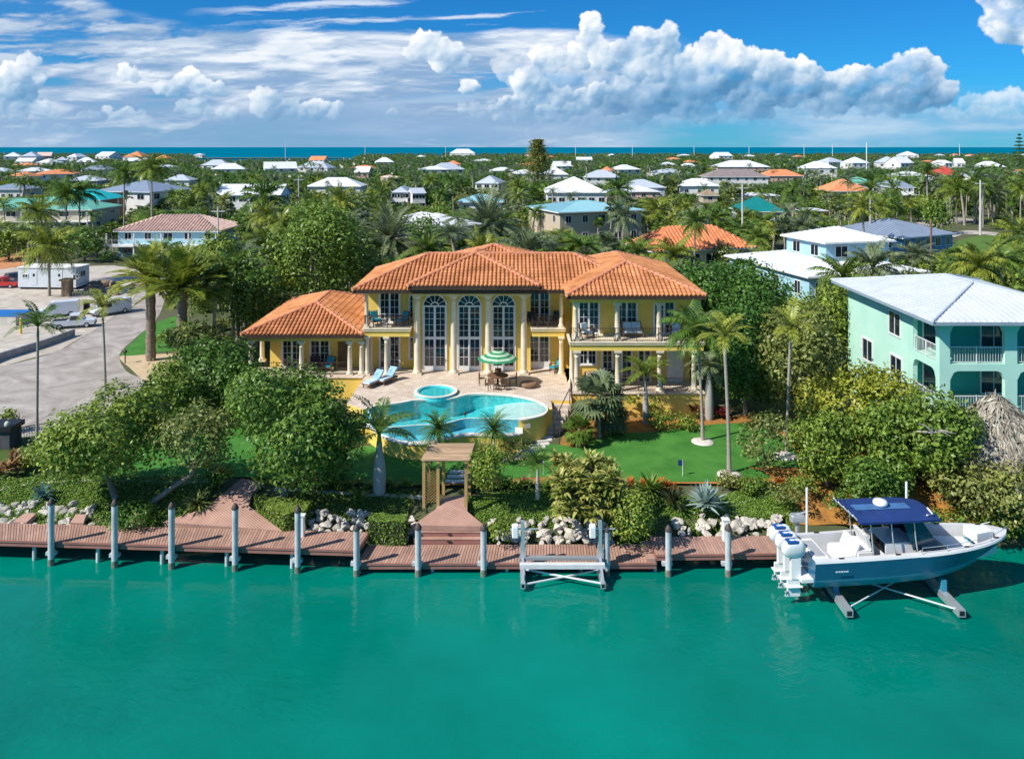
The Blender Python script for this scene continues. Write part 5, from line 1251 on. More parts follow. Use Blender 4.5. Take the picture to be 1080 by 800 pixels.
shrub('bush', 'leafy bush on the rocks between the second and third pilings', 140, 552, 66, 28, LEAFD, 1700, .16, 15, 1.0)
shrub('bush', 'round green bush at the left edge behind the ground cover', 40, 494, 40, 30, LEAF, 900, .18, 16)
shrub('bush', 'green bush beside the slanted ramp rocks at the foot of the left tree', 92, 496, 44, 36, LEAF, 1200, .18, 17)
shrub('bush', 'small bush on the rocks left of the empty boat lift', 527, 569, 26, 24, LEAF, 500, .15, 18, .9)
shrub('bush', 'dark bush filling the shade behind the flaring boardwalk', 232, 512, 40, 26, LEAFD, 900, .17, 19, 1.9)
shrub('bush', 'dark bush in the shade between the round tree and the pool palm', 350, 508, 36, 22, LEAFD, 700, .16, 21, 1.95)
shrub('bush', 'low bush on the mulch right of the silver agave edging', 835, 530, 44, 22, LEAFO, 800, .15, 22, 1.8)
shrub('bush', 'round bush beside the left drive palm', 175, 366, 22, 18, LEAFY, 420, .2, 23)
shrub('bush', 'dark bush against the left porch wall', 300, 428, 120, 26, LEAF, 2200, .2, 24, depth=.4)
shrub('bush', 'dark bush at the left end of the curved yellow pool wall', 372, 462, 36, 26, LEAFD, 900, .18, 25)
# clipped hedges
def hedge(label, pts, z0, z1, n, seed, leaf=.13, mat=None):
    """solid clipped hedge over an outline"""
    r = np.random.default_rng(seed); q = [Vector((p[0], p[1], 0)) for p in pts]; c = sum(q, Vector())/len(q)
    zf = lambda x, y: np.full(len(x), z1); out = [cover_patch(q, zf, n, leaf, mat or LEAF, seed, .0, .05)]
    for i in range(len(q)):
        a, b = q[i], q[(i+1) % len(q)]; L = (b-a).length; k = int(n*.5*L/4)
        t = r.random(k); zz = r.uniform(z0, z1, k); d = (b-a).normalized(); nn = Vector((d.y, -d.x, 0))
        C = np.stack([a.x+(b.x-a.x)*t+nn.x*r.normal(size=k)*.05, a.y+(b.y-a.y)*t+nn.y*r.normal(size=k)*.05, zz], 1)
        N = unit(np.array([nn.x, nn.y, .2])+r.normal(size=(k, 3))*.5); l = leaf*r.uniform(.7, 1.3, k)
        out.append(leaves(C, N, unit(r.normal(size=(k, 3))), l, l*.6))
    V, Q = join(out); o = thing('hedge', label, 'hedge', (c.x, c.y, z0)); V = V-np.array([c.x, c.y, z0])
    inst('foliage', np_mesh('hedge', V, Q, mat or LEAF), o)
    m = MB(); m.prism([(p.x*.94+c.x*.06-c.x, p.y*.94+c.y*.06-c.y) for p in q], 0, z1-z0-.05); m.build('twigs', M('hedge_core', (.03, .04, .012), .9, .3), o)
    return o
hedge('square clipped green hedge left of the deck stairs', [W2(388, 574, .5), W2(427, 576, .5), W2(430, 560, .9), W2(392, 558, .9)], .5, 1.75, 1500, 3)
hedge('sloping clipped hedge beside the flaring boardwalk', [W2(300, 561, 1.05), W2(322, 556, 1.05), W2(330, 535, 1.5), W2(268, 531, 1.5)], 1.0, 1.95, 2200, 4)
# leafy carpet on the bank
o2 = []
for i, lst in enumerate(([(-30, 512), (30, 510), (110, 508), (170, 508), (236, 508), (215, 528), (180, 543), (110, 546), (60, 541), (0, 534), (-30, 534)], [(494, 522), (560, 517), (640, 519), (700, 523), (760, 521), (828, 513), (842, 530), (838, 546), (770, 548), (700, 549), (600, 550), (520, 552), (492, 541)], [(300, 515), (440, 518), (428, 536), (330, 536)])):
    pts = [P(a, b, 1.7) for a, b in lst]
    V, Q = cover_patch(pts, bank, (30000, 42000, 5000)[i], .115, LEAF, i+3, .19, .03)
    o2.append((V, Q))
V, Q = join(o2); o = bpy.data.objects.new('ground_cover', np_mesh('ground_cover', V, Q, leaf_mat('creeping_leaves', (.09, .18, .022), (.25, .38, .06)))); COL.objects.link(o)
tagit(o, 'low green ground cover carpeting the bank above the rocks', 'ground cover', None, 'stuff')
# ------------------------------------------------------------------ riprap rocks
ROCK = M('coral_rock', (0.42, 0.37, 0.30), 0.95, 0, 2.2, col2=(0.72, 0.68, 0.60), bump=0.8, orand=.16)
def rock_mesh(seed):
    bm = bmesh.new(); bmesh.ops.create_icosphere(bm, subdivisions=2, radius=1.0); r = random.Random(seed)
    dirs = [(Vector((r.gauss(0, 1), r.gauss(0, 1), r.gauss(0, 1))).normalized(), r.uniform(.38, .78)) for _ in range(11)]
    for v in bm.verts:
        for d, k in dirs:
            t = v.co.dot(d)
            if t > k: v.co -= d*(t-k)*.9
        v.co += Vector((r.uniform(-.06, .06), r.uniform(-.06, .06), r.uniform(-.06, .06)))
    me = bpy.data.meshes.new('rock'); bm.to_mesh(me); bm.free(); me.materials.append(ROCK); return me
RM = [rock_mesh(i) for i in range(6)]
rr = random.Random(5); cnt = 0
for (x0, x1, n, w0, w1, lab) in ((-22, 100, 92, 1.42, .85, 'left'), (92, 122, 8, 1.0, .7, 'left'), (320, 388, 46, 1.2, .7, 'mid'), (543, 650, 72, 1.0, .45, 'lift'), (708, 826, 60, 1.1, .75, 'right'), (425, 440, 8, 1.0, .6, 'mid'), (514, 546, 10, .9, .5, 'lift')):
    L = {'left': 'pale coral rock in the heap behind the left end of the long dock', 'mid': 'pale coral rock in the heap between the sloping hedge and the square hedge', 'lift': 'pale coral rock in the bank behind the empty boat lift', 'right': 'pale coral rock in the row behind the raised right dock'}[lab]
    for k in range(n):
        t = rr.random(); px = rr.uniform(x0, x1)
        yy = {'left': 41.85, 'mid': 41.1, 'lift': 40.9, 'right': 41.0}[lab]+t*1.25; zz = float(np.interp(t, [0, 1], [w1, w0+.25]))-.08
        s = rr.uniform(.16, .33)
        o = inst('coral_rock', RM[k % 6], None, ((px-540)/F*yy, yy, zz), (s*rr.uniform(.9, 1.4), s*rr.uniform(.8, 1.2), s*rr.uniform(.7, 1.0)), rr.uniform(0, 6.28))
        tagit(o, L, 'rock', L[10:].replace('rock', 'rocks', 1))
# ------------------------------------------------------------------ neighbouring houses
def plain(n, c, rough=.7, var=.08): return M(n, c, rough, var, 0.7, spec=.3)
RW = plain('white_metal_roof', (.70, .72, .74), .45); RG = plain('grey_blue_roof', (.22, .27, .35), .5); RGL = plain('light_grey_roof', (.46, .50, .56), .5)
RMINT = plain('mint_roof', (.16, .44, .34), .5); RTURQ = plain('turquoise_roof', (.02, .46, .47), .45); RTEAL = plain('dark_teal_roof', (.008, .20, .19), .5)
RORG = M('orange_tile_roof', (.58, .19, .075), .85, 0, 1.2, col2=(.72, .28, .13), island=.15); RPINK = M('pink_tile_roof', (.62, .42, .34), .85, 0, 1.0, col2=(.74, .54, .45), island=.12)
RBLUE = plain('pale_blue_roof', (.27, .50, .55), .5); RBRN = plain('brown_shingle_roof', (.24, .20, .19), .9, .15); RRED = plain('red_roof', (.52, .07, .05), .7); RTHATCH = plain('thatch', (.30, .22, .15), .95, .25)
WWH = plain('white_wall', (.74, .73, .70)); WTAN = plain('tan_wall', (.50, .42, .31)); WBLU = plain('pale_blue_wall', (.34, .56, .64)); WCRM = plain('cream_wall', (.66, .57, .32)); WGRY = plain('grey_wall', (.42, .45, .50)); WBRN = plain('brown_wall', (.34, .17, .09)); WPNK = plain('pink_wall', (.62, .40, .33)); WDBL = plain('blue_wall', (.10, .27, .42)); WMINT = plain('mint_wall', (.36, .62, .52)); WYEL = plain('yellow_wall', (.74, .50, .05))
TRIM = plain('white_trim', (.75, .75, .73), .5)
HOUSES = []     # (x0, x1, y0, y1, Y) boxes in the picture that trees should not bury, and footprints
FOOT = []
def win(parent, face, u, off, z, w, h, kind='window', arch=False, fm=None, gm=None):
    m = MB(); t = .09
    def pt(a, d, zz):
        if face == 'f': return (a, off-d, zz)
        if face == 'l': return (off-d, -a, zz)
        return (off+d, a, zz)
    s = 1 if face != 'l' else -1
    def bx(a0, a1, z0, z1, d, mi):
        q = [pt(a0, -.02, z0), pt(a1, -.02, z0), pt(a1, -.02, z1), pt(a0, -.02, z1)]; r = [pt(a0, d, z0), pt(a1, d, z0), pt(a1, d, z1), pt(a0, d, z1)]
        m.add(q+r, [(4, 5, 6, 7), (0, 1, 5, 4), (1, 2, 6, 5), (2, 3, 7, 6), (3, 0, 4, 7)], mi)
    U = u if face != 'l' else -u
    bx(U-w/2-t, U+w/2+t, z-t, z, .06, 0); bx(U-w/2-t, U+w/2+t, z+h, z+h+t, .06, 0); bx(U-w/2-t, U-w/2, z, z+h, .06, 0); bx(U+w/2, U+w/2+t, z, z+h, .06, 0); bx(U-.03, U+.03, z, z+h, .04, 0)
    bx(U-w/2, U+w/2, z, z+h, .015, 1)
    return m.build(kind, [fm or TRIM, gm or GLASS], parent)
def house(label, C, w, d, rot, ze, apex, wall, roofm, nf=3, ns=2, floors=1, style='plain', kind='hip', sp=.5, name='house', z=2.0, detail=True, over=.6, porch=False, slope=None, cat='house', wz=1.3, protect=None, ww=1.1, group=None):
    """eave rectangle w by d; near corner C; w runs along rot, d along rot+90"""
    o = thing(name, label, cat, (C[0], C[1], z), rot, group)
    E = ze-z
    c, s = math.cos(rot), math.sin(rot)
    mid = (C[0]+c*w/2-s*d/2, C[1]+s*w/2+c*d/2)
    if slope is None:
        za = CH-(apex-HOR)/F*mid[1]; slope = min(.62, max(.10, (za-ze)/((d if kind == 'gable' else min(w, d))/2)))
    i = over if detail else over*.6
    m = MB(); zt = E-.04+(i*slope if kind == 'gable' else .03)
    m.box(i, w-i, i, d-i, -.3, E+.02)
    rm = MB()
    if kind == 'gable':
        zr = E+d/2*slope
        m.add([(i, i, E+.02), (i, d-i, E+.02), (i, d/2, zr-.1), (w-i, i, E+.02), (w-i, d-i, E+.02), (w-i, d/2, zr-.1)], [(0, 2, 1), (3, 4, 5)])
        pl = [[Vector((0, 0, E)), Vector((w, 0, E)), Vector((w, d/2, zr)), Vector((0, d/2, zr))], [Vector((w, d, E)), Vector((0, d, E)), Vector((0, d/2, zr)), Vector((w, d/2, zr))]]; hips = []
    else: pl, hips = hip_planes(0, w, 0, d, E, slope)
    m.build('wall', wall, o)
    for k, p in enumerate(pl): roof_cover(rm, p, style, sp, 0, k)
    r = rm.build('roof', roofm, o)
    if detail:
        fm = MB(); a, b_ = E-.20, E-.008
        fm.box(0, w, 0, .05, a, b_); fm.box(0, w, d-.05, d, a, b_); fm.box(0, .05, .05, d-.05, a, b_); fm.box(w-.05, w, .05, d-.05, a, b_)
        fm.poly([(.06, .06, E-.15), (.06, d-.06, E-.15), (w-.06, d-.06, E-.15), (w-.06, .06, E-.15)])
        fm.build('fascia', TRIM, r)
    fh = E/max(1, floors)
    for fl in range(floors):
        zb = fl*fh+fh*.36; h = min(wz, fh*.46)
        for k in range(nf): win(o, 'f', i+(w-2*i)*(k+.5)/nf, i, zb, ww*(1 if (k+fl) % 3 else 1.35), h)
        for k in range(ns):
            win(o, 'l', i+(d-2*i)*(k+.5)/ns, i, zb, ww, h); win(o, 'r', i+(d-2*i)*(k+.5)/ns, w-i, zb, ww, h)
    if porch:
        pm = MB(); pm.box(-.2, w+.2, -2.2, i-.01, fh*(floors-1)-.2, fh*(floors-1)); 
        rail(pm, (-.1, -2.1), (w+.1, -2.1), fh*(floors-1), .95, .5, 2.5)
        for k in range(5): x = -.05+(w+.1)*k/4; pm.box(x-.1, x+.1, -2.15, -1.95, -.3, E-.25)
        pm.build('porch', TRIM, o)
    cs = [(C[0]+c*a-s*b, C[1]+s*a+c*b) for a, b in ((0, 0), (w, 0), (w, d), (0, d))]
    FOOT.append((cs, label))
    pxs = [540+F*x/y for x, y in cs]
    zr = ze+slope*min(w, d)/2
    top = HOR+(CH-zr)/max(y for x, y in cs)*F; bot = HOR+(CH-(ze-(.72*(ze-z) if protect is None else protect)))/min(y for x, y in cs)*F
    HOUSES.append((min(pxs), max(pxs), top, bot, min(y for x, y in cs)))
    return o
def house3(label, l, c, r, ze, apex, wall, roofm, **k):
    Q = [Vector(((a-540)/F*(F*(CH-ze)/(b-HOR)), F*(CH-ze)/(b-HOR))) for a, b in (l, c, r)]
    v = Q[2]-Q[1]; rot = math.atan2(v.y, v.x); n = Vector((-math.sin(rot), math.cos(rot)))
    d = abs((Q[0]-Q[1]).dot(n)); d = max(d, 5)
    return house(label, Q[1], v.length, d, rot, ze, apex, wall, roofm, **k)
def houseB(label, x0, x1, eave, apex, ze, d, wall, roofm, rot=0.0, **k):
    Y = F*(CH-ze)/(eave-HOR); X0 = (x0-540)/F*Y; w = (x1-x0)/F*Y
    return house(label, (X0, Y), w, d, rot, ze, apex, wall, roofm, **k)
# --- the teal house on the right
TEALW = M('aqua_stucco', (.40, .68, .56), .9, 0, .5, col2=(.48, .74, .62), bump=.1, bscale=25, spec=.2); TEALI = M('shaded_aqua_stucco', (.05, .36, .32), .9, .1, .6, spec=.2)  # balcony back wall: the shade behind the arches is put into a deeper teal
th = wthing('teal_house', 'aqua green three storey house with arched balconies and pale ribbed metal roof at the right', 'house', (30, 54, 2))
X0, X1, Y0, Y1 = 26.1, 36.0, 48.1, 61.2
m = MB(); pl, hips = hip_planes(25.2, 36.9, 47.2, 62.2, 10.5, .235)
for k, p in enumerate(pl): roof_cover(m, p, 'seam', .42, 0, k)
rf = m.build('roof', plain('pale_metal_roof', (.58, .61, .63), .45, .08), th)
m = MB(); ridge_caps(m, hips, .09, 3.0); m.build('ridge', MATS['light_grey_roof'], rf)
m = MB(); m.box(25.2, 36.9, 47.2, 47.25, 10.3, 10.49); m.box(25.2, 25.25, 47.26, 62.2, 10.3, 10.49); m.box(36.85, 36.9, 47.26, 62.2, 10.3, 10.49); m.build('fascia', plain('slate_trim', (.25, .32, .38)), rf)
m = MB(); m.poly([(25.26, 47.26, 10.33), (25.26, 62.1, 10.33), (36.84, 62.1, 10.33), (36.84, 47.26, 10.33)]); m.build('soffit', TEALW, rf)
YB = Y0+2.6          # back wall of the balconies
m = MB()
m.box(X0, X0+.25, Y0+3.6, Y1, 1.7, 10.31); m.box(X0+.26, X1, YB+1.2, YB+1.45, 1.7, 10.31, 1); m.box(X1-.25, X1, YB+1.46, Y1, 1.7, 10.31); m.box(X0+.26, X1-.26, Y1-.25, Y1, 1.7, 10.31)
floors = [(1.7, 4.45), (4.75, 7.45), (7.75, 10.31)]
def arch_wall(mb, face, a0, a1, off, z0, z1, openings, th_=.3, rad=.55, mi=0):
    """wall with round cornered openings [(u0, u1, zb, zt)] made of strips"""
    def pt(u, d, z): return (u, off+d, z) if face == 'f' else (off+d, u, z)
    us = sorted(set([a0, a1]+[u for o_ in openings for u in np.linspace(o_[0], o_[1], 17)]))
    for u0, u1 in zip(us[:-1], us[1:]):
        um = (u0+u1)/2; op = [o_ for o_ in openings if o_[0] < um < o_[1]]
        segs = [(z0, z0, z1, z1)]
        if op:
            o_ = op[0]
            def top(u):
                dd = min(u-o_[0], o_[1]-u)
                return o_[3] if dd >= rad else o_[3]-rad+math.sqrt(max(0, rad*rad-(rad-dd)**2))
            segs = [(z0, z0, o_[2], o_[2]), (top(u0), top(u1), z1, z1)]
        for (b0, b1, t0, t1) in segs:
            if t0-b0 < 1e-3 and t1-b1 < 1e-3: continue
            q = [pt(u0, 0, b0), pt(u1, 0, b1), pt(u1, 0, t1), pt(u0, 0, t0), pt(u0, th_, b0), pt(u1, th_, b1), pt(u1, th_, t1), pt(u0, th_, t0)]
            mb.add(q, [(0, 1, 2, 3), (5, 4, 7, 6), (0, 4, 5, 1), (3, 2, 6, 7)]+([(0, 3, 7, 4)] if not op or abs(u0-op[0][0]) < 1e-6 else [])+([(1, 5, 6, 2)] if not op or abs(u1-op[0][1]) < 1e-6 else []), mi)
ops = []
for zb, zt in floors:
    for a, b in ((X0+.65, X0+4.0), (X0+4.75, X0+8.1), (X0+8.7, X1-.3)): ops.append((a, b, zb, zt-.12))
for (zb, zt) in floors: arch_wall(m, 'f', X0+.3, X1, Y0, zb if zb > 2 else 1.7, zt+.30 if zt < 10 else zt, [o_ for o_ in ops if o_[2] == zb])
for (zb, zt) in floors: arch_wall(m, 'l', Y0, Y0+3.61, X0, zb if zb > 2 else 1.7, zt+.30 if zt < 10 else zt, [(Y0+.45, Y0+3.2, zb, zt-.12)], .3)
m.build('wall', [TEALW, TEALI], th)
for zb, zt in floors[1:]:
    m = MB(); m.box(X0+.31, X1-.02, Y0+.31, YB+1.19, zb-.28, zb-.002); o = m.build('balcony_floor', TEALW, th)
    m = MB()
    for a, b in ((X0+.65, X0+4.0), (X0+4.75, X0+8.1), (X0+8.7, X1-.3)): rail(m, (a, Y0+.12), (b, Y0+.12), zb+.02, 1.0, .16, 1.7)
    rail(m, (X0+.12, Y0+.45), (X0+.12, Y0+3.2), zb+.02, 1.0, .16, 1.4); m.build('balcony_railing', TRIM, o)
yb = YB+1.19
for zb in (4.75, 7.75):
    for xx in (X0+1.8, X0+5.6, X0+8.9):
        m = MB(); m.box(xx-.9, xx+.9, yb-.05, yb+.0, zb+.02, zb+2.15, 0); m.box(xx-.8, xx-.03, yb-.06, yb-.045, zb+.1, zb+2.05, 1); m.box(xx+.03, xx+.8, yb-.06, yb-.045, zb+.1, zb+2.05, 1); m.build('glazed_door', [TRIM, GLASS], th)
for yy, zz in ((53.7, 8.25), (53.5, 5.3), (57.8, 5.4)):
    m = MB(); w_ = .75
    m.box(X0-.06, X0+.02, yy-w_-.1, yy+w_+.1, zz-.12, zz, 0); m.box(X0-.06, X0+.02, yy-w_-.1, yy+w_+.1, zz+1.45, zz+1.56, 0); m.box(X0-.06, X0+.02, yy-w_-.1, yy-w_, zz, zz+1.45, 0); m.box(X0-.06, X0+.02, yy+w_, yy+w_+.1, zz, zz+1.45, 0); m.box(X0-.04, X0+.01, yy-.03, yy+.03, zz, zz+1.45, 0)
    m.box(X0-.015, X0+.005, yy-w_, yy+w_, zz, zz+1.45, 1); m.build('window', [TRIM, GLASS], th)
for zz in (6.0, 6.35, 6.7): m = MB(); m.box(X0-.05, X0+.01, 58.6, 58.85, zz, zz+.22); m.build('wall_vent', TRIM, th)
FOOT.append(([(24.5, 46.5), (38, 46.5), (38, 63), (24.5, 63)], '')); HOUSES.append((985, 1090, 285, 470, 47)); HOUSES.append((880, 985, 286, 400, 48))
# thatched hut in front of it
tk = thing('thatched_hut', 'weathered dry palm thatch roof in front of the aqua house at the right edge', 'hut', (27.6, 45.0, 2.0))
r = np.random.default_rng(4); parts = []
for k in range(1500):
    pass
n = 6500; hh = np.sqrt(r.random(n)); az = r.uniform(0, 6.283, n); rad = 3.7*hh**.8; zz = 4.9-3.2*hh**.85
Cc = np.stack([rad*np.cos(az), rad*np.sin(az)*.85, zz+r.uniform(-.08, .12, n)], 1); N = unit(np.stack([np.cos(az)*.7, np.sin(az)*.7, np.ones(n)], 1)+r.normal(size=(n, 3))*.4); T = unit(np.stack([np.cos(az), np.sin(az), -np.full(n, .85)], 1)+r.normal(size=(n, 3))*.38)
V, Q = leaves(Cc, N, T, r.uniform(.5, 1.0, n), r.uniform(.07, .17, n), .15)
inst('roof', np_mesh('thatch_roof', V, Q, leaf_mat('dry_thatch', (.20, .17, .13), (.55, .49, .40), .1)), tk)
m = MB(); m.lathe([(2.6, 1.75), (1.75, 3.0), (.7, 4.15), (.05, 4.7)], n=18); m.build('thatch_backing', plain('dark_thatch', (.10, .075, .05), .95, .3), tk)
for a in range(6): m = MB(); m.tube([(3.0*math.cos(a*1.047+.5), 2.5*math.sin(a*1.047+.5), -.5), (3.0*math.cos(a*1.047+.5), 2.5*math.sin(a*1.047+.5), 2.2)], .09, 7); m.build('post', BARK, tk)
# --- middle distance
house3('tan two storey house with a pale blue hipped roof behind the mansion', (549, 217.5), (589, 224), (681, 221), 8.6, 211, WTAN, RBLUE, nf=5, ns=3, floors=2, style='seam', sp=.6)
o = house3('single storey cream house with a broad orange tile hipped roof behind the mansion', (618, 258), (687, 265), (799, 261), 5.6, 238, WCRM, RORG, nf=6, ns=4, floors=1, style='barrel', sp=.6, wz=1.6, ww=1.4)
bw = house3('pale blue two tier house with white roofs between the mansion and the aqua house', (783, 268), (852, 292), (982, 286), 5.8, 262, WBLU, RW, nf=5, ns=4, floors=1, style='seam', sp=.5, wz=1.5)
# its upper storey
Q3 = [P(a, b, 9.2) for a, b in ((817.5, 247.5), (870, 256), (939, 252.5))]
v = Q3[2]-Q3[1]; rot = math.atan2(v.y, v.x)
loc = bw.matrix_basis.inverted() if False else None
def to_local(o, p):
    q = Vector(p)-o.location; a = -o.rotation_euler.z; return Vector((q.x*math.cos(a)-q.y*math.sin(a), q.x*math.sin(a)+q.y*math.cos(a), q.z))
u = to_local(bw, Q3[1]); w_, d_, E = v.length, 9.6, 9.2-2
m = MB(); m.box(u.x+.6, u.x+w_-.6, u.y+.6, u.y+d_-.6, 3.0, E+.02); m.build('upper_wall', WBLU, bw)
pl, hips = hip_planes(u.x, u.x+w_, u.y, u.y+d_, E, .30); m = MB()
for k, p in enumerate(pl): roof_cover(m, p, 'seam', .5, 0, k)
m.build('upper_roof', RW, bw)
m = MB(); m.box(u.x, u.x+w_, u.y, u.y+.05, E-.2, E-.01); m.box(u.x, u.x+.05, u.y+.06, u.y+d_, E-.2, E-.01); m.build('upper_fascia', TRIM, bw)
for k in (.27, .72): win(bw, 'f', u.x+w_*k, u.y+.6, E-1.9, 1.7, 1.3)
for k in (.3, .7): win(bw, 'l', u.y+d_*k, u.x+.6, E-1.9, 1.5, 1.3)
HOUSES.append((815, 942, 236, 272, 95))
house3('blue walled bungalow with a grey hipped roof beside the bare pole', (895, 240), (952.5, 251), (1010, 246), 5.2, 230, WDBL, RG, nf=5, ns=3, floors=1, style='seam', sp=.7, wz=1.6)
houseB('pale blue house with a pink tile roof and white porch left of the mansion', 119, 232, 243.5, 226.5, 6.6, 12, WBLU, RPINK, nf=5, ns=2, floors=2, style='barrel', sp=.55, porch=True)
house3('white two storey house with a blue grey hipped roof at the left', (104, 201), (158, 202.5), (204, 199), 8.6, 190, WWH, RG, nf=3, ns=3, floors=2, ww=2.2, wz=1.5)
houseB('wide house with a mint green roof and blue balcony at the left edge', -40, 97, 221, 209, 7.0, 14, WTAN, RMINT, nf=7, ns=2, floors=2, porch=True, style='seam', sp=.8, ww=1.6)
houseB('brown walled house with a bright turquoise roof at the left', 40, 106, 211, 197, 7.4, 14, WBRN, RTURQ, nf=4, ns=2, floors=2, style='seam', sp=.8)
houseB('white house with a long pale gable roof left of the dark tree', 226, 296, 205.5, 194, 7.8, 12, WWH, RW, nf=6, ns=2, floors=2, kind='gable', ww=1.6)
house3('white roofed low house peeping over the mansion roof between the date palms', (446, 230), (459, 241), (512, 236), 5.4, 224, WWH, RW, nf=3, ns=2)
houseB('low house with a pale turquoise roof above the white roof behind the date palms', 482, 531, 213, 204.5, 5.4, 11, WWH, RBLUE, nf=3, ns=1)
houseB('white hipped house in the trees above the dark round tree', 322, 381, 196.5, 187, 6.0, 14, WWH, RW, nf=4, ns=1)
houseB('small white house with a grey roof beside the long gable house', 172, 200, 190, 184, 6.0, 10, WWH, RGL, nf=2, ns=1)
houseB('big white roofed house just above the tan house', 575, 642, 203, 186, 6.6, 22, WWH, RW, nf=6, ns=2, ww=1.8)
houseB('low white roofed house right of the tan house', 640, 697, 202, 195.5, 5.2, 14, WPNK, RW, nf=5, ns=1)
houseB('blue grey hipped roof house behind the low white one', 655, 703, 197.5, 189, 6.4, 14, WGRY, RGL, nf=3, ns=1)
houseB('white house with a pale grey roof and blue window band in the distance', 616, 656, 187, 179, 7.0, 14, WWH, RGL, nf=4, ns=1, floors=2)
houseB('white hipped house just right of the feathery tall tree', 572, 600, 184, 176, 6.0, 14, WWH, RW, nf=2, ns=1)
houseB('long house with a brown shingle roof right of centre', 745, 812, 186.5, 178, 7.2, 16, WWH, RBRN, nf=7, ns=1, floors=2)
houseB('cream villa with a wide white roof behind the brown shingle roof', 757, 813, 176, 169, 8.0, 22, WPNK, RW, nf=6, ns=1, floors=2)
houseB('low house with a bright orange roof right of the brown shingle roof', 805, 848, 185.5, 178.5, 6.0, 14, WPNK, RORG, nf=4, ns=1)
houseB('low house with a dark teal pyramid roof above the orange tile house', 784, 830, 223, 207.5, 5.2, 13, WGRY, RTEAL, nf=3, ns=1, style='seam', sp=.8)
houseB('white hipped house left of the brown shingle roof', 716, 760, 196, 188, 6.0, 13, WWH, RW, nf=3, ns=1)
houseB('thatched hut below the white hipped house', 740, 759, 206, 199, 4.6, 7, WTAN, RTHATCH, nf=1, ns=1, name='thatched_hut', cat='hut')
houseB('flat white roofed pavilion above the dark teal roof', 779, 823, 206, 202.5, 4.6, 12, WWH, RW, nf=4, ns=1, slope=.1)
houseB('low yellow and white building among the palms on the right', 846, 874, 222, 218, 4.2, 9, WYEL, RW, nf=2, ns=1, slope=.1)
houseB('house with a terracotta hipped roof right of the palms', 876, 921, 201.5, 188, 6.0, 15, WCRM, RORG, nf=3, ns=1)
houseB('house with a pale green roof behind the terracotta one', 893, 931, 193.5, 186.5, 6.6, 14, WWH, RMINT, nf=3, ns=1)
houseB('steep grey gabled house with a white porch on the right', 943, 966, 197.5, 186, 7.0, 14, WWH, RG, nf=2, ns=1, floors=2, porch=True)
houseB('white house with a red hipped roof on the right', 988, 1020, 184.5, 175.5, 6.6, 16, WWH, RRED, nf=4, ns=1)
houseB('white flat house left of the red roofed one', 1034, 1062, 176, 170, 6.6, 14, WWH, RW, nf=3, ns=1)
houseB('white walled house with a grey roof at the left edge of the trees', -20, 24, 199.5, 193.5, 6.6, 13, WWH, RG, nf=5, ns=1)
houseB('long low grey roof among the trees above the turquoise one', 68, 103, 190.5, 185, 5.6, 12, WGRY, RGL, nf=3, ns=1)
houseB('dark blue roofed house among the trees at the left', 85, 112, 178.5, 174, 6.0, 14, WDBL, RG, nf=2, ns=1)
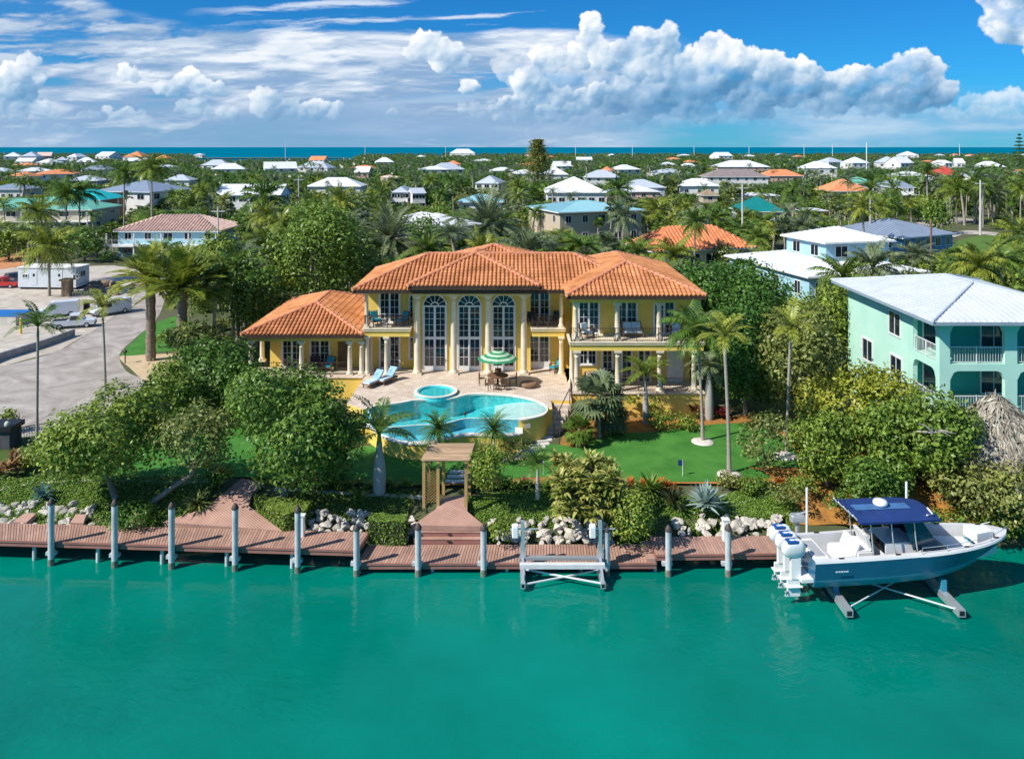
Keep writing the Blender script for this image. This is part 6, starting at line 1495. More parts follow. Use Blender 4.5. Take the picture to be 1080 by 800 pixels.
far = [('small pale house with a grey roof in the centre distance', 412, 431, 203, 194, RGL), ('low shed with a pale grey roof in the centre distance', 434, 450, 204, 198, RGL), ('house with a pale grey roof left of the turquoise one', 500, 527, 193.5, 185, RGL),
       ('narrow pink house with a flat roof in the centre distance', 408, 425, 187.5, 184.5, RPINK), ('small pink walled house with a white roof left of centre', 373, 389, 182, 175.5, RW), ('white hipped roof close to the lagoon right end', 396, 416, 171, 164.5, RW),
       ('blue grey hipped roof below the terracotta tower', 312, 348, 177, 170, RGL), ('white roof left of the blue grey hipped roof, near the lagoon', 279, 313, 178, 170.5, RW), ('grey white roof at the lagoon left end', 211, 240, 174.5, 168, RGL), ('long white roof below the lagoon left end', 222, 257, 178.5, 172, RW),
       ('terracotta roofed tower house by the lagoon', 325, 343, 169, 162, RORG), ('grey white roof with an orange one behind in the centre distance', 458, 493, 179, 171.5, RGL), ('small orange roof behind the grey white one', 468, 486, 173.5, 169, RORG),
       ('small white hipped roof behind the white house by the feathery tree', 586, 606, 175.5, 170, RW), ('small orange roof right of the feathery tree', 632, 646, 180, 174.5, RORG), ('white roof right of the small orange one', 652, 681, 179, 173.5, RW),
       ('white flat topped house far right of the lagoon', 608, 625, 168.5, 165.5, RW), ('white town house row, left unit', 899, 921, 172, 164.5, RW), ('white town house row, second unit', 926, 948, 171.5, 164, RGL), ('white town house row, third unit', 950, 970, 172, 164.5, RW),
       ('large white roof left of the town houses', 850, 884, 177.5, 170, RW), ('small white pyramid roof right of the town houses', 997, 1007, 172, 167, RW), ('second small white pyramid roof right of the town houses', 1009, 1018, 172, 167, RW), ('pale roof left of the town houses', 874, 897, 171, 166, RGL),
       ('white dome like roof on the horizon', 474, 501, 161.5, 156, RW), ('white house cluster roof on the sea edge right of centre', 758, 775, 164.5, 160.5, RW), ('white roof on the sea edge far right', 950, 968, 163.5, 159.5, RW),
       ('white house at the far left edge', 3, 19, 165, 160.5, RW), ('long white roof at the far left', 15, 34, 170.5, 166.5, RW), ('pale roofed house second from the far left edge', 21, 37, 165, 160, RGL), ('bright long white roof in the far left row', 37, 58, 171.5, 167.5, RW),
       ('small pink roofed house in the far left row', 38, 52, 164.5, 160.5, RPINK), ('tall white house in the far left row', 70, 81, 165.5, 160, RW), ('white house with blue windows in the far left row', 78, 98, 171, 165, RW), ('white hipped house right of the far left row', 100, 117, 164.5, 160, RW),
       ('small salmon roof in the far left row', 117, 129, 167, 162, RPINK), ('wide salmon roofed house in the far left row', 129, 150, 165.5, 159.5, RORG), ('low white roof below the salmon roofs', 134, 153, 170, 166.5, RW), ('mint walled house with an orange roof left of the lagoon', 162, 178, 167.5, 163, RORG), ('small white roof between the far left houses', 58, 70, 169, 165, RGL)]
for i, (lab, a, b, e, ap, rm_) in enumerate(far):
    ze = 9.5 if 'town house' in lab else (10 if e < 166 else 7.0)
    houseB(lab, a, b, e, ap, ze, 14 if e > 166 else 24, WMINT if 'mint' in lab else (WPNK if 'pink' in lab else WWH), rm_, nf=3 if b-a > 16 else 2, ns=1, floors=2, detail=False, ww=1.8, wz=1.4, kind='gable' if i % 3 == 1 else 'hip', rot=(0, .25, -.2, .4)[i % 4])
# the many little roofs near the horizon
rr = random.Random(77); protos = {}
for i in range(230):
    px = rr.uniform(-20, 1100); e = 163.0+rr.random()**1.5*26
    if 205 < px < 380 and e < 171: continue
    ze = 7.5; Y = F*(CH-ze)/(e-HOR)
    if Y > 2100: continue
    X = (px-540)/F*Y
    if any(h[0]-6 < px < h[1]+6 and h[2]-3 < e < h[3]+3 for h in HOUSES[:-1] if h[4] < 4000 and not h[4] == 0): continue
    key = rr.choice(['w', 'w', 'g', 'o'])
    lab = {'w': 'tiny white roofed house among the far trees below the horizon', 'g': 'tiny grey roofed house among the far trees below the horizon', 'o': 'tiny orange roofed house among the far trees below the horizon'}[key]
    if key not in protos:
        protos[key] = house(lab, (X, Y), 15, 12, .2, ze, 0, WWH, {'w': RW, 'g': RGL, 'o': RORG}[key], nf=3, ns=0, floors=2, detail=False, slope=.33, ww=1.8, group='tiny '+{'w': 'white', 'g': 'grey', 'o': 'orange'}[key]+' roofed houses near the horizon')
    else:
        o = copy_tree(protos[key]); o.location = (X, Y, 2.0); o.rotation_euler = (0, 0, rr.uniform(-.6, .6)); s_ = rr.uniform(.8, 1.5); o.scale = (s_, s_, 1)
        HOUSES.append((px-4, px+17*F/Y, e-3, e+2, Y))
# ------------------------------------------------------------------ trees between and beyond the houses
def bl_mesh(seed, n, leaf, mat, lob=11):
    k = ('bl', seed, n, mat.name)
    if k not in CACHE:
        V, Q, lc = crown(seed+300, 1.0, .82, leaf, n, lobes=lob, gap=.15, per=3); V[:, 2] += .50
        m = MB(); m.tube([(0, 0, -.05), (.02, 0, .25), (0, .02, .5)], [.03, .024, .015], 5, 0, False); tv = np.array([tuple(v) for v in m.v]); tq = np.array([f for f in m.f if len(f) == 4])
        V2, Q2 = join([(V, Q), (tv, tq)]); mi = np.concatenate([np.zeros(len(Q), int), np.ones(len(tq), int)])
        CACHE[k] = np_mesh('broadleaf_tree', V2, Q2, [mat, BARK], mi)
    return CACHE[k]
def pl_mesh(kind, seed, lod, mat, ratio):
    """whole palm of height 1, crown radius ratio"""
    k = ('pl', kind, seed, lod, mat.name, ratio)
    if k not in CACHE:
        V, Q = palm_crown(kind, seed, 1.0, lod); V = V*ratio; V[:, 2] += 1.0
        r = random.Random(seed); lx = r.uniform(-.12, .12); m = MB(); n = 5; V[:, 0] += lx
        m.tube([(lx*(i/n)**1.5, 0, i/n) for i in range(n+1)], [.026-.008*i/n for i in range(n+1)], 6, 0, False)
        tv = np.array([tuple(v) for v in m.v]); tq = np.array([f for f in m.f if len(f) == 4])
        V2, Q2 = join([(V, Q), (tv, tq)]); mi = np.concatenate([np.zeros(len(Q), int), np.ones(len(tq), int)])
        CACHE[k] = np_mesh(NAMES[kind], V2, Q2, [mat, PALMT], mi)
    return CACHE[k]
def inside(p, poly):
    x, y = p; ins = False; j = len(poly)-1
    for i in range(len(poly)):
        xi, yi = poly[i]; xj, yj = poly[j]
        if (yi > y) != (yj > y) and x < (xj-xi)*(y-yi)/(yj-yi)+xi: ins = not ins
        j = i
    return ins
def grow(poly, k):
    cx = sum(p[0] for p in poly)/len(poly); cy = sum(p[1] for p in poly)/len(poly)
    out = []
    for p in poly:
        d = Vector((p[0]-cx, p[1]-cy)); L = max(d.length, .1); out.append((cx+d.x*(L+k)/L, cy+d.y*(L+k)/L))
    return out
KEEP = [grow(f, 1.6) for f, _ in FOOT]+[[(p.x, p.y) for p in pxl(q)] for q in ([(-160, 480), (-160, 276), (125, 277), (150, 288), (172, 300), (165, 335), (126, 374), (150, 402), (20, 465)],
    [(995, 264), (1010, 246), (1150, 246), (1150, 280), (1060, 276)], [(958, 243), (975, 230), (1035, 229), (1010, 240)], [(640, 233), (735, 216), (755, 219), (712, 233), (655, 239)])]
KEEP.append([(-22, 58), (14.5, 54), (14.5, 72), (3, 77.5), (-12, 74), (-22, 75)])
LAGOON = [(205, 158), (378, 158), (378, 170.5), (300, 171), (250, 172), (205, 172)]
KB = []
for poly in KEEP:
    xs_ = [p[0] for p in poly]; ys_ = [p[1] for p in poly]; KB.append((min(xs_), max(xs_), min(ys_), max(ys_), poly))
def blocked(x, y):
    for (a, b, c, d, poly) in KB:
        if a <= x <= b and c <= y <= d and inside((x, y), poly): return True
    return inside((540+F*x/y, HOR+F*19/y), LAGOON)
def allowed_height(x, y, hw, h, rr):
    """lower a tree that would bury a house standing behind it"""
    px = 540+F*x/y; w = hw*F/y
    for (a, b, t, bt, Y) in HOUSES:
        if Y > y+1 and px+w > a+1 and px-w < b-1:
            zt = CH-(bt-HOR)/F*y              # top may reach the protected line
            if 2+h > zt and rr.random() > (.012 if Y < 180 else .05): h = zt-2
            if h < 1.2: return 0
    return h
rr = random.Random(2024)
HOUSES += [(1005, 1100, 246, 262, 150), (965, 1035, 229, 240, 185), (690, 755, 216, 226, 230)]     # the open lawn and streets stay in view
placed = {}
def free(x, y, r):
    gx_, gy_ = int(x//6), int(y//6)
    for i in range(gx_-1, gx_+2):
        for j in range(gy_-1, gy_+2):
            for (a, b, q) in placed.get((i, j), ()):
                if (a-x)**2+(b-y)**2 < (r+q)**2*.40: return False
    placed.setdefault((gx_, gy_), []).append((x, y, r)); return True
COUNT = {}; stuffV = []; stuffQ = []; stuffM = []; sb = 0
kinds = [('broadleaf_tree', .30), ('coconut_palm', .34), ('cabbage_palm', .19), ('royal_palm', .05), ('shrub', .12)]
def zone(px, Y):
    n = 'near the lagoon' if 200 < px < 385 and Y > 500 else None
    side = 'left' if px < 300 else ('middle' if px < 700 else 'right')
    return side
HL = [(sum(p[0] for p in f)/4, sum(p[1] for p in f)/4, l) for f, l in FOOT if l and 'tiny' not in l]
KL = {'broadleaf_tree': ('leafy tree', 'tree'), 'coconut_palm': ('coconut palm', 'palm'), 'cabbage_palm': ('fan leaved cabbage palm', 'palm'), 'royal_palm': ('tall royal palm', 'palm'), 'shrub': ('low green bush', 'bush')}
def where(x, y):
    best = min(HL, key=lambda h: (h[0]-x)**2+((h[1]-y)*.8)**2)
    px, hp = 540+F*x/y, 540+F*best[0]/best[1]; w = best[2].split(' ')
    d = 'behind' if y > best[1]+6 else ('in front of' if y < best[1]-6 else ('left of' if px < hp else 'right of'))
    t = best[2]
    for cut in (' between', ' behind', ' beside', ' at the', ' among', ' above', ' below', ' peeping', ' left of', ' right of', ' in the', ' just', ' near', ' with a blue balcony', ' by the', ' close', ' far', ' on the', ' and white porch', ' and blue balcony', ','):
        if cut in t: t = t[:t.index(cut)]
    return d+' the '+' '.join(t.split()[:7])
SEL = []
def try_tree(x, y, kind, dense=1.0):
    px = 540+F*x/y
    if blocked(x, y): return
    if kind == 'broadleaf_tree': w = rr.uniform(4.5, 9); h = w*rr.uniform(.7, 1.0)
    elif kind == 'coconut_palm': h = rr.uniform(5.5, 10); w = rr.uniform(4.6, 6.2)
    elif kind == 'cabbage_palm': h = rr.uniform(4.5, 8); w = rr.uniform(2.8, 3.8)
    elif kind == 'royal_palm': h = rr.uniform(10, 14); w = rr.uniform(4.8, 6.0)
    else: w = rr.uniform(2, 4.5); h = w*rr.uniform(.45, .75)
    h0 = h; h = allowed_height(x, y, w/2, h+(w*.25 if 'palm' in kind else 0), rr)-(w*.25 if 'palm' in kind else 0)
    if h < h0*.98:
        if 'palm' in kind and h < 3.2: kind = 'shrub'; w = min(3.5, w); h = min(h0, max(0, h))
        if h < .8: return
        if kind == 'broadleaf_tree': w = min(w, h*1.5)
        if kind == 'shrub': w = min(w, h*2.0)
    if not free(x, y, w*.36 if 'palm' in kind else w*.5): return
    SEL.append((y, x, kind, w, h))
tot = sum(k[1] for k in kinds)
def pick():
    t = rr.random()*tot
    for k, p in kinds:
        t -= p
        if t <= 0: return k
    return 'shrub'
Yl = 64.0
while Yl < 420:
    step = 2.6+Yl*.006
    for i in range(int(1.36*Yl/(3.2+Yl*.004))):
        x = rr.uniform(-.70, .70)*Yl; y = Yl+rr.uniform(0, step)
        if y < 80 and -22 < x < 15: continue
        if y < 90 and x < -30: continue
        if y < 66 and 15 < x < 40: continue
        try_tree(x, y, pick())
    Yl += step
SEL.sort()
LM = [LEAF, LEAFD, LEAF, LEAFO, LEAFY]
PERK = {}
rest = []
for (y, x, kind, w, h) in SEL:
    c = COUNT.get(kind, 0)
    if c >= 290: rest.append((y, x, kind, w, h)); continue
    COUNT[kind] = c+1
    q = rr.randrange(3); rz = rr.uniform(0, 6.28)
    if kind in ('broadleaf_tree', 'shrub'):
        mat = LM[rr.randrange(5)]; me = bl_mesh(q, 2200 if y < 110 else 1100, .062 if y < 110 else .082, mat)
        o = inst(kind, me, None, (x, y, 1.95), (w, w, h/.91 if kind == 'broadleaf_tree' else h/.8), rz)
        if kind == 'shrub': o.location.z = 1.95-.12*h
    else:
        pk = {'coconut_palm': 'coconut', 'cabbage_palm': 'cabbage', 'royal_palm': 'royal'}[kind]
        mat = rr.choice([PALM, PALM, PALMY, PALMG] if pk == 'coconut' else [PALM, PALMG])
        ratio = {'coconut': .40, 'cabbage': .28, 'royal': .24}[pk]; ratio = round(ratio, 2)
        me = pl_mesh(pk, q, 0 if y < 120 else 1, mat, ratio)
        sxy = (w/2)/ratio; o = inst(kind, me, None, (x, y, 1.95), (sxy, sxy, max(h, sxy*.7)), rz)
    lab = KL[kind][0]+' '+where(x, y); g = lab.replace('palm ', 'palms ', 1).replace('tree ', 'trees ', 1).replace('bush ', 'bushes ', 1)
    tagit(o, lab, KL[kind][1], g)
# everything farther off: one wood
def flat_far(kind, x, y, w, h, seed):
    if kind in ('broadleaf_tree', 'shrub'):
        n = 90 if y < 500 else (44 if y < 900 else 24)
        V, Q, lc = FARC.setdefault(('b', seed % 9, n), crown(seed % 9+50, 1, .8, .26 if n == 90 else (.34 if n == 44 else .42), n*2, lobes=6, per=2))
        return V*np.array([w, w, h])+np.array([x, y, 2+h*.45]), Q, seed % 4
    k = {'coconut_palm': 'coconut', 'cabbage_palm': 'cabbage', 'royal_palm': 'royal'}[kind]
    V, Q = FARC.setdefault((k, seed % 6), palm_crown(k, seed % 6, 1.0, 2))
    return V*(w/2)+np.array([x, y, 2+h]), Q, 4+seed % 2
FARC = {}
r2 = random.Random(9); Y = 300.0
far_list = list(rest)
done_y = max([s[0] for s in SEL])
Y = done_y-6
while Y < 1560:
    st = 4+Y*.012
    for i in range(int(1.36*Y/(5.5+Y*.0075))):
        x = r2.uniform(-.70, .70)*Y; y = Y+r2.uniform(0, st)
        kd = r2.choice(['broadleaf_tree', 'coconut_palm', 'coconut_palm', 'cabbage_palm', 'broadleaf_tree', 'coconut_palm']); w = r2.uniform(5, 10)*(1+y/2500) if kd == 'broadleaf_tree' else r2.uniform(4.5, 6.5); h = (r2.uniform(4, 8) if kd == 'broadleaf_tree' else r2.uniform(5, 9))*(1 if y < 800 else .8)
        if blocked(x, y): continue
        h = allowed_height(x, y, w/2, h, r2)
        if h < 1: continue
        if 205 < 540+F*x/y < 378 and (y > 1300 or 600 < y < 1080): h = min(h, 3.2); w = min(w, 6)
        far_list.append((y, x, kd, w, h))
    Y += st
Vs = []; Qs = []; Ms = []; b0 = 0
for i, (y, x, kd, w, h) in enumerate(far_list):
    V, Q, mi = flat_far(kd, x, y, w, h, i*7+int(x) % 5); Vs.append(V); Qs.append(Q+b0); b0 += len(V); Ms.append(np.full(len(Q), mi))
print('wood', len(far_list), b0, COUNT, len(SEL))
o = bpy.data.objects.new('far_wood', np_mesh('far_wood', np.concatenate(Vs), np.concatenate(Qs), [LEAF, LEAFD, LEAFO, LEAFY, PALM, PALMG], np.concatenate(Ms))); COL.objects.link(o)
tagit(o, 'mass of green trees and palms stretching to the sea on the horizon', 'trees', None, 'stuff')
# ------------------------------------------------------------------ the moored boat
GEL = M('white_gelcoat', (.78, .78, .76), .25, .03, 2, spec=.6); HULL = M('blue_hull', (.012, .105, .190), .2, .1, .6, spec=.6); HULL2 = M('teal_bottom', (.05, .27, .38), .35, .1, .6, spec=.5)
CANV = M('blue_canvas', (.012, .038, .155), .7, .15, 2); DECKG = M('grey_deck', (.36, .37, .38), .7, .08, 4); VINYL = M('blue_tinted_screen', (.008, .045, .085), .08, .2, 1, spec=.8)
ALU = M('brushed_aluminium', (.60, .62, .64), .35, .08, 3, metallic=.6); BLK = M('black_plastic', (.015, .015, .017), .5, .1); UPH = M('white_upholstery', (.70, .69, .66), .7, .05, 3)
bt = thing('motor_boat', 'blue hulled centre console motor boat with blue top resting on the lift at the right', 'boat', (13.62, 37.0, .74), R(5.0))
L = 10.2; NT = 25
def st_(t):
    b = 1.42*(1-.06*(1-t)) if t < .5 else 1.42*max(0.0, 1-((t-.5)/.5)**2.3)**.62
    return b, 1.48+.42*t**1.8, max(0, .90*b*(1-.5*t**4)), .26+1.12*t**3.4, -.12+1.15*t**4.5
hv = []; 
for i in range(NT+1):
    t = (i/NT); b, s, c, cz, kz = st_(t)
    xs_, xc, xk = t*L, t*L*.965, t*L*.925
    m1 = ((.28*b+.72*c)*1.03, .28*s+.72*cz); m2 = (b*1.0+.0, s-.16)
    hv.append([(xs_, b, s), (xs_, b+.02, s-.09), (.28*xs_+.72*xc, m1[0], m1[1]), (xc, c, cz), (xk, 0, kz), (xc, -c, cz), (.28*xs_+.72*xc, -m1[0], m1[1]), (xs_, -b-.02, s-.09), (xs_, -b, s)])
m = MB(); v = [p for r_ in hv for p in r_]; fs = []
for band, mi, rng in (('top', 0, (1, 6)), ('bot', 1, (2, 3, 4, 5)), ('rub', 2, (0, 7))):
    f = []
    for i in range(NT):
        for j in rng: f.append((i*9+j, i*9+j+1, (i+1)*9+j+1, (i+1)*9+j))
    m.add(v, f, mi, True)
m.add(hv[0], [tuple(range(9))], 0)
hull = m.build('hull', [HULL, HULL2, GEL], bt)
m = MB(); 
for sg in (-1,):
    for (a, b_) in ((.90, 1.0), (1.04, 1.12), (1.15, 1.26), (1.29, 1.36), (1.39, 1.5)): m.box(a, b_, sg*1.44-.012, sg*1.44+.0, 1.02, 1.08)
m.build('hull_mark', M('pale_blue_mark', (.55, .70, .76), .5), hull)
# gunwale, liner and deck
IN = .24; DZ = .82
m = MB(); a = []; 
for i in range(NT+1):
    t = i/NT; b, s, *_ = st_(t); bi = max(0, b-IN); xi = min(t*L, L-.75)
    a.append(((t*L, b, s), (xi, bi, s+.02), (xi, max(0, bi-.04), DZ+.25*t)))
for sg in (1, -1):
    vv = [(p[0], p[1]*sg, p[2]) for r_ in a for p in r_]
    m.add(vv, [(i*3+j, (i+1)*3+j, (i+1)*3+j+1, i*3+j+1) for i in range(NT) for j in (0, 1)], 0, False)
m.build('gunwale', M('shade_grey_liner', (.60, .60, .60), .4, .05, 2), bt)  # liner and deck are greyed: shade inside the hull put into their colour
m = MB(); vv = [(r_[2][0], r_[2][1]*sg, r_[2][2]) for r_ in a for sg in (1, -1)]; m.add(vv, [(2*i, 2*i+1, 2*i+3, 2*i+2) for i in range(NT)]); m.build('deck', DECKG, bt)
m = MB(); rbox(m, .15, .95, -1.0, 1.0, DZ, 1.40, .08); m.box(.3, .8, -.7, .7, 1.401, 1.43, 1); m.build('transom_box', [GEL, DECKG], bt)
m = MB(); m.box(-.55, .02, -1.15, 1.15, .45, .60, 0); m.build('swim_platform', GEL, bt)
m = MB(); rbox(m, 2.3, 3.1, -.75, .75, DZ, 1.55, .07); o = m.build('helm_seat', UPH, bt)
for y in (-.38, .0, .38): m = MB(); m.add([(3.0, y-.17, 1.5), (3.0, y+.17, 1.5), (2.78, y+.17, 2.15), (2.78, y-.17, 2.15), (3.14, y-.17, 1.5), (3.14, y+.17, 1.5), (2.92, y+.17, 2.17), (2.92, y-.17, 2.17)], [(0, 3, 2, 1), (4, 5, 6, 7), (2, 3, 7, 6), (0, 4, 7, 3), (1, 2, 6, 5)]); m.build('seat_back', UPH, o)
m = MB(); rbox(m, 1.55, 2.2, -.7, .7, DZ, 1.30, .06); m.add([(2.2, -.7, 1.3), (2.2, .7, 1.3), (2.42, .7, 1.85), (2.42, -.7, 1.85), (2.3, -.7, 1.3), (2.3, .7, 1.3), (2.5, .7, 1.85), (2.5, -.7, 1.85)], [(0, 1, 2, 3), (5, 4, 7, 6), (3, 2, 6, 7), (0, 3, 7, 4), (1, 5, 6, 2)]); m.build('rear_bench', UPH, bt)
m = MB(); m.prism([(3.7, -.72), (5.2, -.66), (5.2, .66), (3.7, .72)], DZ, 1.85, 0); m.prism([(5.2, -.64), (6.1, -.5), (6.1, .5), (5.2, .64)], DZ, 1.35, 0); m.box(3.66, 3.70, -.6, .6, 1.35, 1.80, 1); m.build('console', [GEL, BLK], bt)
m = MB(); m.lathe([(.19, 0), (.19, .03)], (3.52, 0, 1.62), 14); m.build('steering_wheel', BLK, bt)
m = MB()                                                            # tinted screen leaning back from the bow
q = [(4.9, -.95, 1.6), (6.45, -.72, 1.42), (5.3, -.9, 3.02), (4.35, -.98, 3.02)]
m.add(q+[(p[0], -p[1], p[2]) for p in q], [(0, 1, 2, 3), (4, 7, 6, 5), (1, 5, 6, 2)]); m.build('windscreen', VINYL, bt)
m = MB()
for sg in (-1, 1):
    for (x0_, x1_) in ((3.0, 2.9), (4.2, 3.9), (5.2, 5.0)): m.tube([(x0_, sg*.98, DZ+.1), (x1_, sg*1.0, 2.0), (x1_-.1, sg*.98, 3.05)], .032, 7)
    m.tube([(2.4, sg*1.0, 3.04), (5.4, sg*1.0, 3.04)], .03, 7)
m.build('top_frame', ALU, bt)
m = MB(); NXT = 12
def tp(i, j): x = 2.2+(6.15-2.2)*i/NXT; y = -1.22+2.44*j/8; return (x, y*(1-.12*max(0, i/NXT-.75)*4), 3.10+.12*(1-(2*j/8-1)**2)-.10*max(0, i/NXT-.8)*4)
vv = [tp(i, j) for i in range(NXT+1) for j in range(9)]+[(p[0], p[1], p[2]-.10) for p in [tp(i, j) for i in range(NXT+1) for j in range(9)]]; K9 = (NXT+1)*9
m.add(vv, [(i*9+j, (i+1)*9+j, (i+1)*9+j+1, i*9+j+1) for i in range(NXT) for j in range(8)], 0, True); m.add(vv, [(K9+i*9+j, K9+i*9+j+1, K9+(i+1)*9+j+1, K9+(i+1)*9+j) for i in range(NXT) for j in range(8)], 0)
m.add(vv, [(i*9, K9+i*9, K9+(i+1)*9, (i+1)*9) for i in range(NXT)]+[(i*9+8, (i+1)*9+8, K9+(i+1)*9+8, K9+i*9+8) for i in range(NXT)]+[(j, j+1, K9+j+1, K9+j) for j in range(8)]+[(NXT*9+j, K9+NXT*9+j, K9+NXT*9+j+1, NXT*9+j+1) for j in range(8)], 0)
top = m.build('hard_top', CANV, bt)
m = MB(); m.box(2.5, 5.2, -.28, .28, 3.235, 3.25); m.build('top_panel', M('lighter_blue_canvas', (.06, .16, .34), .6, .2, 2), top)
m = MB()
for x0_ in (5.55,): m.tube([(x0_, -.95, 3.20), (x0_+.35, -.9, 3.2), (x0_+.45, -.3, 3.22)], .04, 7)
for i in range(5): m.tube([(2.25, -.9+.45*i, 3.05), (2.0, -.9+.45*i, 3.32)], .035, 6)
m.build('rod_holder_row', GEL, top)
m = MB(); m.lathe([(.22, 0), (.33, .05), (.34, .16), (.27, .26), (.08, .30)], (3.9, .1, 3.25), 16); m.build('radar_dome', GEL, top)
m = MB(); m.prism([(6.9, -.75), (8.3, -.55), (8.3, .55), (6.9, .75)], DZ+.15, 1.36, 0); m.build('bow_seat', UPH, bt)
m = MB(); m.prism([(8.35, -.5), (9.3, -.28), (9.3, .28), (8.35, .5)], 1.5, 1.98, 0); m.build('bow_locker', GEL, bt)
m = MB()
for x in (1.3, 4.0, 7.4, 9.2):
    for sg in (-1, 1):
        b, s, *_ = st_(x/L); m.box(x-.12, x+.12, sg*(b-.14)-.03, sg*(b-.14)+.03, s+.02, s+.06)
m.build('cleats', BLK, bt)
for k in range(3):
    y = -.70+.70*k
    e = MB(); x = -.62
    st = [(1.46, x-.50, x+.36, .15), (1.56, x-.62, x+.42, .21), (1.72, x-.68, x+.43, .255), (1.92, x-.66, x+.40, .265), (2.06, x-.58, x+.34, .245), (2.15, x-.46, x+.24, .20), (2.18, x-.34, x+.12, .13)]
    rings = []
    for (z_, a0, a1, hw) in st:
        for q in range(20):
            t_ = 2*math.pi*q/20; cx_, sx_ = math.cos(t_), math.sin(t_)
            rings.append(((a0+a1)/2+(a1-a0)/2*math.copysign(abs(cx_)**.6, cx_), y+.86*hw*math.copysign(abs(sx_)**.6, sx_), z_+.05*(cx_ > 0)*cx_))
    e.add(rings, [(i*20+q, i*20+(q+1) % 20, (i+1)*20+(q+1) % 20, (i+1)*20+q) for i in range(6) for q in range(20)], 0, True); e.add(rings[-20:], [tuple(range(20))], 0, True)
    e.prism([(x-.26, y-.10), (x+.18, y-.12), (x+.18, y+.12), (x-.26, y+.10)], .45, 1.55, 0); e.prism([(x-.42, y-.06), (x+.16, y-.08), (x+.16, y+.08), (x-.42, y+.06)], -.35, .45, 0); e.box(x-.5, x+.25, y-.20, y+.20, .10, .13, 0)
    en = e.build('outboard_engine', GEL, bt)
    c = MB(); c.prism([(x-.46, y-.16), (x-.36, y-.20), (x+.04, y-.20), (x+.10, y-.14), (x+.10, y+.14), (x+.04, y+.20), (x-.36, y+.20), (x-.46, y+.16)], 2.10, 2.205, 0); c.build('cowl_cap', M('cowl_blue', (.015, .09, .30), .3, .1), en)
    c = MB(); c.prism([(x-.30, y-.05), (x-.18, y-.08), (x-.06, y-.05), (x-.06, y+.05), (x-.18, y+.08), (x-.30, y+.05)], 2.206, 2.214); c.build('cowl_emblem', GEL, en)
    c = MB(); c.tube([(x-.52, y, -.18), (x+.2, y, -.18)], [.05, .10], 8)
    for q in range(3): a_ = q*2.094; c.add([(x-.5, y, -.18), (x-.46, y+.2*math.cos(a_), -.18+.2*math.sin(a_)), (x-.56, y+.2*math.cos(a_+.7), -.18+.2*math.sin(a_+.7))], [(0, 1, 2)])
    c.build('propeller', ALU, en)
# ------------------------------------------------------------------ boat lifts
def lift(label, x, y0, w, ymin, zb, hpost, detail=True):
    o = thing('boat_lift', label, 'boat lift', (x, y0, 0))
    for sx_ in (0, w):
        m = MB(); m.box(sx_-.09, sx_+.09, -.09, .09, -2, hpost); m.build('post', ALU, o)
        m = MB(); m.box(sx_-.11, sx_+.11, ymin, 1.2 if not detail else .3, zb-.12, zb+.14); m.box(sx_-.07, sx_+.07, ymin-.006, ymin, zb-.07, zb+.09, 1); m.build('cradle_beam', [ALU, BLK], o)
        m = MB(); rbox(m, sx_-.52, sx_-.2, -.2, .2, hpost-.75, hpost-.2, .05); m.build('motor_box', GEL, o)
        m = MB(); m.tube([(sx_-.6, .05, hpost-.42), (sx_+.75, .05, hpost-.42)], .04, 6); m.build('drive_pipe', ALU, o)
    m = MB(); m.bar((0, ymin+.15, zb), (w, .0, zb+.05), .06); m.bar((0, .0, zb+.1), (w, ymin+.15, zb+.05), .06); m.build('cross_brace', GEL, o)
    return o
lf = lift('empty aluminium boat lift with crossed braces at the lower dock', .52, 38.5, 3.78, -1.35, .30, 2.75)
m = MB(); m.box(-.15, 3.95, -.12, .08, .88, 1.02); m.build('cross_bar', ALU, lf); m = MB(); m.box(-.15, 3.95, -.62, -.36, .72, .92); m.build('bunk_board', M('bunk_carpet', (.62, .62, .62), .8, .1), lf)
for sx_ in (0, 3.78): m = MB(); m.bar((sx_, -.1, 1.0), (sx_, -1.2, .4), .12); m.bar((sx_, .05, -.5), (sx_+.02, .05, 1.5), .26); m.build('knee_brace', ALU, lf)
lf2 = thing('boat_lift', 'boat lift with two grey beams carrying the blue motor boat', 'boat lift', (15.0, 39.0, 0))
for sx_ in (0, 5.0):
    m = MB(); m.box(sx_-.16, sx_+.16, -4.0, .3, .12, .44, 0); m.box(sx_-.11, sx_+.11, -4.006, -4.0, .18, .39, 1); m.build('cradle_beam', [ALU, BLK], lf2)
    for ya, yb2 in ((-2.55, -2.3), (-1.3, -1.05)): m = MB(); m.box(sx_-.12, sx_+.12, ya, yb2, .44, .95); m.build('bunk_support', HULL2, lf2)
m = MB(); m.bar((.1, -3.6, .3), (4.9, -.3, .3), .05); m.bar((.1, -.3, .32), (4.9, -3.7, .32), .05); m.build('cross_brace', GEL, lf2)
for px, top, lab in ((851, 514, 'tall slim white guide pole left of the blue boat top'), (956, 508, 'tall slim white guide pole behind the blue boat top')):
    z1 = CH-(top-HOR)/F*39.1; m = MB(); m.tube([(0, 0, -2), (0, 0, z1)], .06, 8); single('guide_pole', m, GEL, lab, 'pole', ((px-540)/F*39.1, 39.1, 0), world=False)
dv = thing('davit', 'grey metal davit with a winch head behind the outboard engines', 'davit', ((841-540)/F*39.3, 39.3, .86))
m = MB(); m.tube([(0, 0, 0), (0, 0, 1.5)], [.14, .11], 10); m.build('pedestal', ALU, dv); m = MB(); rbox(m, -.35, .35, -.2, .2, 1.5, 1.85, .06); m.build('winch', ALU, dv); m = MB(); m.tube([(-.1, 0, 1.8), (.55, 0, 2.0)], .05, 7); m.build('arm', ALU, dv)
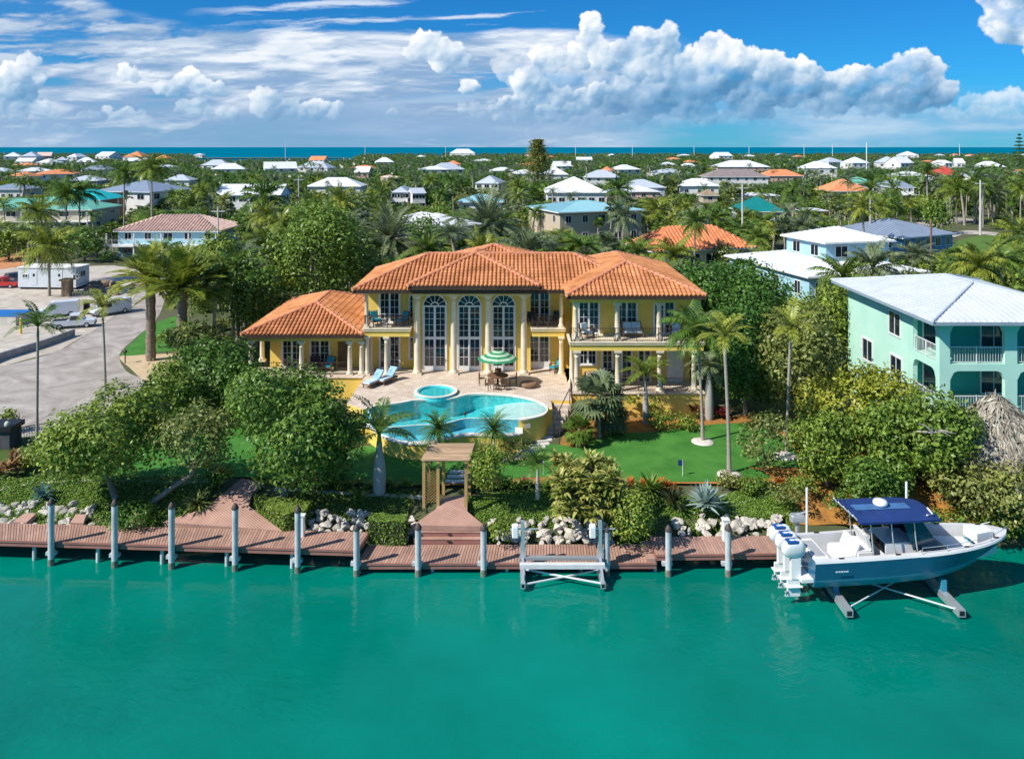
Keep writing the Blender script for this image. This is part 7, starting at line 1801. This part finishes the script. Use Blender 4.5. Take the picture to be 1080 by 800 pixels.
for px, lab in ((765, 'white dock box pedestal behind the piling left of the engines'), (318, 'small white power pedestal beside the sloping hedge')):
    y = 40.4; p_ = (px-540)/F*y
    m = MB(); rbox(m, -.16, .16, -.14, .14, 0, 1.05, .04); m.box(-.19, .19, -.17, .17, 1.051, 1.10); single('power_pedestal', m, GEL, lab, 'pedestal', (p_, y, .86 if px > 700 else 1.07), world=False)
# ------------------------------------------------------------------ pergola
TIMB = M('sunny_timber', (.46, .30, .11), .8, .25, 3, stretch=(1, 1, .2)); TIMR = M('pergola_slats', (.52, .35, .21), .8, .25, 4, stretch=(.2, 2, 1), island=.12)
pg = wthing('pergola', 'small wooden garden pergola with a slatted roof and lattice side at the boardwalk end', 'pergola', (-3.6, 43, 1.9))
yf, yb_ = 42.35, 44.0; zr = 4.28
xl, xm, xr = (447-540)/F*yf, (462-540)/F*yf, (491.5-540)/F*yf
for (x, y) in ((xl, yf+.05), (xm, yf), (xr, yf), (xm+.15, yb_), (xr+.1, yb_), (xl+.1, yb_)):
    m = MB(); m.box(x-.08, x+.08, y-.08, y+.08, 1.6, zr-.16); m.build('post', TIMB, pg)
m = MB(); m.box(xl-.1, xr+.15, yf-.06, yf+.06, zr-.16, zr); m.build('beam', TIMB, pg); m = MB(); m.box(xl, xr+.25, yb_-.06, yb_+.06, zr-.16, zr); m.build('beam', TIMB, pg)
m = MB(); n = 12
for i in range(n): y = yf-.3+(yb_-yf+.6)*i/(n-1); m.box(xl-.12+.02*i, xr+.22+.012*i, y-.055, y+.055, zr+.003, zr+.06)
m.build('roof_slats', TIMR, pg)
m = MB(); w_ = xm-xl
for k in range(-8, 12):
    for sg in (1, -1):
        a = (xl+.08+k*.16, 1.9) ; b = (a[0]+sg*2.2, 1.9+2.2)
        t0, t1 = 0, 1
        xs_ = sorted(((xl+.08-a[0])/(b[0]-a[0]), (xm-.08-a[0])/(b[0]-a[0]))); t0, t1 = max(0, xs_[0]), min(1, xs_[1])
        if t1-t0 > .02: m.bar((a[0]+(b[0]-a[0])*t0, yf+.03*sg, a[1]+2.2*t0), (a[0]+(b[0]-a[0])*t1, yf+.03*sg, a[1]+2.2*t1), .03, .015)
m.build('lattice', TIMB, pg)
# stepping stones
SLAB = M('pale_slab', (.62, .58, .52), .9, .15, 3, bump=.2)
for i, (px, py) in enumerate(((485, 498), (483, 503), (480.5, 508), (574, 461.5), (573, 465), (570, 469), (565.5, 472.3), (560, 475.6), (553.5, 479), (546, 482), (538, 485))):
    b = P(px, py); m = MB(); rbox(m, -.62, .62, -.2, .2, 0, .05, .05)
    g = 'pale stepping stones between the pergola and the pool' if i < 3 else 'pale stepping stones curving from the garden steps'
    o = single('stepping_stone', m, SLAB, 'pale stepping stone on the grass '+('between the pergola and the pool' if i < 3 else 'curving away from the garden steps'), 'stepping stone', (b.x, b.y, 2.024), g, world=False); o.rotation_euler = (0, 0, 0 if i < 3 else R(18))
for px, py, top, lab in ((720, 502, 485, 'small blue golf flag in the middle of the putting green'), (573, 500, 484, 'small blue golf flag at the left end of the putting green')):
    b = P(px, py); h = (py-top)/F*b.y; o = thing('golf_flag', lab, 'flag', (b.x, b.y, 2.02)); m = MB(); m.tube([(0, 0, 0), (0, 0, h)], .02, 6); m.build('pin', GEL, o); m = MB(); m.box(-.26, 0, -.012, .012, h-.34, h-.02); m.build('flag', CANV, o)
for px, py, top, lab in ((490.5, 462, 438, 'thin dark garden torch in front of the pool'), (590, 468, 436, 'thin dark garden torch beside the garden steps')):
    b = P(px, py); h = (py-top)/F*b.y; m = MB(); m.tube([(0, 0, 0), (0, 0, h)], .025, 6); m.lathe([(.03, 0), (.09, .05), (.07, .22), (.02, .28)], (0, 0, h), 8); single('garden_torch', m, IRON, lab, 'torch', (b.x, b.y, 2.0), world=False)
for px, py, lab in ((132, 383, 'short dark path light on the buff gravel by the drive'), (212, 371, 'short dark path light behind the right drive palm')):
    b = P(px, py); m = MB(); m.tube([(0, 0, 0), (0, 0, .9)], .05, 6); m.lathe([(.06, .9), (.18, .95), (.16, 1.12), (.03, 1.22)], n=10); single('path_light', m, IRON, lab, 'lamp', (b.x, b.y, 2.0), world=False)
# fence and pier at the left edge
fe = thing('wire_fence', 'low dark green picket fence between the road and the garden at the left', 'fence', P(20, 468)); a, b = P(18, 470), P(85, 458); m = MB(); rail(m, (0, 0), (b.x-a.x, b.y-a.y), .0, 1.05, .14, 2.0); m.build('pickets', M('fence_green', (.03, .09, .05), .6, .2), fe)
b = P(8, 470); m = MB(); m.box(-.9, .5, -.6, .6, 0, 1.15, 0); m.box(-1.05, .65, -.75, .75, 1.151, 1.45, 1); m.lathe([(.14, 0), (.18, .12), (.12, .25), (.03, .3)], (.3, -.5, 1.45), 10, 2)
single('gate_pier', m, [M('dark_stone', (.07, .07, .075), .9, .3, 2), BLK, CONC], 'dark gate pier with a black flat cap at the left edge by the road', 'pier', b, world=False)
shrub('bush', 'leafy bush behind the dark gate pier at the left edge', 4, 458, 34, 26, LEAF, 600, .2, 60)
# ------------------------------------------------------------------ the building lot at the left
def vehicle(label, name, px, py, rot, L_, W_, H_, body, cargo=True, cat='van'):
    b = P(px, py); o = thing(name, label, cat, b, rot); w = W_/2; o.scale = (.78, .78, .78)
    pr = [(-L_/2, .35), (L_/2-.05, .35), (L_/2, .75), (L_/2-.15, .98), (L_/2-1.15, 1.12), (L_/2-1.85, H_-.08), (L_/2-2.2, H_), (-L_/2+.06, H_), (-L_/2, H_-.2)] if cargo else [(-L_/2, .45), (L_/2, .45), (L_/2, 1.0), (L_/2-1.3, 1.1), (L_/2-1.9, H_), (L_/2-3.0, H_), (L_/2-3.2, 1.12), (-L_/2, 1.12)]
    m = MB(); n = len(pr); vs = [(x, -w, z) for x, z in pr]+[(x, w, z) for x, z in pr]
    m.add(vs, [tuple(range(n)), tuple(reversed(range(n, 2*n)))]+[((i+1) % n, i, n+i, n+(i+1) % n) for i in range(n)])
    m.build('body', body, o)
    m = MB(); p0, p1 = (pr[4], pr[5]) if cargo else (pr[3], pr[4]); dx, dz = p1[0]-p0[0], p1[1]-p0[1]; nx, nz = dz/math.hypot(dx, dz)*.012, -dx/math.hypot(dx, dz)*.012
    q = lambda t, y: (p0[0]+dx*t+nx, y, p0[1]+dz*t+nz)
    m.add([q(.1, -w+.12), q(.1, w-.12), q(.92, w-.18), q(.92, -w+.18)], [(0, 1, 2, 3)]); m.build('windscreen', GLASS, o)
    for sg in (-1, 1):
        m = MB(); y = sg*(w+.01)
        if cargo: q_ = [(L_/2-1.35, y, 1.2), (L_/2-2.5, y, 1.2), (L_/2-2.5, y, H_-.3), (L_/2-1.95, y, H_-.3)]
        else: q_ = [(L_/2-1.55, y, 1.14), (L_/2-2.95, y, 1.14), (L_/2-2.85, y, H_-.12), (L_/2-2.0, y, H_-.12)]
        m.add(q_, [(0, 1, 2, 3)] if sg < 0 else [(3, 2, 1, 0)]); m.build('side_window', GLASS, o)
        m = MB(); m.box(L_/2-.10, L_/2+.012, sg*(w-.32)-.16, sg*(w-.32)+.16, .72, .90); m.build('headlight', TRIM, o)
        for x in (L_/2-.95, -L_/2+1.0):
            m = MB(); m.tube([(x, sg*(w-.22), .36), (x, sg*(w+.015), .36)], .36, 16); wh = m.build('wheel', BLK, o); m = MB(); m.tube([(x, sg*(w+.0), .36), (x, sg*(w+.02), .36)], .20, 12); m.build('rim', ALU, wh)
    m = MB(); m.box(L_/2-.02, L_/2+.07, -w+.05, w-.05, .38, .58); m.build('bumper', BLK, o)
    if not cargo: m = MB(); m.box(-L_/2+.12, L_/2-3.35, -w+.12, w-.12, 1.121, 1.13); m.build('cargo_bed', BLK, o)
    return o
VANW = M('van_white', (.62, .66, .70), .3, .05, 1, spec=.6)
vehicle('white cargo van parked on the lot, nearer the blue tarpaulin', 'cargo_van', 61, 333, R(205), 5.4, 2.0, 2.15, VANW)
vehicle('white cargo van parked at the edge of the road behind the thin palm', 'cargo_van', 116, 331, R(232), 5.4, 2.0, 2.15, VANW)
vehicle('red pickup truck at the left edge beside the white trailer', 'pickup_truck', 4, 303, R(180), 5.4, 1.95, 1.85, M('red_paint', (.50, .03, .025), .3, .1, spec=.6), False, 'truck')
vehicle('dark pickup truck between the red one and the white trailer', 'pickup_truck', 13, 298, R(150), 5.0, 1.9, 1.8, M('grey_paint', (.10, .11, .12), .3, .1, spec=.6), False, 'truck')
vehicle('white pickup truck behind the low block wall on the lot', 'pickup_truck', 78, 345, R(20), 5.2, 1.95, 1.8, VANW, False, 'truck')
b = P(19, 305); s = b.y/F; tr = thing('site_trailer', 'long white site office trailer on the lot', 'trailer', b, R(-3)); w_, d_, h_ = 63*s, 3.0, 2.85
m = MB(); m.box(0, w_, 0, d_, .3, h_); m.build('body', VANW, tr); m = MB(); m.box(-.1, w_+.1, -.1, d_+.1, h_+.002, h_+.15); m.build('roof', WWH, tr); m = MB(); m.box(.2, w_-.2, .2, d_-.2, 0, .29); m.build('skirt', BLK, tr)
for x in (.6, 7.6): win(tr, 'f', x+.4, 0, 1.6, .7, .4)
for x in (2.2, 5.7): m = MB(); m.box(x-.42, x+.42, -.04, 0, .6, 2.55, 0); m.box(x-.15, x+.15, -.055, -.041, 1.75, 2.1, 1); m.build('door', [VANW, BLK], tr)
win(tr, 'r', 1.5, w_, 1.6, 1.0, .7)
b = P(-2, 343); m = MB(); m.box(-2.6, 2.0, -.2, 2.8, 0, 1.0, 0); m.add([(-2.6, -.25, 1.004), (2.0, -.25, 1.004), (2.0, 2.85, 1.10), (-2.6, 2.85, 1.10)], [(0, 1, 2, 3)], 1)
single('tarpaulin_stack', m, [CONC, M('blue_tarp', (.012, .14, .40), .6, .15, 2)], 'stack under a bright blue tarpaulin at the left edge of the lot', 'tarpaulin', b, world=False)
b = P(71, 312); m = MB(); m.box(-.5, .5, -.5, .5, 0, 2.0, 0); m.box(-.7, .7, -.7, .7, 2.001, 2.2, 0); single('stone_pillar', m, M('brown_rubble', (.30, .20, .12), .95, .35, 3, bump=.8), 'brown stone gate pillar in front of the white trailer', 'pillar', b, world=False)
tl = thing('timber_stack', 'stack of pale striped timber beside the brown stone pillar', 'timber stack', P(85, 311), R(12))
for i in range(9): m = MB(); m.box(-1.5+.33*i, -1.3+.33*i, -.6, .6, .02, .5+.06*(i % 2)); m.build('timber', WTAN, tl)
b = P(92, 329); m = MB(); m.box(-1.3, 1.3, -.15, .15, 0, 1.5); m.box(-.35, .35, -.18, -.151, .2, 1.2, 1); single('block_wall', m, [CONC, BLK], 'short pale block wall with a dark opening between the two vans', 'wall', b, world=False)
wl = wthing('kerb_wall', 'low grey block wall along the road edge of the building lot', 'wall', P(30, 366)); m = MB(); pts = [P(-20, 388), P(0, 380), P(45, 366), P(78, 354)]
for p, q in zip(pts[:-1], pts[1:]): m.bar(p+Vector((0, 0, .35)), q+Vector((0, 0, .35)), .25, .7)
m.build('blocks', M('grey_block', (.36, .36, .37), .9, .2, 2), wl)
b = P(22, 352); m = MB(); m.tube([(0, 0, 0), (0, 0, 1.5)], .12, 8); m.lathe([(.12, 1.5), (.08, 1.6), (.01, 1.63)], n=8); single('bollard', m, WYEL, 'yellow bollard in front of the blue tarpaulin', 'bollard', b, world=False)
ROCKB = M('brown_boulder', (.26, .19, .13), .95, .35, 2, bump=.6)
RB = []
for q in range(3): me = RM[q].copy(); me.materials.clear(); me.materials.append(ROCKB); RB.append(me)
for k in range(26):
    r_ = random.Random(k+100); bb = P(r_.uniform(90, 124), r_.uniform(300, 312)); s_ = r_.uniform(.35, .85)
    tagit(inst('boulder', RB[k % 3], None, (bb.x, bb.y, 2.1+.4*r_.random()), (s_*1.2, s_, s_*.7), r_.uniform(0, 6)), 'brown boulder in the rubble heap beside the white site trailer', 'boulder', 'brown boulders in the rubble heap')
# ------------------------------------------------------------------ poles, masts and landmark trees
def pole(label, px, y0, y1, Y, r, mat, arm=False, name='utility_pole'):
    zt = CH-(y0-HOR)/F*Y; o = thing(name, label, 'pole', ((px-540)/F*Y, Y, 2)); m = MB(); m.tube([(0, 0, 0), (0, 0, zt-2)], [r, r*.7], 8); m.build('shaft', mat, o)
    if arm: m = MB(); m.box(-1.1, 1.1, -.06, .06, zt-2.8, zt-2.66); m.build('crossarm', mat, o)
    return o
WOODP = M('pole_wood', (.20, .12, .08), .9, .3, 3, stretch=(1, 1, .2)); CONP = M('pole_concrete', (.55, .53, .50), .8, .1)
pole('bare brown wooden pole in front of the grey roofed bungalow', 982, 231, 280, 118, .20, WOODP, name='wooden_pole')
pole('pale concrete pole right of the tan house', 783, 194, 240, 140, .20, CONP, True); pole('pale concrete pole at the street bend on the right', 1034, 190, 236, 170, .24, CONP, True)
pole('pale slim pole at the right end of the pink tiled roof', 230, 218, 262, 125, .14, CONP, True); pole('dark slim pole beside the white gable house', 315, 186, 232, 180, .17, CONP, True); pole('white slim pole by the tall palms on the right', 914, 150, 180, 420, .35, TRIM)
for px, t in ((301, 151), (385, 153), (607, 152), (667, 152), (732, 154), (848, 152), (878, 153), (1012, 152), (470, 154), (790, 154)):
    Y = 1150.0; zt = CH-(t-HOR)/F*Y; m = MB(); m.tube([(0, 0, 0), (0, 0, zt-2)], [.42, .30], 6)
    single('sailboat_mast', m, TRIM, 'thin white mast sticking up from the far trees into the sea band', 'mast', ((px-540)/F*Y, Y, 2), 'white masts along the horizon', world=False)
def conifer(label, px, top, bot, wpx, Y, seed, n, mat, sparse):
    s = Y/F; o = thing('conifer', label, 'tree', ((px-540)*s, Y, 2)); zt = CH-(top-HOR)*s-2; w = wpx*s/2; r = np.random.default_rng(seed); C = []; T = []
    for k in range(n):
        h = r.random()**.8; lvl = h if sparse else round(h*11)/11; az = r.uniform(0, 6.283); rad = w*(1-lvl)**.75*r.random()**.5
        C.append((rad*math.cos(az)+(r.normal()*w*.12 if sparse else 0), rad*math.sin(az), zt*(.12+.88*lvl)+(rad*.35 if sparse else -rad*.1))); T.append((math.cos(az), math.sin(az), .7 if sparse else .1))
    C = np.array(C); T = unit(np.array(T)+r.normal(size=(n, 3))*.3); N = unit(r.normal(size=(n, 3))*.5+np.array([0, 0, 1])); V, Q = leaves(C, N, T, np.full(n, w*(.5 if sparse else .34)), np.full(n, w*(.05 if sparse else .10))); inst('crown', np_mesh('crown', V, Q, mat), o)
    m = MB(); m.tube([(0, 0, 0), (0, 0, zt)], [w*.09, .05], 6); m.build('trunk', BARK, o)
conifer('tall feathery tree rising above the horizon behind the tan house', 567, 148, 195, 40, 330, 3, 1500, LEAFO, True)
conifer('dark tiered pine standing above the sea at the right edge', 1075, 142, 175, 20, 480, 5, 1600, LEAFD, False)
for (kd, px, py, cpy, w, mt, sd, lab) in (('coconut', 40, 300, 224, 46, PALMY, 0, 'coconut palm with yellow fronds in front of the mint green roof'), ('coconut', 52, 312, 262, 64, PALMY, 1, 'low broad coconut palm behind the white site trailer'), ('coconut', 160, 262, 178, 40, PALM, 2, 'tall dark coconut palm above the blue grey hipped roof'), ('coconut', 131, 250, 182, 32, PALM, 3, 'coconut palm left of the tall dark one above the blue grey roof'), ('coconut', 84, 255, 203, 44, PALM, 0, 'coconut palm before the turquoise roof, right one'), ('coconut', 70, 258, 206, 40, PALM, 1, 'coconut palm before the turquoise roof, left one'),
    ('coconut', 279, 270, 208, 52, PALM, 2, 'dark coconut palm in front of the white gable house'), ('royal', 918, 262, 205, 40, PALM, 1, 'royal palm with a white trunk left of the grey bungalow ridge'), ('royal', 836, 246, 207, 40, PALM, 0, 'royal palm with a white trunk right of the dark teal roof'), ('royal', 1028, 236, 196, 44, PALM, 2, 'royal palm with a thick trunk right of the red roof'), ('royal', 978, 222, 186, 34, PALM, 3, 'royal palm in front of the grey gabled house'), ('date', 1047, 238, 202, 46, PALMG, 2, 'date palm beside the street bend at the right'), ('coconut', 1009, 236, 200, 42, PALMY, 3, 'yellowish coconut palm at the street bend on the right'),
    ('coconut', 753, 262, 232, 40, PALM, 0, 'coconut palm right of the dark teal roof gap, nearest the orange tile house'), ('coconut', 784, 262, 234, 40, PALMY, 2, 'coconut palm in front of the dark teal roof'), ('coconut', 806, 264, 236, 36, PALM, 3, 'coconut palm at the right corner of the orange tile house'), ('coconut', 652, 243, 200, 34, PALM, 1, 'coconut palm before the low white roofed house'), ('coconut', 694, 246, 222, 40, PALMY, 2, 'yellowish coconut palm at the right corner of the tan house'), ('coconut', 1075, 300, 250, 56, PALMY, 1, 'yellow green coconut palm at the right edge by the lawn')):
    palm(lab, kd, (px, py), cpy, w, mt, .17 if kd != 'royal' else .26, seed=sd, tmat=BOTTLE if kd == 'royal' else None)

# mangrove fringe on the right shore
for i, (px, py, w, h, mt, lab) in enumerate(((1000, 562, 60, 26, LEAFD, 'low dark mangrove bush at the water edge behind the boat bow'), (1052, 566, 60, 30, LEAF, 'low green mangrove bush at the water edge right of the boat bow'), (948, 556, 56, 24, LEAFO, 'low olive bush at the water edge behind the blue boat top'), (905, 552, 40, 18, LEAFO, 'small olive bush on the mulch behind the boat seats'), (1092, 572, 50, 34, LEAFD, 'dark mangrove bush at the far right water edge'))):
    shrub('mangrove_bush', lab, px, py, w, h, mt, 1500, .18, 80+i, .5, gap=.2)

for i, (px, py, w, h, mt, lab) in enumerate(((792, 516, 30, 16, LEAF, 'low bush along the pale edging right of the silver agave'), (770, 512, 26, 14, LEAFO, 'small olive bush between the silver agave and the middle slender palm'), (846, 520, 34, 20, LEAF, 'bush on the orange mulch at the right end of the pale edging'), (885, 534, 30, 16, LEAFD, 'small dark bush on the orange mulch left of the blue boat top'))):
    shrub('bush', lab, px, py, w, h, mt, 800, .15, 120+i, 1.85, gap=.2)
# mooring lines and rods on the boat
m = MB(); 
for i in range(5): m.tube([(1.9+.0*i, -.9+.45*i, 3.05), (1.35, -.95+.47*i, 4.6)], [.014, .006], 4)
m.build('fishing_rods', BLK, bt)
m = MB(); pts = [(9.6, .35, 2.1), (9.2, 1.4, 1.35), (8.9, 2.6, .75)]; m.tube(pts, .018, 5); m.build('mooring_line', GEL, bt)
m = MB(); rp = []
for i in range(13):
    t = .50+.48*i/12; b_, s_, *_ = st_(t); rp.append((t*L, -(b_-.07), s_+.30))
m.tube(rp, .016, 5)
for q in rp[::3]: m.tube([q, (q[0], q[1], q[2]-.30)], .013, 5)
m.build('grab_rail', ALU, bt)
